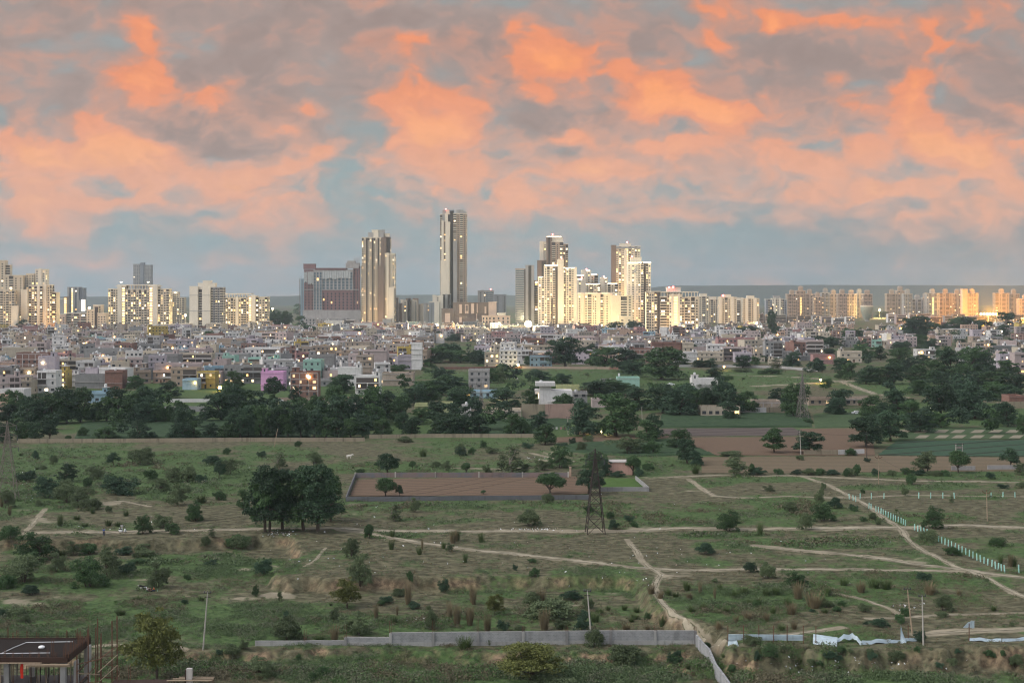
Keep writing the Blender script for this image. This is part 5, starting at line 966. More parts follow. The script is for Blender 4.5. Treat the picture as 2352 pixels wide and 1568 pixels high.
# goblet shaped water tower
t = thing('water_tank_tower', 'goblet shaped concrete water tower beside far blocks', 'water tower', ((1991-UC)*2900/F, 2900, 0))
k = 2900/F; zt = HC-(701-VH)*k; zb = HC-(733-VH)*k
part('bowl', MB().lathe([(7*k, zb), (9*k, zb+5*k), (12.5*k, zb+15*k), (14.3*k, zb+22*k), (14.3*k, zb+24*k), (14*k, zt)], 20), surf('water_tower_green_grey', (.30,.33,.27), .15, .1), t)
part('rim_band', MB().lathe([(14.6*k, zt-3.5*k), (14.6*k, zt)], 20), T_white, t); part('shaft', MB().lathe([(5*k, -1), (5*k, zb)], 12), T_concr, t)
fr = MB()
for i in range(14):
    a = 6.283*i/14; fr.bar((13.6*k*math.cos(a), 13.6*k*math.sin(a), zt), (9*k*math.cos(a), 9*k*math.sin(a), zt+7*k), .35); b2 = 6.283*(i+1)/14
    fr.bar((9*k*math.cos(a), 9*k*math.sin(a), zt+7*k), (9*k*math.cos(b2), 9*k*math.sin(b2), zt+7*k), .35); fr.bar((12*k*math.cos(a), 12*k*math.sin(a), zt+3.5*k), (12*k*math.cos(b2), 12*k*math.sin(b2), zt+3.5*k), .3)
part('dome_frame', fr, STEEL, t); landmark(t['label'], 1991, 710)

# floodlamps that the photograph shows lit
def lamp_light(parent, loc, energy, col, size=.6):
    l = bpy.data.lights.new('lamp_glow', 'POINT'); l.energy = energy*.12*EK; l.color = col; l.shadow_soft_size = size
    o = bpy.data.objects.new('lamp_glow', l); COL.objects.link(o); o.location = loc; o.parent = parent
def spot(parent, loc, aim, energy, col, deg=70):
    l = bpy.data.lights.new('flood_beam', 'SPOT'); l.energy = energy*EK; l.color = col; l.spot_size = R(deg); l.spot_blend = .8; l.shadow_soft_size = 1.0
    o = bpy.data.objects.new('flood_beam', l); COL.objects.link(o); o.parent = parent; o.location = loc
    o.rotation_euler = (Vector(aim)-Vector(loc)).to_track_quat('-Z', 'Y').to_euler()
def mast(label, u, v, d, r, m, glow=0, col=(1,.8,.45), n=1, name='floodlight_mast', beams=()):
    k = d/F; x = (u-UC)*k; z = HC-(v-VH)*k
    t = thing(name, label, 'light', (x, d, 0), 0, 'floodlights')
    part('mast_pole', MB().bar((0,.6,0), (0,.6,z+r), .25), STEEL, t)
    for i in range(n):
        o = part('lamp_head', MB().ball(((i-(n-1)/2)*r*2.3, 0, z), r, 0, 8), m, t)
    if glow: lamp_light(t, (0, -r*1.6, z), glow, col, r)
    for (aim, e, c, dg) in beams: spot(t, (0, -r, z+r), (aim[0], aim[1], aim[2]), e, c, dg)
    return t
mast('blazing white floodlight at the foot of the bright cluster', 1213, 744, 1900, 4.6, L_flood, 6e6, (1,.83,.45))
mast('bright floodlight on the white institute roof end', 1003, 747, 1800, 2.0, L_flood, 2e6, (1,.85,.5))
mast('row of six blazing orange floodlights beside far blocks', 2271, 721, 2450, 2.3, L_orange, 2.5e7, (1,.42,.06), 6)
mast('floodlight glowing in haze behind the water tower', 2020, 712, 3300, 2.0, L_lamp, 3.5e6, (1,.72,.3))
for (u, v, d, r, lab) in [(198,625,2600,0,''),(459,728,2100,1.5,'white yard lamp left of the twin pier tower'),(167,738,2050,0,''),(626,709,2700,1.6,'small far lamp over the hazy trees')]:
    if r: mast(lab, u, v, d, r, L_lamp, 1.2e5)
mast('street lamp at the foot of the stepped cream tower', 165, 758, 1900, 1.4, L_sodium, 3e5, (1,.5,.12))
for (u, v, lab) in [(426,724,'pair of yellow lamps right of the wide cream slab'),(205,707,'haze lit lamp behind the zigzag stair block'),(1738,742,'star bright lamp beside the last cream block')]:
    mast(lab, u, v, 2000, 1.5, L_lamp, 1.5e5)
# uplights that wash the bright cluster and the far orange blocks, plus two added to brighten the tallest towers
def uplight(u, d, aim_u, aim_d, aim_z, e, c, dg, lab):
    t = thing('uplight', lab, 'light', ((u-UC)*d/F, d, 0), 0, 'ground floodlights')
    part('lamp_head', MB().ball((0,0,1.2), .6, 0, 6), L_lamp, t); part('lamp_stand', MB().box(-.4,.4,-.4,.4,-.2,.8), STEEL, t)
    spot(t, (0,.4,2.4), ((aim_u-UC)*aim_d/F-t.location.x, aim_d-d, aim_z), e, c, dg)
WARMC = (1,.64,.29)
UPL = [(1030,2255,1038,2300,90,1.6e6,WARMC,90,'added uplight brightening the tallest tower'),(1206,2150,1206,2200,40,.5e6,WARMC,90,'ground floodlight under the glazed balcony tower'),(472,1915,468,1960,30,2.2e5,WARMC,110,'ground floodlight under the twin pier tower'),(25,1900,25,1950,30,3e5,WARMC,110,'ground floodlight under the tower cut by the picture edge'),(1260,2070,1268,2122,55,1.0e6,WARMC,95,'ground floodlight before the bright cream tower'),(1310,2070,1308,2122,60,1.0e6,WARMC,95,'ground floodlight under the white pier'),(1350,1975,1352,2022,30,4.5e5,WARMC,110,'ground floodlight under the first peach pilaster'),(1392,1975,1392,2022,30,4.5e5,WARMC,110,'ground floodlight under the last peach pilaster'),
 (1455,2005,1458,2052,60,1.0e6,WARMC,95,'ground floodlight under the emblem tower'),(1484,2005,1486,2052,60,9e5,WARMC,95,'ground floodlight at the corner of the emblem tower'),(1550,1800,1550,1842,35,6e5,(1,.62,.25),105,'ground floodlight under the orange lit stair'),(1438,2250,1437,2300,75,3.6e6,(1,.64,.29),70,'ground floodlight behind the plain cream block'),(1272,2390,1278,2450,80,3.2e6,WARMC,70,'ground floodlight behind the bright cream tower'),
 (106,1930,104,1962,18,4e5,(1,.52,.14),100,'amber floodlight at the foot of the stepped cream tower'),(295,1960,290,2002,30,2.2e5,WARMC,115,'ground floodlight before the wide cream slab'),(345,1960,350,2002,30,2.2e5,WARMC,115,'ground floodlight at the right end of the wide cream slab'),(540,2020,545,2062,25,2.5e5,(1,.7,.32),115,'ground floodlight before the amber lit slab'),
 (2215,3420,2212,3500,35,1.0e7,(1,.44,.06),110,'orange floodlight under the floodlit pier'),(2305,3420,2303,3500,35,1.0e7,(1,.44,.06),100,'orange floodlight before the block near the lamp row'),(1842,3180,1842,3255,30,.3e6,(1,.6,.22),110,'orange floodlight under the first far tan blocks'),(1930,3180,1930,3260,30,.2e6,(1,.6,.22),115,'orange floodlight under the middle far tan blocks'),(1670,2580,1672,2655,30,7e5,WARMC,115,'ground floodlight before the wide cream block'),(1725,2630,1725,2702,30,5e5,WARMC,110,'ground floodlight before the last cream block'),(855,2250,855,2300,40,8e5,WARMC,95,'added uplight brightening the second tallest tower')]
for q in UPL: uplight(*q[:5], q[5]*.06, *q[6:])
# ------------------------------------------------------------------ the low town
FH = 3.15
TANKM = None
def cyl_mesh(name, m, n=10):
    key = ('cyl', name, m.name)
    if key not in _cube: _cube[key] = MB().lathe([(.44,0),(.5,.06),(.5,.80),(.46,.88),(.2,.98),(.2,1.0)], n).mesh(name, [m])
    return _cube[key]
def tank_mb(mb, x, y, z, r, h, m): mb.lathe([(.88*r, z), (r, z+.06*h), (r, z+.82*h), (.4*r, z+h)], 8, m, x, y)
SLAB = surf('concrete_trim', (.36,.34,.33), .25, .8)
def house_spec(rr, w, dp, fl, col, feat=None):
    """boxes of one house in its own space: front towards -y, standing on z = 0"""
    f = feat or {}; S = dict(wall=[], parts=[]); H = fl*FH; hw = w/2
    wm = W[col]; S['H'] = H
    S['wall'] += [(wm, (-hw, hw, 0, dp, 0, H))]
    ph = f.get('parapet', rr.choice([.5,.8,.9,.9,1.0]))
    for b in ((-hw-.03, hw+.03, -.03, .14, H, H+ph), (-hw-.03, hw+.03, dp-.14, dp+.03, H, H+ph), (-hw-.03, -hw+.14, .14, dp-.14, H, H+ph), (hw-.14, hw+.03, .14, dp-.14, H, H+ph)): S['wall'].append((wm, b))
    if f.get('frame', col in ('brick','tanbrick') and rr.random() < .6):        # bare concrete frame with brick infill
        n = max(2, int(w/3.5))
        for i in range(n+1): x = -hw+i*w/n; S['wall'].append((SLAB, (x-.18, x+.18, -.05, .25, 0, H+.02)))
        for k in range(1, fl+1): S['wall'].append((SLAB, (-hw-.06, hw+.06, -.07, .3, k*FH-.22, k*FH+.12)))
    else:
        for k in range(1, fl+1):
            if rr.random() < .6: S['wall'].append((SLAB if rr.random() < .5 else wm, (-hw-.1, hw+.1, -rr.uniform(.15,.7), .2, k*FH-.12, k*FH+.06)))
    blank = f.get('blank', rr.random() < .2); lit_p = f.get('lit', .09)
    bal = f.get('balcony', (not blank) and rr.random() < .45)
    n = max(1, int(w/rr.uniform(2.6, 3.6)))
    bx0 = rr.choice([-hw+.3, -hw+w*.45]); bw = w*rr.uniform(.4, .55)
    if bal is True and f.get('balcony'): bx0, bw = -hw+.3, w-.6
    for k in range(fl):
        z = k*FH
        if bal and k > 0:
            S['wall'].append((T_dark, (bx0+.2, bx0+bw-.2, -.06, .1, z+.15, z+FH-.35)))  # dark panel painted as the shade behind the balcony
            S['parts'].append(('balcony', SLAB if rr.random() < .5 else wm, (bx0, bx0+bw, -1.25, .0, z-.14, z+rr.choice([.12,.85,.9]))))
            if rr.random() < .5: S['wall'].append((wm, (bx0+bw*.5-.15, bx0+bw*.5+.15, -1.2, -.95, z, z+FH-.2)))
        if blank and rr.random() < .8: continue
        for i in range(n):
            x = -hw+(i+.5)*w/n
            if bal and k > 0 and bx0 < x < bx0+bw:
                m = rr.choice(LIT) if rr.random() < lit_p*1.4 else None
                if m: S['parts'].append(('window', m, (x-.5, x+.5, -.12, .0, z+.9, z+2.2)))
                continue
            if rr.random() < .15: continue
            m = rr.choice(LIT) if rr.random() < lit_p else G_dark
            ww = rr.choice([.45,.55,.7,.8]); S['parts'].append(('window', m, (x-ww, x+ww, -.06, .05, z+.95, z+2.25)))
            if rr.random() < .3: S['wall'].append((SLAB, (x-ww-.2, x+ww+.2, -.55, .1, z+2.35, z+2.45)))
    if not blank and rr.random() < .7: x = rr.uniform(-hw+.8, hw-.8); S['parts'].append(('door', rr.choice([T_brown, RUST, G_dark]), (x-.5, x+.5, -.08, .05, 0, 2.1)))
    for sgn in (-1, 1):                                                              # a few flank windows
        for k in range(fl):
            if rr.random() < .22:
                y = rr.uniform(2, dp-2); S['parts'].append(('window', G_dark, (sgn*hw-.06, sgn*hw+.06, y-.5, y+.5, k*FH+1, k*FH+2.2)))
    sx = None
    if f.get('stair', rr.random() < .62):
        sw = rr.uniform(2.4, 3.6); sx = rr.choice([-hw+sw/2+.2, hw-sw/2-.2, rr.uniform(-hw+2, hw-2) if hw > 2.2 else 0]); sy = rr.uniform(1, max(1.2, dp-5)); sh = rr.uniform(2.2, 2.8)
        S['stair'] = (wm, (sx-sw/2, sx+sw/2, sy, sy+3.4, H, H+sh)); S['stair_door'] = (G_dark, (sx-.4, sx+.4, sy-.06, sy+.02, H+.05, H+2.0)); S['stair_cap'] = (SLAB, (sx-sw/2-.25, sx+sw/2+.25, sy-.4, sy+3.6, H+sh, H+sh+.14))
    for t in range(f.get('tanks', rr.choice([0,1,1,1,2,2,3]))):
        tz = H+rr.choice([.1,.1,.9]); tx = rr.uniform(-hw+.9, hw-.9); ty = rr.uniform(.9, dp-.9)
        if sx is not None and t == 0: tx, ty, tz = sx, S['stair'][1][2]+1.2, S['stair_cap'][1][5]
        S['parts'].append(('water_tank', TANK_W if rr.random() < .84 else TANK_B, (tx, ty, tz, rr.uniform(.52,.72), rr.uniform(1.1,1.7))))
    if f.get('lamp', rr.random() < .07):
        S['parts'].append(('wall_lamp', rr.choice([L_lamp, L_sodium, L_sodium]), (rr.uniform(-hw,hw), -.5, max(2.6, H-rr.uniform(.4,3.2)), f.get('lampr', rr.uniform(.28,.5)))))
    if rr.random() < .14: S['wall'] += [(RUST, (x-.04, x+.04, y-.04, y+.04, H, H+rr.uniform(1,2.2))) for x in np.linspace(-hw+.2, hw-.2, 5) for y in (.2, dp-.2)]
    return S
def build_house(S, name, loc, rz):
    root = add(name, None, None, loc, rz); root.empty_display_size = .1
    mats = []; mb = MB()
    for m, b in S['wall']:
        if m not in mats: mats.append(m)
        mb.box(*b, m=mats.index(m))
    part('wall', mb, mats, root)
    if 'stair' in S:
        o = cube_part('stair_room', S['stair'][0], root, S['stair'][1]); mats = [S['stair_cap'][0], S['stair_door'][0]]
        part('stair_room_slab', MB().box(*S['stair_cap'][1]), mats[0], root); cube_part('door', mats[1], root, S['stair_door'][1])
    for n, m, b in S['parts']:
        if n == 'water_tank': add(n, cyl_mesh(n, m), root, (b[0], b[1], b[2]), 0, (b[3]*2, b[3]*2, b[4]))
        elif n == 'wall_lamp':
            key = ('ball', m.name)
            if key not in _cube: _cube[key] = MB().ball((0,0,0), 1, 0, 8).mesh('wall_lamp', [m])
            add(n, _cube[key], root, b[:3], 0, (b[3],)*3)
        else: cube_part(n, m, root, b)
    return root
OCC = []   # (x0, x1, y0, y1) already built on
def occupied(x0, x1, y0, y1, pad=0):
    for a in OCC:
        if x0-pad < a[1] and x1+pad > a[0] and y0-pad < a[3] and y1+pad > a[2]: return True
    return False
def HOUSE(label, u0, u1, vt, vb, col, name='house', cat='house', vd=None, rz=0.0, dp=10., group=None, **f):
    """a house measured in the photograph: left, right, roof line, foot"""
    d = at_dist(vd or vb); k = d/F; w = (u1-u0)*k; H = HC-(vt-VH)*k
    fl = max(1, round((H-.7)/3.2)); rr = random.Random(int(u0*13+vt*7)); global FH
    old = FH; FH = max(2.2, (H-.8)/fl); S = house_spec(rr, w, dp, fl, col, {'parapet': .8, **f}); FH = old
    x = ((u0+u1)/2-UC)*k
    for q in f.get('extra', []): S['wall'].append((q[0], tuple(q[1:])))
    r_ = build_house(S, name, (x, d, 0), rz); tag(r_, label, cat, group, 'thing'); OCC.append((x-w/2, x+w/2, d-1, d+dp+1))
    landmark(label, (u0+u1)/2, (vt+vb)/2); return r_
HOUSE('bright violet pink house with stepped tower among dark trees', 599, 651, 853, 897, 'violet', blank=True, stair=True, balcony=False, tanks=1, lamp=False)
HOUSE('yellow house with balcony beside the white plaster house', 123, 152, 850, 892, 'yellow', stair=True, tanks=1, lit=.5, balcony=True, blank=False)
HOUSE('three storey red brick building with concrete frame and four white tanks', 37, 110, 810, 872, 'brick', frame=True, blank=True, stair=False, tanks=4, dp=14)
HOUSE('tall white plaster house with roof terrace left of the yellow house', 85, 128, 851, 902, 'white', stair=False, tanks=1, blank=False)
HOUSE('plain red brick block between grey house and leafy tree', 241, 281, 851, 893, 'brick', frame=False, blank=True, tanks=1, lamp=False, stair=False)
HOUSE('long unfinished cement house left of the red brick block', 173, 241, 860, 892, 'cement', blank=True, tanks=0, stair=False, lamp=False)
HOUSE('long blue grey cement building with bare block walls', 193, 292, 800, 838, 'cement', blank=True, tanks=3, stair=False, dp=14)
HOUSE('wide cement hall with lilac flank', 329, 408, 814, 862, 'cement', blank=True, tanks=2, stair=False, dp=14)
HOUSE('beige box building with green roof awning at the town edge', 35, 88, 770, 812, 'tan', blank=True, tanks=2, stair=True)
HOUSE('cream balcony house with row of tanks', 412, 487, 811, 855, 'cream', balcony=True, blank=False, tanks=4, stair=False, lit=.2)
HOUSE('long grey wall building right of the cream balcony house', 488, 570, 811, 848, 'grey', blank=True, tanks=1, stair=False)
HOUSE('house with mint green balconies', 570, 638, 821, 852, 'mint', balcony=True, blank=False, tanks=2, lit=.2)
HOUSE('long tan wall house before the mint balconies', 531, 604, 838, 872, 'tan', blank=True, tanks=1, stair=False, lit=.5)
HOUSE('ochre yellow house beside the blue shed', 453, 494, 853, 892, 'yellow', blank=False, tanks=0, lit=.3, stair=False)
HOUSE('sky blue shed with sodium lamp above the trees', 419, 453, 870, 895, 'blue', name='shed', cat='shed', blank=True, tanks=0, stair=False, lamp=True, lampr=.5)
HOUSE('turquoise house in the middle of the town', 681, 723, 776, 803, 'mint', blank=False, tanks=3, lit=.1)
HOUSE('dark bare block building with four storeys', 708, 767, 814, 862, 'cement', blank=True, tanks=0, stair=True)
HOUSE('large blank pale pink building behind the white house', 810, 888, 804, 850, 'pink', blank=True, tanks=1, stair=True, dp=16)
HOUSE('lilac box house joined to the tall blank slab', 914, 945, 815, 849, 'lilac', blank=True, tanks=1, stair=False)
HOUSE('tall narrow blank pale slab house', 945, 969, 787, 849, 'white', blank=True, tanks=0, stair=False, balcony=False)
HOUSE('red brick house with brightly lit white rooms above', 667, 730, 853, 912, 'brick', frame=True, blank=False, tanks=2, lit=.6, lamp=True, lampr=.7)
HOUSE('white three storey house with balconies and roof tank', 816, 872, 862, 907, 'white', balcony=True, blank=False, tanks=1, stair=True, lit=.25)
HOUSE('low bare block house right of the white house', 878, 950, 855, 886, 'tanbrick', blank=True, tanks=2, stair=False)
HOUSE('grey two storey house with overhanging roof slab', 1076, 1124, 848, 893, 'grey', blank=False, tanks=0, stair=False)
HOUSE('white cube house four storeys high beside lit lane', 1147, 1188, 803, 845, 'white', blank=False, tanks=3, stair=False)
HOUSE('cream house with lit ground floor left of the white cube', 1113, 1147, 809, 845, 'cream', blank=False, tanks=0, lit=.5, stair=False)
HOUSE('cream villa with dark cornice near the lit lane', 1204, 1259, 793, 822, 'cream', blank=False, tanks=1, lit=.1)
HOUSE('pale blue low house under the big tree', 1217, 1268, 817, 843, 'blue', blank=False, tanks=0)
HOUSE('olive green box house behind the white modern house', 1278, 1331, 885, 908, 'olive', blank=True, tanks=0, stair=False, lamp=False)
HOUSE('grey block house right of the white modern house', 1315, 1349, 900, 928, 'cement', blank=True, tanks=1, stair=False)
HOUSE('small pink house between two tall trees', 1360, 1402, 916, 936, 'pink', blank=True, tanks=0, stair=False)
HOUSE('mint white house with roof tank in the green field', 1418, 1469, 866, 889, 'mint', blank=True, tanks=1, stair=False)
HOUSE('bare unfinished frame house left of the mint white one', 1380, 1417, 872, 889, 'cement', blank=True, tanks=1, stair=False)
HOUSE('white house with orange stair room door', 1590, 1649, 869, 898, 'white', blank=True, tanks=1, stair=True)
HOUSE('long white wall house beside a pale trunk', 1550, 1602, 808, 832, 'white', blank=True, tanks=0, stair=True)
HOUSE('broad mauve brown building with roof rooms', 1649, 1736, 777, 812, 'rose', blank=True, tanks=2, stair=True, dp=16)
HOUSE('tall cement grey house right of the mauve building', 1757, 1800, 784, 830, 'cement', blank=False, tanks=1)
HOUSE('lilac house with lit balcony edge', 1800, 1829, 775, 806, 'lilac', blank=False, tanks=1, lit=.4)
HOUSE('rose pink building under the far tan blocks', 1819, 1851, 757, 778, 'rose', blank=True, tanks=0)
HOUSE('low cream farmhouse with white tanks before the green crop', 1610, 1700, 934, 956, 'cream', blank=False, tanks=3, stair=False, lamp=False)
HOUSE('bare walled yard building with stained plaster', 1733, 1793, 920, 944, 'tanbrick', blank=True, tanks=0, stair=False, lamp=False)
HOUSE('long low shed with several dark doors', 1858, 1925, 914, 931, 'tan', name='shed', cat='shed', blank=False, tanks=0, stair=False, lamp=False)
HOUSE('second long low shed half behind trees', 1928, 2010, 913, 931, 'tanbrick', name='shed', cat='shed', blank=False, tanks=0, stair=False, lamp=False)
HOUSE('blue roofed shed behind the thin lattice pylon', 1068, 1143, 897, 914, 'blue', name='shed', cat='shed', blank=True, tanks=0, stair=False, lamp=False)
HOUSE('small whitewashed hut with tank left of the cream wall', 1033, 1081, 942, 966, 'white', blank=False, tanks=2, stair=True, lit=0)
HOUSE('long cream plaster house with low roof parapet', 1083, 1197, 940, 963, 'cream', blank=False, tanks=0, stair=True, lit=.1, lamp=False)
HOUSE('left one of two small olive roof rooms in the trees', 952, 983, 928, 951, 'olive', blank=True, tanks=0, stair=False, lamp=False)
HOUSE('right one of two small olive roof rooms in the trees', 1007, 1038, 925, 951, 'olive', blank=True, tanks=0, stair=False, lamp=False)
HOUSE('cream house with black roof figures at left edge', 10, 72, 873, 905, 'cream', blank=False, tanks=0, stair=True)
HOUSE('white low house under the cream house at left edge', 0, 55, 893, 922, 'white', blank=True, tanks=0, stair=False)
HOUSE('peach house cut by the left picture edge', -12, 19, 906, 946, 'peach', blank=True, tanks=1, stair=False)
HOUSE('light blue low house between dark trees', 200, 246, 900, 925, 'blue', blank=False, tanks=1, stair=True)
HOUSE('white farmhouse with arched porch and lamp', 2106, 2150, 802, 824, 'white', blank=False, tanks=0, lit=.3, lamp=True, lampr=.5)
HOUSE('peach house with roof tower right of the eucalyptus row', 2136, 2186, 770, 793, 'peach', blank=True, tanks=2, stair=True)
HOUSE('tall lilac flank house before the orange lamps', 2234, 2261, 757, 792, 'lilac', blank=True, tanks=0, stair=False)
HOUSE('red brick shed stub at the right edge', 2318, 2352, 908, 935, 'brick', blank=True, tanks=0, stair=False, frame=False, lamp=False)
HOUSE('rose walled house behind a street lamp at right', 1868, 1918, 814, 836, 'rose', blank=True, tanks=0, stair=False, lamp=True, lampr=.5)
HOUSE('cream house with dark doors right of the rose wall', 1930, 1980, 806, 832, 'cream', blank=False, tanks=1)
HOUSE('white terrace house in the right hand trees', 2231, 2300, 828, 846, 'white', blank=False, tanks=1, stair=True)
# the white modern house: lower block, narrow neck, wide cantilevered top
d = at_dist(936); k = d/F; xm = (1274-UC)*k; zz = lambda v: HC-(v-VH)*k; xx = lambda u: (u-1274)*k
t = thing('modern_house', 'large white modern house with cantilevered top slab', 'house', (xm, d, 0)); wm = W['white']
part('wall', MB().box(xx(1238), xx(1314), 0, 12, 0, zz(897)), wm, t); part('wall', MB().box(xx(1240), xx(1266), 1, 9, zz(897), zz(885)), wm, t); part('roof_slab', MB().box(xx(1230), xx(1275), -2.0, 9.5, zz(886), zz(878)), wm, t)
part('side_wall', MB().box(xx(1229), xx(1238), 2, 12, zz(905), zz(896)), wm, t); cube_part('window', LIT[1], t, (xx(1237.8)-.3, xx(1237.8), 1, 2.4, zz(915), zz(904))); part('water_tank', MB().lathe([(.7,zz(878)),(.7,zz(875)),(.3,zz(874))], 10, 0, xx(1243), 4), TANK_W, t)
part('porch', MB().box(xx(1258), xx(1276), -3, 0, 0, zz(920)), wm, t); OCC.append((xm-12, xm+12, d-3, d+13)); landmark(t['label'], 1274, 905)

# free-standing walls
def WALL(label, pts, h, m, name='boundary_wall', th=.25, mats2=None, posts=0, group=None, segs=None, z0=-.4):
    """a wall through ground points (u, v); h in metres"""
    P = [ground_at(*p) for p in pts]; o = P[0]
    t = thing(name, label, 'wall', o, 0, group)
    for i in range(len(P)-1):
        a, b = P[i]-o, P[i+1]-o; dd = (b-a); L = dd.length; n = max(1, int(L/4)); hh = h if not segs else segs[i]
        mb = MB(); dn = dd.normalized(); q = Vector((-dn.y, dn.x, 0))*th/2
        for j in range(n):
            p0 = a+dd*(j/n); p1 = a+dd*((j+1)/n)
            if P[0].y < 420:
                p0.z = hz(p0.x+o.x, p0.y+o.y)-o.z; p1.z = hz(p1.x+o.x, p1.y+o.y)-o.z
            k_ = len(mb.v); jt = [rnd.uniform(-.05,.05), 0]
            mb.v += [tuple(p0-q+Vector((0,0,z0))), tuple(p1-q+Vector((0,0,z0))), tuple(p1+q+Vector((0,0,z0))), tuple(p0+q+Vector((0,0,z0))), tuple(p0-q+Vector((0,0,hh))), tuple(p1-q+Vector((0,0,hh))), tuple(p1+q+Vector((0,0,hh))), tuple(p0+q+Vector((0,0,hh)))]
            mb.f += [(k_+4,k_+5,k_+6,k_+7),(k_,k_+1,k_+5,k_+4),(k_+2,k_+3,k_+7,k_+6),(k_+1,k_+2,k_+6,k_+5),(k_+3,k_,k_+4,k_+7)]; mb.m += [0]*5
        part('wall_panel', mb, m if not mats2 else mats2[i % len(mats2)], t)
        if posts:
            np_ = max(1, int(L/posts))
            for j in range(np_+1):
                p0 = a+dd*(j/np_); z = (hz(p0.x+o.x, p0.y+o.y)-o.z) if P[0].y < 420 else 0
                cube_part('post', POLEC, t, (p0.x-.17, p0.x+.17, p0.y-.2, p0.y+.2, z-.3, z+hh+.15))
    u = sum(p[0] for p in pts)/len(pts); v = sum(p[1] for p in pts)/len(pts); landmark(label, u, v); return t
W_stain = surf('stained_cream_wall', (.24,.205,.15), .3, .25, streak=.55); W_pinkw = surf('peeling_pink_wall', (.36,.25,.21), .35, .3, streak=.45); W_enc = surf('pink_grey_wall', (.21,.155,.145), .3, .25, streak=.3, col2=(.13,.135,.15)); W_encg = surf('slate_grey_wall', (.105,.108,.118), .3, .3, streak=.3)
WALL('long cream boundary wall in front of the dark trees, left run', [(40,1017),(300,1016),(560,1014),(838,1014)], 1.35, W_stain)
WALL('long cream boundary wall set back behind scrub, right run', [(848,1007),(1000,1005),(1236,1005)], 1.35, W_stain)
WALL('tall stained long wall in front of the white modern house', [(1198,962),(1252,962),(1318,961)], 6.0, W_stain, mats2=[W_stain, W_pinkw], th=.4)
WALL('low white wall in the far left trees, upper one', [(366,924),(487,923)], 1.6, W['white']); WALL('low grey wall in the far left trees, lower one', [(374,946),(474,945)], 2.4, W['grey'])
WALL('pale wall along the dusty yard', [(636,922),(870,920)], 1.9, W['tan']); WALL('bluish low wall below the dusty yard', [(640,936),(870,934)], 1.6, W['grey'])
WALL('slate grey front wall of the ploughed enclosure', [(795,1151),(1000,1150),(1200,1148),(1353,1147)], 1.1, W_encg)
WALL('pink back wall of the ploughed enclosure', [(816,1097),(1000,1096),(1200,1096),(1305,1096)], 1.3, W_enc, posts=8)
WALL('slanting left wall of the ploughed enclosure', [(816,1097),(806,1122),(795,1151)], 1.1, W_encg)
WALL('grey wall around the bright green crop patch', [(1376,1129),(1430,1128),(1490,1128),(1460,1102)], 1.1, W['cement'])
WALL('long field wall below the cube house in the green field', [(1010,848),(1200,846),(1400,848),(1560,852)], 1.6, W['brick'], mats2=[W['brick'], W['tan']])
WALL('patched field wall in front of the dark trees at right', [(1560,843),(1660,843),(1790,846),(1880,853)], 1.7, W['grey']); WALL('whitewashed wall piece behind the two field trees', [(1846,1044),(1925,1044),(1985,1042)], 1.5, W_stain, mats2=[W_stain, W['white']])
WALL('stained yard wall with yellow paint remains before the green crop', [(1700,948),(1760,947),(1818,945)], 2.2, W_stain, mats2=[W['white'], W_stain])
WALL('low stone wall under the round tree at right', [(2185,1080),(2240,1080)], 1.2, W['grey']); WALL('low stone wall beside the round tree at right edge', [(2268,1078),(2352,1077)], 1.2, W['grey'])
WALL('tan yard wall at the right edge', [(2290,938),(2400,937)], 3.0, W_stain)

# the rest of the town, row behind row
REG = [
 ([(-420,762),(975,762),(975,846),(880,850),(872,892),(600,893),(590,885),(60,892),(50,925),(-420,930)], 1.0),
 ([(975,760),(1570,760),(1570,838),(1230,838),(1200,842),(1110,842),(1100,788),(975,790)], .72),
 ([(1570,758),(1860,758),(1860,835),(1640,838),(1570,826)], .62),
 ([(1845,747),(2760,747),(2760,812),(2220,812),(2180,795),(1990,806),(1845,806)], .36),
 ([(2210,795),(2760,795),(2760,860),(2320,870),(2230,835)], .3),
]
REG = [(np.array([flat(*p) for p in pts]), q) for pts, q in REG]
COLS = ['pink']*22+['lilac']*7+['cream']*19+['white']*14+['cement']*12+['grey']*8+['tan']*11+['peach']*7+['brick']*8+['tanbrick']*6+['mint','yellow','rose','rose','blue']
VG = np.array([(a, b_, c_) for a, b_, c_ in VEG if b_ > 600])
def near_tree(x, y, w): 
    return ((np.abs(VG[:,0]-x) < VG[:,2]+w*.5) & (VG[:,1]-y > -14-VG[:,2]) & (VG[:,1]-y < 3+VG[:,2])).any()
cand = []; rr = random.Random(11); y = 705.
while y < 2080:
    x0, x1 = (-430-UC)*y/F, (2770-UC)*y/F; x = x0+rr.uniform(0, 8)
    while x < x1:
        w = rr.uniform(7.5, 15) if rr.random() < .72 else rr.uniform(15, 27); yy = y+rr.uniform(-5, 5); dp = rr.uniform(8, 14)
        cx, cy = np.array([x+w/2]), np.array([yy])
        for P_, q in REG:
            if poly_sdf(P_, cx, cy)[0] > -2 and rr.random() < q and not occupied(x, x+w, yy, yy+dp, 1.0) and not near_tree(x+w/2, yy, w):
                fl = rr.choices([1,2,3,4,5], [2,5,5,1.6,.3] if y < 1300 else [2,5,5,1.5,.4])[0]; cand.append((yy, x+w/2, w, dp, fl)); break
        x += w+(rr.uniform(0, 1.5) if rr.random() < .75 else rr.uniform(3, 9))
    y += rr.uniform(22, 29) if y < 1300 else rr.uniform(34, 46)
inv = lambda q: not (-12 < proj(q[1], q[0])[0] < 2364)
cand.sort(key=lambda q: (inv(q), q[0])); NIND = 236
print('TOWN', len(cand), 'nearest stuff at', cand[min(NIND, len(cand)-1)][0])
SN = {1:'one storey',2:'two storey',3:'three storey',4:'four storey',5:'five storey'}
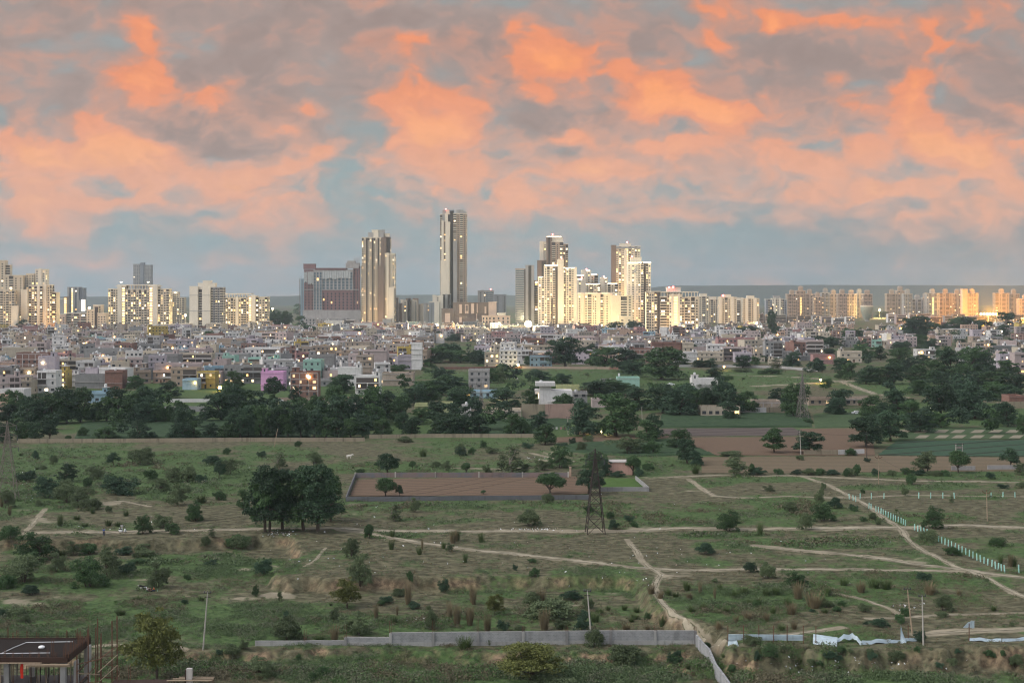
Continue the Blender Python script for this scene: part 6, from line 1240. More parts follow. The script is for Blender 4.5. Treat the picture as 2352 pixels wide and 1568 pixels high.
for (yy, x, w, dp, fl) in cand[:NIND]:
    r2 = random.Random(int(x*31+yy*17)); col = r2.choice(COLS); S = house_spec(r2, w, dp, fl, col)
    h_ = build_house(S, 'house', (x, yy, 0), r2.gauss(0, .10)+r2.choice([0,0,0,.28,-.28]))
    nt_ = sum(1 for q in S['parts'] if q[0] == 'water_tank'); lit_ = sum(1 for q in S['parts'] if q[1] in LIT); lam = any(q[0] == 'wall_lamp' for q in S['parts']); bal_ = any(q[0] == 'balcony' for q in S['parts'])
    fx = ' with wall lamp' if lam else ' with balcony' if bal_ else ' with lit windows' if lit_ else ' with roof tanks' if nt_ >= 2 else ' with roof room' if 'stair' in S else ' with bare roof' if nt_ == 0 else ' with single tank'
    auto(h_, f'{WNAME[col]} {SN[fl]} house{fx}', 'house', 'houses of the low town', (x, yy, fl*FH*.6))
mb = MB(); mats = []
def mi(m):
    if m not in mats: mats.append(m)
    return mats.index(m)
for (yy, x, w, dp, fl) in cand[NIND:]:
    r2 = random.Random(int(x*31+yy*17)); S = house_spec(r2, w, dp, fl, r2.choice(COLS)); k0 = len(mb.v)
    for m, b in S['wall']: mb.box(*b, m=mi(m))
    for q in ('stair','stair_cap','stair_door'):
        if q in S: mb.box(*S[q][1], m=mi(S[q][0]))
    for n, m, b in S['parts']:
        if n == 'water_tank': tank_mb(mb, *b, mi(m))
        elif n == 'wall_lamp': mb.ball(b[:3], b[3]*1.5, mi(m), 6)
        else: mb.box(*b, m=mi(m))
    a = r2.gauss(0, .10)+r2.choice([0,0,0,.28,-.28]); ca_, sa_ = math.cos(a), math.sin(a)
    for i in range(k0, len(mb.v)):
        vx, vy, vz = mb.v[i]; mb.v[i] = (x+vx*ca_-vy*sa_, yy+vx*sa_+vy*ca_, vz)
o = part('far_houses', mb, mats, None); tag(o, 'hundreds of small far houses packed below the towers', None, None, 'stuff')
# flat blocks in rows under the far blocks
r2 = random.Random(4); u = 1735.
while u < 2380:
    w_ = r2.uniform(16, 30); vb = r2.choice([741, 744, 748]); d_ = at_dist(vb); fl = r2.choice([4,4,5,5]); 
    if 1960 < u < 2035: u += 12; continue
    S = house_spec(r2, w_*d_/F, 14, fl, r2.choice(['grey','cream','tan','pink','white','lilac']), {'balcony': True, 'blank': False, 'lit': .12, 'lamp': False}); x = (u+w_/2-UC)*d_/F
    h_ = build_house(S, 'apartment_block', (x, d_, 0), 0); auto(h_, f'{SN.get(fl, "five storey")} balcony block below the far towers', 'apartment block', 'low blocks below the far towers', (x, d_, 10))
    u += w_+r2.uniform(0, 5)
# glow of the lanes and yards
for i, (u, v, r_, m, e, c, lab) in enumerate([(24,858,.9,L_sodium,9e3,(1,.6,.2),'big amber yard lamp left of the brick frame building'),(48,862,.7,L_sodium,5e3,(1,.6,.2),'second amber yard lamp beside the brick frame building'),(240,846,.7,L_sodium,4e3,(1,.6,.2),'amber lamp on a roof behind the brick block'),(600,798,1.0,L_lamp,5e3,(1,.85,.55),'white lit doorway lamp in the middle of town'),(633,794,.8,L_lamp,4e3,(1,.85,.55),'bright lamp left of the turquoise house'),(725,792,.7,L_lamp,4e3,(1,.85,.55),'bright lamp below the turquoise house'),(505,890,.9,L_sodium,5e3,(1,.55,.12),'amber lamp glowing behind leafy trees'),
  (1885,872,.55,L_sodium,9e3,(1,.5,.12),'lone sodium street lamp over the open dusty plain'),(1945,782,.8,L_lamp,1.5e4,(1,.80,.40),'star bright street lamp before the rose house'),(2067,781,.8,L_lamp,1.5e4,(1,.80,.40),'star bright street lamp left of the peach house'),(1382,990,.35,L_lamp,2.2e3,(1,.78,.4),'bright lamp beside the thatched field hut'),(2315,900,.5,L_lamp,2e3,(1,.8,.5),'lamp between the dark right hand trees'),(2138,938,.4,L_white,1e3,(1,.9,.7),'white lamp in the trees above the vegetable plots'),(1146,912,.5,L_lamp,2e3,(1,.75,.35),'lamp over the blue roofed shed'),(1160,820,.8,L_lamp,4e3,(1,.8,.4),'lamp in the lit lane beside the white cube'),(1190,838,.7,L_lamp,5e3,(1,.75,.3),'yellow lamp at the end of the lit lane'),(1258,905,.5,L_lamp,2e3,(1,.75,.35),'lamp left of the white modern house'),(925,919,.35,L_white,1.2e3,(.8,1,.5),'green white lamp behind the dark trees'),(1663,842,.6,L_sodium,3e3,(1,.5,.12),'orange lamp behind the patched field wall')]):
    d_ = at_dist(v+8); p = Vector(((u-UC)*d_/F, d_, 0)); z = HC-(v-VH)*d_/F
    t = thing('street_lamp', lab, 'street lamp', p, 0, 'street lamps')
    part('lamp_post', MB().bar((0,.3,0), (0,.3,z), .08), STEEL, t); part('lamp_head', MB().ball((0,0,z), r_, 0, 8), m, t); lamp_light(t, (0,-r_*1.5,z), e*2, c, r_)
# ------------------------------------------------------------------ pylons, poles, fences, sheets
def pylon(label, u, vb, vt, basew, m, arms=(), waist=.55, name='lattice_pylon', r=.075, topw=.35, spire=.88, bays=9):
    p = ground_at(u, vb); k = p.y/F; H = (vb-vt)*k; t = thing(name, label, 'pylon', p, rnd.uniform(.05,.35), 'lattice pylons')
    def wd(z):
        f = z/H
        return basew/2+(basew*.42/2-basew/2)*f/waist if f < waist else max(topw/2, basew*.42/2+(topw/2-basew*.42/2)*(f-waist)/(spire-waist)) if f < spire else topw/2*max(.06, (1-f)/(1-spire))
    zs = [0]; 
    while zs[-1] < H*spire: zs.append(zs[-1]+max(.7, wd(zs[-1])*1.75))
    zs = [z*H*spire/zs[-1] for z in zs]+[H]
    legs = MB(); br = MB(); c4 = ((-1,-1),(1,-1),(1,1),(-1,1))
    for a, b in zip(zs, zs[1:]):
        wa, wb = wd(a), wd(b)
        for sx, sy in c4: legs.bar((sx*wa, sy*wa, a), (sx*wb, sy*wb, b), r, 0, 4)
        for i in range(4):
            (ax, ay), (bx, by) = c4[i], c4[(i+1) % 4]
            br.bar((ax*wa, ay*wa, a), (bx*wb, by*wb, b), r*.6, 0, 4); br.bar((bx*wa, by*wa, a), (ax*wb, ay*wb, b), r*.6, 0, 4); br.bar((ax*wb, ay*wb, b), (bx*wb, by*wb, b), r*.6, 0, 4)
    part('leg_frame', legs, m, t); part('bracing_lattice', br, m, t)
    for f, L in arms:
        z = f*H; w = wd(z); 
        for s in (-1, 1):
            am = MB()
            for sy in (-1, 1): am.bar((s*w, sy*w, z), (s*(w+L), 0, z+.15), r*.7); am.bar((s*w, sy*w, z+.9), (s*(w+L), 0, z+.15), r*.6)
            am.bar((s*(w+L*.5), 0, z+.1), (s*(w+L*.5), 0, z+.5), r*.5); part('cross_arm', am, m, t)
            part('insulator', MB().lathe([(.07,-1.1),(.13,-1.0),(.07,-.9),(.13,-.7),(.07,-.6),(.13,-.4),(.07,-.3),(.05,0)], 6, 0, s*(w+L), 0), G_dark, t, loc=(0,0,z+.1))
    landmark(label, u, vb-30); return t
PYST = surf('weathered_pylon_steel', (.16,.135,.12), .2, 1)
pylon('dark lattice pylon standing on the main dirt track', 1367, 1225, 1030, 3.8, DARKSTEEL, [(.86,1.7),(.93,1.2)], .6, r=.10)
pylon('brownish lattice pylon with three cross arms at the left edge', 17, 1146, 966, 4.6, PYST, [(.66,1.9),(.80,1.9),(.93,2.0)], .55, r=.08, spire=.93)
pylon('thin grey lattice pylon rising from the cream plaster house', 1105, 957, 871, 2.6, STEEL, [(.80,2.2),(.91,1.6)], .55, r=.08)
pylon('grey lattice pylon at the corner of the tall green crop', 1843, 962, 852, 4.0, STEEL, [(.72,1.8),(.84,1.8),(.94,1.4)], .55, r=.09)
pylon('dark telecom mast in front of the bright cream tower', 1268, 775, 681, 5.0, DARKSTEEL, [], .5, 'telecom_mast', .16, 1.2, .95)
pylon('dark telecom mast beside the last cream block', 1774, 767, 700, 4.0, DARKSTEEL, [], .5, 'telecom_mast', .15, 1.0, .95)
def pole(label, ub, vb, ut, vt, style='cross', r=.10, m=None):
    p = ground_at(ub, vb); k = p.y/F; top = Vector(((ut-ub)*k, 0, (vb-vt)*k)); t = thing('utility_pole', label, 'pole', p, 0, 'utility poles')
    part('pole_shaft', MB().bar((0,0,-.4), top[:], r*1.25, 0, 6, r*.8), m or POLEC, t)
    if style == 'cross':
        for dz, L in ((.15,.55),(.75,.45)):
            part('cross_arm', MB().bar((top.x-L, 0, top.z-dz), (top.x+L, 0, top.z-dz), .07), DARKSTEEL, t)
        for s in (-.45, 0, .45): part('insulator', MB().lathe([(.05,0),(.10,.06),(.06,.14),(.09,.2),(.02,.3)], 6, 0, top.x+s, 0), G_dark, t, loc=(0,0,top.z-.15))
    elif style == 'vee':
        part('cross_arm', MB().bar((top.x-1.0, 0, top.z+.25), (top.x-.5, 0, top.z-.25), .09).bar((top.x-.5,0,top.z-.25), (top.x+.5,0,top.z-.25), .09).bar((top.x+.5,0,top.z-.25), (top.x+1.0,0,top.z+.25), .09).bar((top.x,0,top.z-.3),(top.x,0,top.z+.5),.07), RUST, t)
    return t, p+top
_, w1 = pole('grey concrete pole leaning slightly on the left green meadow', 466, 1493, 477, 1360)
_, w2 = pole('concrete pole behind the front block wall', 1359, 1473, 1349, 1355)
_, w3 = pole('wooden looking pole leaning left near the steel sheets', 2096, 1454, 2084, 1351, m=WOODY)
_, w4 = pole('upright concrete pole in front of the fallen sheets', 2121, 1482, 2118, 1367)
_, w5 = pole('pole with vee shaped arm beside the wide track', 2268, 1196, 2266, 1130, 'vee', m=WOODY); _, w6 = pole('pole with vee shaped arm before the stubble field', 2018, 1113, 2018, 1050, 'vee', m=WOODY)
_, w7 = pole('dark thin pole under the big field edge trees', 1991, 1051, 1991, 996, m=DARKSTEEL); _, w8 = pole('grey pole between the two field trees', 1840, 1050, 1837, 988)
pole('bare leaning pole in front of the long boundary wall', 629, 1026, 638, 984, 'none', m=WOODY); _, w9 = pole('pole left of the lit field hut', 1305, 999, 1304, 958); _, w10 = pole('pale pole before the tall trees by the green crop', 1475, 965, 1474, 933)
t = thing('transformer_stand', 'twin pole transformer stand before the vegetable plots', 'transformer', ground_at(2203, 1049)); k = t.location.y/F
for s in (-1, 1): part('pole_shaft', MB().bar((s*1.0,0,-.3), (s*1.0,0,31*k), .14), POLEC, t)
part('cross_beam', MB().box(-1.4,1.4,-.1,.1,29*k,30.5*k), DARKSTEEL, t); part('cross_beam', MB().box(-1.3,1.3,-.1,.1,24*k,24.8*k), DARKSTEEL, t); part('transformer_tank', MB().box(-.6,.6,-.4,.4,20*k,24*k), STEEL, t)
def wire(label, a, b, sag):
    pts = [a.lerp(b, i/16)-Vector((0,0,sag*4*(i/16)*(1-i/16))) for i in range(17)]
    o = pts[0].copy(); tag(part('power_line', MB().tube([(p-o)[:] for p in pts], .022, 0, 4), DARKSTEEL, None, loc=o), label, 'cable', 'overhead wires', 'thing')
wire('thin wire from the block wall pole out to the left', w2, ground_at(1040, 1405)+Vector((0,0,6)), 1.2); wire('thin wire from the meadow pole out past the left edge', w1, ground_at(-60, 1500)+Vector((0,0,5)), 1.5); wire('thin wire between the two poles by the sheets', w3, w4, .4)
pw_ = ground_at(1367, 1225)
for s_, z_, w_ in ((-2.4,15.1,'lower'),(2.4,15.1,'middle'),(-1.8,16.3,'upper')): wire(f'{w_} faint wire running from the main track pylon down to the left', pw_+Vector((s_,0,z_)), Vector((-76+s_,200,12.5+z_*.1)), 2.2)
wire('wire between the two vee armed poles', w5, w6, 1.5); wire('wire from the field tree pole to the dark thin pole', w8, w7, .8); wire('wire from the hut pole to the crop pole', w9, w10, 1.0)

TEAL = surf('teal_painted_concrete', (.33,.58,.53), .15, 2, streak=.1); FP = """183 140 180;213 150 190;232 158 200;265 137 178;349 135 178;444 135 177;707 130 175;797 130 175;889 130 175;977 130 175;1253 130 167;1343 128 167;1434 127 166;330 207 250;348 214 256;385 232 276;403 240 280;422 249 289;440 258 296;459 267 308;476 277 318;496 285 333;514 295 343;532 303 348;552 311 355;574 320 363;592 330 370;607 337 380;676 370 415;700 378 423;723 388 433;748 395 440;770 405 445;812 430 470;857 453 500;881 463 512;905 476 524;930 486 535;955 498 545;981 512 553;1009 523 571;1035 535 585;1062 549 598;1089 562 612;1116 574 625;1146 589 640;1174 602 653;1201 616 665;1228 628 678;1260 638 690;1287 650 706;1308 660 713;1332 670 726;1356 677 737;1463 675 738"""
pm = MB().box(-.075,.075,-.075,.075,-.4,1.0).mesh('fence_post', [TEAL])
for q in FP.split(';'):
    a, b0, b1 = map(float, q.split()); u = 1895+a*.3043; v = 1091+b1*.3043; p = ground_at(u, v); h = (b1-b0)*.3043*p.y/F
    o = add('fence_post', pm, None, p, rnd.uniform(-.2,.2), (1.15,1.15,h)); o.rotation_euler[0] = rnd.gauss(0,.03); o.rotation_euler[1] = rnd.gauss(0,.04)
    auto(o, 'teal concrete fence post without wire', 'fence post', 'teal fence posts across the grass')

# front wall of grey blocks with concrete posts and rusty starter bars
BLOCKW = brick('grey_block_wall', (.26,.265,.275), (.20,.21,.22), (.31,.31,.31), .42, .21, .35); PLINTH = surf('cast_plinth', (.28,.28,.275), .3, .6, streak=.4)
US = [586,701,794,897,995,1098,1202,1302,1403,1505,1597]; VSB = [1482,1482,1482,1483,1482,1481,1480,1479,1478,1478,1478]; HS = [.62,.68,1.2,1.9,1.9,1.9,1.9,1.9,1.9,1.9]
GP = [Vector(((u-UC)*at_dist(v,-2.35)/F, at_dist(v,-2.35), -2.35)) for u, v in zip(US, VSB)]; o = GP[5]
t = thing('block_wall', 'long grey block wall with rusty post bars across the foreground', 'wall', o)
for i in range(10):
    a, b_ = GP[i]-o, GP[i+1]-o; n = Vector((0,.11,0))
    for nm, z0, z1, m, th in (('plinth', -.8, .55, PLINTH, .15), ('block_panel', .55, HS[i], BLOCKW, .10)):
        if z1 <= z0+.02: continue
        mb = MB(); q = Vector((0,th,0)); vs_ = [a-q, b_-q, b_+q, a+q]
        mb.v = [tuple(p+Vector((0,0,z0))) for p in vs_]+[tuple(p+Vector((0,0,z1))) for p in vs_]; mb.f = [(0,3,2,1),(4,5,6,7),(0,1,5,4),(1,2,6,5),(2,3,7,6),(3,0,4,7)]; mb.m = [0]*6
        part(nm, mb, m, t)
    part('coping', MB().tube([(a+Vector((0,0,HS[i]+.03)))[:], (b_+Vector((0,0,HS[i]+.03)))[:]], .13, 0, 4), PLINTH, t)
for i, p in enumerate(GP[1:], 1):
    hp = HS[min(i, 9)]; p = p-o
    cube_part('post', PLINTH if i % 3 == 0 else W['cement'], t, (p.x-.2, p.x+.2, p.y-.26, p.y+.2, -.8, hp+.02 if i > 3 else hp))
    mb = MB()
    for dx in (-.13, .13):
        for dy in (-.12, .12): mb.bar((p.x+dx, p.y+dy, hp-.2), (p.x+dx+rnd.uniform(-.05,.05), p.y+dy, hp+(1.6 if i < 6 else .55)+rnd.uniform(0,.4)), .025)
    for k_ in range(4): mb.bar((p.x-.14, p.y-.12, hp+.2*k_), (p.x+.14, p.y-.12, hp+.2*k_), .02)
    part('rebar_lattice', mb, RUST, t)
landmark('the long grey block wall', 1090, 1470)
t = WALL('grey block wall running toward the viewer with stepped top', [(1600,1484),(1660,1575),(1797,1800)], 1.75, BLOCKW, name='block_wall', th=.3)

# corrugated steel sheets
ZINC = surf('corrugated_zinc', (.36,.44,.49), .3, .8, .45, streak=.25, metal=.25)
def corr(label, quad, name='corrugated_sheet', n=60, amp=.035, crease=0, cat='metal sheet', parent=None):
    """quad: four world points (lower left, lower right, upper right, upper left)"""
    A, B, C_, D_ = [Vector(q) for q in quad]; o = (A+B+C_+D_)/4; nn = (B-A).cross(D_-A).normalized(); rows_ = 6; V = []; Qc = []
    L = max((D_-A).length, .1); 
    for j in range(n+1):
        for i in range(rows_+1):
            s, t_ = i/rows_, j/n
            p = (A*(1-s)+B*s)*(1-t_)+(D_*(1-s)+C_*s)*t_-o
            p = p+nn*(amp*math.sin(t_*2*math.pi*L/.17))+Vector((0,0,crease*math.sin(s*9+label.__len__())*math.sin(s*math.pi)*.5)); V.append(p[:])
    w = rows_+1
    for j in range(n):
        for i in range(rows_): Qc.append((j*w+i, j*w+i+1, (j+1)*w+i+1, (j+1)*w+i))
    V2 = [(Vector(v)-nn*.02)[:] for v in V]; off = len(V)
    Qb = [(a+off, d_+off, c+off, b+off) for a, b, c, d_ in Qc]
    ob = add(name, npmesh(name, np.array(V+V2), np.array(Qc+Qb), [ZINC]), parent, o)
    if parent is None: tag(ob, label, cat, 'loose corrugated sheets', 'thing')
    return ob
def G(u, v, h=0): p = ground_at(u, v); return Vector((p.x, p.y, p.z+h))
k = ground_at(1760,1478).y/F; b0, b1 = G(1673,1478), G(1846,1477); t = thing('sheet_fence', 'strip of corrugated sheet fence on six rusty posts', 'fence', (b0+b1)/2)
zz_ = (b0.z+b1.z)/2; mx_ = (b0+b1)/2
sh = corr('strip', [(b0.x, b0.y-.1, zz_+.45), (b1.x, b1.y-.1, zz_+.5), (b1.x, b1.y-.1, zz_+1.32), (b0.x, b0.y-.1, zz_+1.25)], 'sheet', 40, .05, parent=t); sh.location = sh.location-mx_
for u in (1672,1708,1743,1777,1808,1845): p = G(u,1478)-mx_; cube_part('steel_post', RUST, t, (p.x-.05,p.x+.05,p.y-.02,p.y+.08,p.z-.4,p.z+2.6))
landmark('the strip of corrugated sheet fence', 1760, 1462)
corr('bent sheet end folded down at the left post of the strip', [G(1672,1484,.05), G(1697,1484,.0), G(1690,1474,.7), G(1672,1474,.9)], crease=.2)
corr('tilted corrugated sheet lying right of the strip', [G(1867,1480,.1), G(1922,1487,.1), G(1924,1475,.75), G(1868,1470,.9)])
corr('crumpled sheet arched over the earth bank', [G(1919,1476,.2), G(1958,1474,.5), G(1957,1469,1.0), G(1919,1473,.5)], crease=.5)
corr('narrow crumpled sheet sloping down to the right', [G(1956,1474,.8), G(1978,1481,.0), G(1979,1477,.3), G(1958,1470,1.1)], crease=.3)
corr('flat long sheet on the ground behind the upright pole', [G(1978,1480,.05), G(2046,1476,.05), G(2046,1471,.25), G(1980,1475,.3)], crease=.35)
corr('flat sheet right behind the bent upright piece', [G(2046,1477,.05), G(2107,1473,.1), G(2106,1469,.3), G(2046,1473,.25)], crease=.3)
corr('small bent sheet standing upright on end', [G(2068,1477,0), G(2082,1477,.1), G(2073,1470,1.2), G(2069,1470,2.2)], crease=.1)
corr('raised sheet flapping on a single post at right', [G(2212,1466,1.6), G(2238,1466,1.5), G(2238,1466,2.6), G(2224,1466,2.4)], crease=.2)
corr('low sheet stretched along the ground at far right', [G(2226,1472,.05), G(2300,1474,.05), G(2300,1470,.3), G(2226,1469,.25)], crease=.3)
corr('last low sheet at the right picture edge', [G(2302,1474,.05), G(2400,1470,.05), G(2400,1466,.35), G(2302,1470,.25)], crease=.3)
p = G(2226,1473); tag(part('steel_post', MB().box(-.05,.05,-.05,.05,-.3,2.6), RUST, None, loc=p), 'single rusty post holding the raised sheet', 'post', None, 'thing')
p = G(2086,1470); tag(part('steel_post', MB().box(-.05,.05,-.05,.05,-.3,2.2), RUST, None, loc=p), 'rusty post between the leaning pole and the bent sheet', 'post', None, 'thing')
p = G(1874,1479); tag(part('steel_post', MB().box(-.05,.05,-.05,.05,-.3,2.6), RUST, None, loc=p), 'rusty post behind the tilted sheet', 'post', None, 'thing')

# ------------------------------------------------------------------ huts, gate
p = ground_at(1427,1091); k = p.y/F; t = thing('hut', 'windowless pink hut with flat roof beside the enclosure', 'hut', p)
part('wall', MB().box(-27*k, 26*k, 0, 5, -.2, 29*k), surf('pink_hut_plaster', (.47,.29,.24), .2, .5), t); part('roof_slab', MB().box(-28*k, 27*k, -.3, 5.3, 29*k, 31*k), SLAB, t); landmark(t['label'], 1427, 1078)
t = thing('field_gate', 'tall iron gate between pink pillars of the enclosure', 'gate', ground_at(1330,1094)); k = t.location.y/F
for x in (-20, 19): part('pillar', MB().box(x*k-.25, x*k+.25, -.25, .25, -.2, 21*k if x < 0 else 17*k).box(x*k-.32, x*k+.32, -.32, .32, 21*k if x < 0 else 17*k, (21*k if x < 0 else 17*k)+.12), W['peach'], t)
gb = MB(); gb.bar((-19*k,0,.3),(18*k,0,.3),.05); gb.bar((-19*k,0,16*k),(18*k,0,16*k),.05); gb.bar((-19*k,0,8*k),(18*k,0,8*k),.04)
for i in range(24): x = (-18.5+i*1.55)*k; gb.bar((x,0,.3),(x,0,16*k),.025)
part('gate_grille', gb, DARKSTEEL, t); landmark(t['label'], 1330, 1084)
p = ground_at(1361,999); k = p.y/F; t = thing('field_shed', 'open thatched shed glowing amber beside the field lamp', 'shed', p)
part('roof', MB().poly([(-19*k,-1,17*k),(17*k,-1,18*k),(15*k,4,21*k),(-15*k,4,21*k)]).poly([(-19*k,-1,16.3*k),(-15*k,4,20.3*k),(15*k,4,20.3*k),(17*k,-1,17.3*k)]), surf('dark_thatch', (.05,.055,.07), .3, 2), t)
for x in (-16, -2, 14): part('post', MB().bar((x*k,-.6,-.2),(x*k,-.6,17.5*k),.09), WOODY, t)
part('back_wall', MB().box(-15*k,13*k,3.2,3.5,0,17*k), W['tanbrick'], t); lamp_light(t, (4*k, 1, 11*k), 900, (1,.55,.15), .2); cube_part('lamp', L_sodium, t, (4*k-.15,4*k+.15,.85,1.15,12*k,13*k))
p = ground_at(1329,998); t = thing('block_hut', 'tiny grey block hut left of the thatched shed', 'hut', p); part('wall', MB().box(-9*k,9*k,0,3,-.1,15*k), W['tanbrick'], t); part('roof_slab', MB().box(-10*k,10*k,-.3,3.3,15*k,16*k), SLAB, t); cube_part('door', G_dark, t, (-1,.2,-.05,.05,0,1.8))
p = ground_at(1372,1002); o_ = MB(); o_.lathe([(3.4,-.2),(2.6,.5),(1.2,1.1),(.2,1.3)], 14); tag(part('sand_heap', o_, surf('sand', (.36,.27,.16), .2, 2), None, loc=p), 'heap of sand lit by the field lamp', 'heap', None, 'thing')
p = ground_at(1295,992); t = thing('washing_line', 'line of hanging clothes left of the field hut', 'washing line', p); part('line', MB().bar((-5,0,1.9),(5,0,1.8),.02), DARKSTEEL, t)
for s in (-5, 5): part('post', MB().bar((s,0,-.2),(s,0,2),.05), WOODY, t)
for i, (x, c) in enumerate([(-4,'white'),(-2.6,'white'),(-1,'rose'),(.3,'brick'),(1.6,'blue'),(3.2,'white'),(4.2,'rose')]): part('garment', MB().box(x-.35,x+.35,-.03,.03,1.0,1.85), W[c], t)

# ------------------------------------------------------------------ people, scooter, motorcycle, cows, cars
SKIN = surf('brown_skin', (.20,.115,.075), .05, 5, .6, 0, 0); HAIR = surf('black_hair', (.012,.011,.011), .1, 5, .6, 0, 0)
def skinmesh(name, joints, edges, mats, root=0, sub=1):
    me = bpy.data.meshes.new(name); me.from_pydata([j[:3] for j in joints], edges, [])
    o = bpy.data.objects.new(name, me); COL.objects.link(o)
    sk = o.modifiers.new('skin', 'SKIN'); me.skin_vertices[0].data
    for i, j in enumerate(joints): me.skin_vertices[0].data[i].radius = (j[3], j[4] if len(j) > 4 else j[3]); me.skin_vertices[0].data[i].use_root = (i == root)
    su = o.modifiers.new('sub', 'SUBSURF'); su.levels = sub; su.render_levels = sub
    bpy.context.view_layer.update()
    ev = bpy.data.meshes.new_from_object(o.evaluated_get(bpy.context.evaluated_depsgraph_get())); ev.name = name
    bpy.data.objects.remove(o); bpy.data.meshes.remove(me); ev.materials.clear()
    for m in mats: ev.materials.append(m)
    return ev
def person(label, loc, rz, shirt, trousers, pose='stand'):
    if pose == 'stand':
        hip, kn, an = .92, .50, .08
        L = {'pel':(0,0,.95,.13,.10),'sp':(0,0,1.15,.125,.095),'ch':(0,0,1.36,.15,.10),'nk':(0,0,1.49,.055),'hd':(0,.01,1.60,.082,.095),'ht':(0,0,1.70,.065),
             'sL':(-.19,0,1.41,.06),'eL':(-.24,.03,1.14,.045),'wL':(-.23,-.06,.90,.035),'hL':(-.23,-.09,.82,.04),'sR':(.19,0,1.41,.06),'eR':(.25,.03,1.14,.045),'wR':(.24,-.05,.90,.035),'hR':(.24,-.08,.82,.04),
             'pL':(-.10,0,.88,.095),'kL':(-.11,-.02,.50,.065),'aL':(-.11,.03,.09,.042),'tL':(-.12,-.13,.04,.04),'pR':(.10,0,.88,.095),'kR':(.12,-.03,.50,.065),'aR':(.13,.02,.09,.042),'tR':(.14,-.14,.04,.04)}
    else:
        L = {'pel':(0,0,.14,.15,.12),'sp':(0,-.06,.33,.13,.10),'ch':(0,-.13,.53,.15,.10),'nk':(0,-.17,.66,.055),'hd':(0,-.20,.77,.082,.095),'ht':(0,-.2,.87,.065),
             'sL':(-.19,-.13,.57,.06),'eL':(-.28,-.28,.36,.045),'wL':(-.14,-.46,.27,.035),'hL':(-.08,-.52,.24,.04),'sR':(.19,-.13,.57,.06),'eR':(.28,-.28,.36,.045),'wR':(.14,-.46,.27,.035),'hR':(.08,-.52,.24,.04),
             'pL':(-.12,-.06,.14,.095),'kL':(-.42,-.34,.22,.07),'aL':(-.05,-.44,.08,.045),'tL':(.06,-.52,.05,.04),'pR':(.12,-.06,.14,.095),'kR':(.42,-.34,.22,.07),'aR':(.05,-.40,.07,.045),'tR':(-.06,-.48,.05,.04)}
    ks = list(L); E = [('pel','sp'),('sp','ch'),('ch','nk'),('nk','hd'),('hd','ht'),('ch','sL'),('sL','eL'),('eL','wL'),('wL','hL'),('ch','sR'),('sR','eR'),('eR','wR'),('wR','hR'),('pel','pL'),('pL','kL'),('kL','aL'),('aL','tL'),('pel','pR'),('pR','kR'),('kR','aR'),('aR','tR')]
    J = [L[k_] for k_ in ks]; e = [(ks.index(a), ks.index(b_)) for a, b_ in E]
    t = thing('person', label, 'person', loc, rz, 'people on the grass'); add('body', skinmesh('body', J, e, [SKIN]), t)
    def cloth(name, keys, ed, m, grow):
        j = [tuple(L[k_][:3])+tuple(r_+grow for r_ in L[k_][3:]) for k_ in keys]; add(name, skinmesh(name, j, [(keys.index(a), keys.index(b_)) for a, b_ in ed], [m]), t)
    cloth('shirt', ['pel','sp','ch','sL','eL','sR','eR'], [('pel','sp'),('sp','ch'),('ch','sL'),('sL','eL'),('ch','sR'),('sR','eR')], shirt, .018)
    cloth('trousers', ['pel','pL','kL','aL','pR','kR','aR'], [('pel','pL'),('pL','kL'),('kL','aL'),('pel','pR'),('pR','kR'),('kR','aR')], trousers, .02)
    h = L['hd']; part('hair', MB().ball((h[0], h[1]+.025, h[2]+.055), .098, 0, 8, .9), HAIR, t); return t
C_ = lambda n, c: surf(n, c, .1, 4, .9, 0, 0)
BLUEC = C_('blue_cloth', (.05,.11,.33)); DENIM = C_('dark_denim', (.035,.045,.075)); PALE = C_('pale_cloth', (.42,.46,.46)); BLACKC = C_('black_cloth', (.014,.014,.016)); WHITEC = C_('white_cloth', (.62,.64,.66)); ORANGEC = C_('rust_cloth', (.36,.12,.04))
RUBBER = C_('rubber', (.014,.014,.014)); CHROME = surf('chrome', (.6,.6,.6), .05, 3, .2, 0, 0, metal=1.0); WPAINT = surf('white_paint', (.72,.74,.76), .05, 3, .3, 0, 0)
person('man in blue shirt and dark jeans standing on the bank edge', ground_at(238.5,1231), R(170), BLUEC, DENIM)
person('person in pale clothes standing behind the white scooter', ground_at(280,1221), R(190), PALE, PALE)
q0 = ground_at(344, 1358); 
person('seated person in white shirt nearest the motorcycle', G(338,1357.5), R(60), WHITEC, DENIM, 'sit'); person('seated person in black sitting in the middle of the group', G(347,1358.5), R(-20), BLACKC, BLACKC, 'sit'); person('seated person in rust orange top with dark trousers', G(355.5,1357), R(-75), ORANGEC, DENIM, 'sit')
tag(part('bottle', MB().lathe([(.05,0),(.055,.02),(.055,.24),(.02,.3),(.02,.34)], 10), W['mint'], None, loc=G(362,1357.5)), 'green bottle standing beside the seated people', 'bottle', None, 'thing')
def wheel(root, x, r, w, z=None):
    o_ = add('wheel', None, root, (x, 0, r)); o_.rotation_euler = (R(90),0,0)
    n = 18; mb = MB()
    for i in range(n):
        a, b_ = 6.2832*i/n, 6.2832*(i+1)/n; mb.bar((r*.86*math.cos(a), r*.86*math.sin(a), 0), (r*.86*math.cos(b_), r*.86*math.sin(b_), 0), r*.15, 0, 6)
    part('tyre', mb, RUBBER, o_); rm = MB().lathe([(r*.2,-w/2),(r*.2,w/2)], 10)
    for i in range(6): a = 6.2832*i/6; rm.bar((0,0,0), (r*.8*math.cos(a), r*.8*math.sin(a), 0), .018)
    part('rim', rm, CHROME, o_); return o_
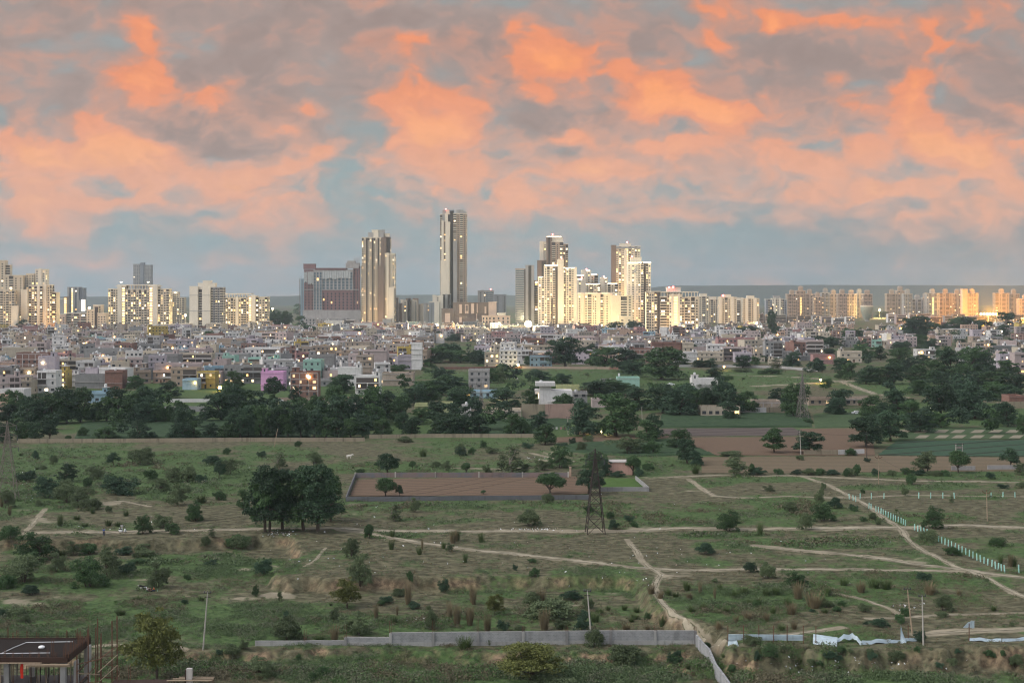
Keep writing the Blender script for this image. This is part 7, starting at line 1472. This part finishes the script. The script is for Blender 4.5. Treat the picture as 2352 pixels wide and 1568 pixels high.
t = thing('scooter', 'white motor scooter parked on the left dirt track', 'scooter', ground_at(282,1224), R(8)); wheel(t, -.58, .23, .1); wheel(t, .62, .23, .1)
part('body', MB().tube([(-.85,0,.62),(-.5,0,.62),(-.15,0,.55)], [.10,.19,.17], 0, 10).tube([(-.7,0,.45),(-.25,0,.42)], [.14,.18], 0, 10), WPAINT, t); part('floor_board', MB().box(-.2,.35,-.15,.15,.28,.34), RUBBER, t)
part('front_shield', MB().tube([(.34,0,.3),(.42,0,.62),(.44,0,.92)], [.16,.19,.12], 0, 10), WPAINT, t); part('fork', MB().bar((.46,0,.85),(.62,0,.24),.045), DARKSTEEL, t); part('mudguard', MB().tube([(.42,0,.46),(.62,0,.52),(.82,0,.42)], .08, 0, 8), WPAINT, t)
part('seat', MB().tube([(-.8,0,.79),(-.45,0,.80),(-.1,0,.74)], [.09,.14,.12], 0, 8), RUBBER, t); part('handlebar', MB().tube([(.36,-.32,.98),(.42,-.1,1.0),(.42,.1,1.0),(.36,.32,.98)], .025), DARKSTEEL, t); part('headlight', MB().ball((.52,0,.93), .08), CHROME, t)
for s in (-1, 1): part('mirror', MB().bar((.40,s*.22,1.0),(.36,s*.3,1.2),.012).ball((.36,s*.3,1.24), .055), DARKSTEEL, t)
t = thing('motorcycle', 'black motorcycle parked on grass beside the seated people', 'motorcycle', G(325,1356), R(182)); wheel(t, -.66, .31, .1); wheel(t, .66, .31, .1)
part('frame', MB().tube([(.45,0,.85),(.1,0,.45),(-.25,0,.42),(-.5,0,.62),(.35,0,.78)], .035), DARKSTEEL, t); part('engine', MB().lathe([(.14,-.12),(.17,-.05),(.17,.1),(.12,.18)], 10), CHROME, t, loc=(.05,0,.42)); part('fuel_tank', MB().tube([(-.1,0,.82),(.15,0,.88),(.38,0,.86)], [.09,.15,.09], 0, 10), BLACKC, t)
part('seat', MB().tube([(-.78,0,.80),(-.4,0,.78),(-.08,0,.80)], [.08,.12,.1], 0, 8), RUBBER, t); part('fork', MB().bar((.45,.06,.95),(.66,.06,.31),.03).bar((.45,-.06,.95),(.66,-.06,.31),.03), CHROME, t); part('handlebar', MB().tube([(.3,-.36,1.05),(.42,-.12,1.02),(.42,.12,1.02),(.3,.36,1.05)], .02), DARKSTEEL, t)
part('exhaust', MB().bar((.05,-.14,.3),(-.75,-.16,.38),.05,0,8), CHROME, t); part('headlight', MB().ball((.55,0,.9), .1), CHROME, t); part('mudguard', MB().tube([(-.4,0,.62),(-.66,0,.68),(-.95,0,.55)], .06, 0, 6), WPAINT, t); part('swing_arm', MB().bar((-.2,.08,.4),(-.66,.08,.31),.03), DARKSTEEL, t)
cowm = skinmesh('cow', [(0,0,1.05,.27,.32),(.45,0,1.08,.28,.34),(-.5,0,1.1,.26,.3),(.8,0,1.3,.15,.2),(1.1,0,1.42,.12,.14),(1.4,0,1.28,.07,.08),(.45,.17,.75,.11),(.46,.17,.38,.06),(.45,.17,.03,.05),(.45,-.17,.75,.11),(.48,-.17,.38,.06),(.5,-.17,.03,.05),(-.55,.16,.75,.14),(-.66,.16,.42,.065),(-.6,.16,.03,.05),(-.55,-.16,.75,.14),(-.64,-.16,.42,.065),(-.56,-.16,.03,.05),(-.78,0,1.2,.04),(-.86,0,.6,.03),(1.02,.2,1.47,.04),(1.02,-.2,1.47,.04)],
 [(0,1),(0,2),(1,3),(3,4),(4,5),(1,6),(6,7),(7,8),(1,9),(9,10),(10,11),(2,12),(12,13),(13,14),(2,15),(15,16),(16,17),(2,18),(18,19),(4,20),(4,21)], [C_('white_hide', (.55,.52,.48))])
for u, v, rz_, lab in ((1161,872,.2,'white cow grazing in the dim field, left one'),(1187,873,3.3,'white cow grazing in the dim field, right one'),(802,1054,.1,'white cow resting alone on the brown scrub')): tag(add('cow', cowm, None, ground_at(u, v), rz_), lab, 'cow', 'white cows', 'thing')
def car(label, u, v, rz):
    t = thing('parked_car', label, 'car', ground_at(u, v), rz, 'white parked cars'); pr = [(-2.05,.35),(-2.1,.75),(-1.9,.92),(-1.3,.98),(-.75,1.42),(.55,1.45),(1.15,1.0),(1.95,.85),(2.1,.6),(2.05,.35)]; n = len(pr)
    mb = MB(); mb.v = [(x,-.82,z) for x, z in pr]+[(x,.82,z) for x, z in pr]; mb.f = [tuple(range(n)), tuple(range(2*n-1,n-1,-1))]+[(i,i+n,(i+1)%n+n,(i+1)%n) for i in range(n)]; mb.m = [0]*len(mb.f); part('body', mb, WPAINT, t)
    for y in (-.83, .83): part('side_window', MB().poly([(-1.15,y,1.0),(.95,y,1.02),(.5,y,1.36),(-.7,y,1.34)]), G_dark, t)
    part('windscreen', MB().poly([(1.13,-.7,1.03),(1.13,.7,1.03),(.58,.62,1.44),(.58,-.62,1.44)]), G_dark, t)
    for x in (-1.3, 1.3):
        for y in (-.78, .78): part('wheel', MB().lathe([(.31,-.1),(.33,-.06),(.33,.06),(.31,.1)], 14), RUBBER, t, loc=(x,y,.33)).rotation_euler = (R(90),0,0)
car('white car parked in the dusty yard', 641, 923, .1); car('white car parked on the field edge by the mint house', 1541, 885, .15); car('white car under dark trees beside the light meadow', 1968, 951, .05)

# ------------------------------------------------------------------ unfinished building at the lower left
YF, YB, XR, ZT = 150.0, 158.2, -46.9, 11.0; XL = -66.
t = thing('unfinished_building', 'unfinished concrete frame with rebar mat deck and scaffold pipes', 'building', (XR, YF, -3.9)); bz = 3.9
OLDBAR = surf('dark_rebar', (.034,.026,.023), .3, 2); SHUT = surf('dark_shuttering', (.040,.021,.015), .35, 1.2); DECK = surf('wet_deck_ply', (.036,.031,.031), .5, 1.5, .5); L_ = XL-XR; Dp = YB-YF; zt = ZT+bz; zl = zt-4.0
part('roof_deck', MB().box(L_, 0, 0, Dp, zt-.15, zt), DECK, t); part('edge_beam', MB().box(L_, .06, -.12, .25, zt-.55, zt+.05), SHUT, t); part('edge_beam', MB().box(L_, .0, Dp-.2, Dp+.1, zt-.5, zt+.16), SHUT, t); part('edge_beam', MB().box(-.3, .12, .25, Dp-.2, zt-.5, zt+.28), SHUT, t)
mb = MB()
for i in range(int(-L_/.28)): mb.bar((-.3-i*.28, .2, zt+.06), (-.3-i*.28, Dp-.2, zt+.06), .028, 0, 4)
for j in range(int(Dp/.28)): mb.bar((L_, .25+j*.28, zt+.09), (-.2, .25+j*.28, zt+.09), .028, 0, 4)
part('rebar_mesh', mb, OLDBAR, t); mb = MB()
for i in range(70): x = -i*.27; mb.bar((x, Dp+.02, zt), (x, Dp+.02, zt+.38+rnd.uniform(-.05,.08)), .026, 0, 4); mb.bar((x, -.02, zt-.5), (x, -.02, zt+.28+rnd.uniform(-.05,.15)), .026, 0, 4)
for i in range(30): mb.bar((.05, i*.27, zt-.3), (.05, i*.27, zt+.45), .026, 0, 4)
for z in (.12, .3): mb.bar((L_, Dp+.02, zt+z), (0, Dp+.02, zt+z), .026, 0, 4)
part('stirrup_lattice', mb, OLDBAR, t)
for x, y, h in [(-.1,.0,1.9),(-.35,.1,1.4),(-1.6,.1,2.2),(-.2,Dp,1.2),(-1.0,Dp,.9),(-1.5,Dp,1.1),(-2.6,Dp,.8),(.1,Dp*.6,1.0),(-.1,Dp*.5,1.6),(-9.2,Dp,1.3),(-8.6,Dp,.9),*[(-i*.9-.3,.0,.5+.5*((i*7)%5)/5) for i in range(16)],*[(.05,i*.8,.7+1.2*((i*3)%4)/4) for i in range(10)],*[(-i*1.1-.4,Dp,.6+.7*((i*5)%4)/4) for i in range(14)],(-12.8,Dp,1.2)]:
    mb = MB(); mb.bar((x-.09, y, zt+.2), (x+.09, y, zt+.2), .03, 0, 4)
    for dx in (-.08, .08): mb.bar((x+dx, y, zt), (x+dx+rnd.uniform(-.05,.05), y, zt+h*rnd.uniform(.8,1.1)), .035, 0, 4)
    part('starter_bar', mb, RUST, t)
part('conduit', MB().tube([(-1.4,Dp*.78,zt+.15),(-6.4,Dp*.74,zt+.15),(-7.0,Dp*.45,zt+.15),(-7.4,Dp*.15,zt+.15)], .035, 0, 6), WPAINT, t); part('conduit', MB().tube([(-2.3,Dp*.18,zt+.15),(-9.0,Dp*.14,zt+.15)], .035, 0, 6), WPAINT, t)
part('lower_deck', MB().box(L_, 0, 0, Dp, zl-.2, zl), DECK, t); part('edge_beam', MB().box(L_, .05, -.1, .25, zl-.6, zl+.02), SHUT, t)
for x, y in ((-.5,.3),(-.2,Dp-.5),(-6.5,.4),(-6.3,Dp-.6),(-12.5,.4),(-12.5,Dp-.5)): part('column', MB().box(x-.27, x+.27, y-.25, y+.25, -.3, zt-.4), W['cement'] if y < 1 else T_concr, t)
rp = random.Random(2)
for i in range(64):
    x = -.9-rp.random()*15; y = .5+rp.random()*(Dp-1); tl = rp.uniform(-.12,.12)
    part('prop', MB().bar((x+tl, y, zl), (x, y, zt-.15), rp.uniform(.035,.06)), rp.choice([RUST, DARKSTEEL, DARKSTEEL, STEEL, WOODY]), t)
mb = MB()
for k_ in range(1, 6): mb.bar((L_, Dp-.2, zl+k_*.65), (-.3, Dp-.2, zl+k_*.65), .035); 
for i in range(34): mb.bar((-.5-i*.5, Dp-.2, zl), (-.5-i*.5, Dp-.2, zt-.2), .035)
part('pipe_lattice', mb, DARKSTEEL, t)
part('plank', MB().box(-4.2, .35, -.75, -.35, zt-.62, zt-.56), WOODY, t); part('plank', MB().box(-9, -2.6, -.5, -.2, zt-.5, zt-.44), WOODY, t); part('plank', MB().box(-4.0, .4, -.5, -.3, zt-.86, zt-.62), WOODY, t)
mb = MB(); sc_ = [(1.0,.2),(1.55,2.2),(2.3,4.0),(2.9,6.5),(3.2,7.6),(1.3,6.8),(.75,7.8),(1.2,8.4),(2.75,.8)]
for i, (x, y) in enumerate(sc_): part('scaffold_pole', MB().bar((x,y,-.3),(x+rp.uniform(-.1,.1),y,zt+[.2,2.0,1.2,2.4,2.7,2.6,1.4,.6,-.4][i]),.075), RUST, t)
for k_ in range(9):
    z = zt-.6-k_*1.15
    for a, b_ in (((1.0,.2),(3.2,.9)),((1.2,8.2),(3.2,7.6)),((1.0,.2),(.9,8)),((3.0,.8),(3.2,7.6))):
        if rp.random() < .75: part('scaffold_rail', MB().bar((a[0],a[1],z+rp.uniform(-.25,.25)),(b_[0],b_[1],z+rp.uniform(-.25,.25)),.05), rp.choice([RUST,RUST,WOODY]), t)
part('shutter_panel', MB().box(.35,.55,1.0,2.2,zt-4.5,zt-.7), T_grey, t); part('shutter_panel', MB().box(.4,.6,5.6,6.6,zt-3,zt-.2), T_grey, t); landmark('the unfinished concrete frame', 95, 1520)
tag(part('cement_bag', MB().ball((0,0,.14), .36, 0, 8, .5), WPAINT, None, loc=(XR-3.9, YF+3.6, ZT+.1)), 'white cement bag lying on the rebar deck', 'bag', None, 'thing')
tag(part('hanging_cloth', MB().box(-.14,.14,-.03,.03,-1.5,0).box(-.18,.1,-.06,.02,-.9,-.2), C_('red_cloth', (.55,.03,.015)), None, loc=(XR-4.9, YF+.35, ZT-.75)), 'bright red cloth hanging under the deck', 'cloth', None, 'thing')
tag(part('plywood_sheet', MB().poly([(0,0,0),(1.1,-.1,0),(1.5,1.4,.05),(.5,1.5,.05)]).poly([(0,0,-.05),(.5,1.5,.0),(1.5,1.4,.0),(1.1,-.1,-.05)]), T_white, None, loc=(XR-5.6, YF+1.0, ZT-3.9)), 'pale plywood sheet lying on the lower deck', 'board', None, 'thing')
xf = (434-UC)*152/F; t = thing('column_formwork', 'boxed column formwork with planks at the bottom picture edge', 'formwork', (xf, 152, -3.9)); zf = HC-(1534-VH)*152/F+3.9
part('shutter_box', MB().box(-.25,.35,-.25,.25,-.3,zf), T_concr, t); part('shutter_box', MB().box(-.36,-.25,-.3,.3,-.3,zf-.1), SHUT, t)
for i in range(5): part('plank', MB().box(-2.2+i*.25, 2.6, -.8+i*.32, -.6+i*.32, zf-1.15-(i % 2)*.08, zf-1.07-(i % 2)*.08), WOODY, t)
for x, y in ((-2,-.6),(2.3,-.6),(-1.8,.8),(2.4,.8)): part('prop', MB().bar((x,y,-.3),(x,y,zf-1.2),.05), RUST, t)
part('deck', MB().box(-8.2,-2.2,-.6,1.2,zf-1.6,zf-1.5), SHUT, t); mb = MB()
for x in (-7.8,-7.6,-6.6,-6.4): mb.bar((x,.5,zf-1.6),(x,.5,zf+.2),.03)
part('starter_bar_lattice', mb, RUST, t)
# litter and rubble
rs = np.random.RandomState(9); pts = []
for u0, v0, ru, rv, n in ((1230,1216,60,3,90),(300,1216,200,14,40),(1250,1052,60,6,30),(1560,1300,500,100,110),(1000,1200,500,60,70),(470,1070,200,40,60),(2080,1395,40,10,40),(960,1425,40,8,30),(60,1110,30,50,60),(1930,1530,300,20,60),(640,1226,40,8,70),(700,1290,300,40,40)):
    for _ in range(n):
        u, v = u0+rs.normal()*ru*.5, v0+rs.normal()*rv*.5
        if v > 1010: pts.append(ground_at(u, v)[:])
P = np.array(pts)+[0,0,.08]; V, Qd = leaf_quads(rs, P, .34, 1.2); tag(add('litter', npmesh('litter', V, Qd, [WPAINT, surf('faded_plastic', (.42,.46,.5), .3, 2), W['tan']], False, rs.randint(0,3,len(P)))), 'scattered white plastic litter on the open ground', None, None, 'stuff')
# ------------------------------------------------------------------ labels that single out each repeated thing
ORD = ['nearest','second','third','fourth','fifth','sixth','seventh','eighth','ninth','tenth','eleventh','twelfth','thirteenth','fourteenth','fifteenth','sixteenth','seventeenth','eighteenth','nineteenth','twentieth']
def ordw(k):
    if k < 20: return ORD[k]
    tens = ['','','twenty','thirty','forty','fifty','sixty','seventy','eighty','ninety'][(k+1)//10 % 10]; r_ = (k+1) % 10
    return tens+('-'+['','first','second','third','fourth','fifth','sixth','seventh','eighth','ninth'][r_] if r_ else 'th')
SHORT = [('tallest tower',1041,620),('maroon hotel',760,665),('second tallest tower',869,640),('wide cream slab tower',317,710),('twin pier tower',472,710),('violet pink house',625,875),('yellow balcony house',137,865),('brick frame building',73,840),('emblem tower',1468,680),('orange stair block',1545,720),('water tower',1991,712),('white modern house',1274,905),('white cube house',1167,825),('mauve brown building',1692,793),('blank pale slab house',957,815),('turquoise house',702,788),('dark lattice pylon',1367,1140),('left edge pylon',17,1060),('field corner pylon',1843,910),('pink hut',1427,1078),('iron gate',1330,1084),('lit field hut',1361,990),('grey block wall',1090,1470),('sheet fence strip',1760,1465),('unfinished concrete frame',95,1510),('black motorcycle',325,1352),('white scooter',282,1220),('mint white house',1443,878),('orange door house',1620,882),('cream farmhouse',1655,945),('meadow pole',470,1430),('transformer stand',2203,1035),('leaning pole',2090,1400),('vee arm pole',2267,1165),('wide grey cement hall',368,838),('stained long wall',1258,948),('brightly lit brick house',698,882),('violet house trees',560,930),('white farmhouse with porch',2128,812),('lilac flank house',2247,775),('row of orange floodlights',2271,727),('bright green crop patch',1430,1110),('track crossing',2060,1212),('six tree grove',680,1150)]
# a few long names first: same thing said in few words
groups = {}
for o, ph, (u, v) in AUTO:
    best = min(SHORT, key=lambda L: math.hypot((u-L[1])*.8, (v-L[2])*1.6))
    dx, dy = u-best[1], v-best[2]
    side = ('left of' if dx < 0 else 'right of') if abs(dx) > abs(dy)*1.2 else ('before' if dy > 0 else 'behind')
    groups.setdefault((ph, best[0], side), []).append((math.hypot(dx, dy), o))
for (ph, lm, side), L in groups.items():
    L.sort(key=lambda q: q[0])
    for i, (_, o) in enumerate(L):
        o['label'] = f'{ph} {side} the {lm}' if len(L) == 1 else f'{ordw(i)} {ph} {side} the {lm}'
lw = [(len(o['label'].split()), o['label']) for o in bpy.data.objects if o.get('label')]
print('LABELS', len(lw), max(lw), len(AUTO))
scene.view_settings.view_transform = 'Standard'; scene.view_settings.look = 'None'; scene.view_settings.exposure = EXPO; scene.view_settings.gamma = 1
cy = scene.cycles; cy.max_bounces = 4; cy.diffuse_bounces = 2; cy.glossy_bounces = 2; cy.transparent_max_bounces = 4; cy.volume_bounces = 0
cy.use_denoising = True; cy.denoiser = 'OPENIMAGEDENOISE'; cy.denoising_input_passes = 'RGB_ALBEDO_NORMAL'; cy.sample_clamp_indirect = 4.0; cy.sample_clamp_direct = 10.0
cy.caustics_reflective = False; cy.caustics_refractive = False; cy.use_light_tree = True
cy.pixel_filter_type = 'BLACKMAN_HARRIS'; cy.filter_width = 1.2
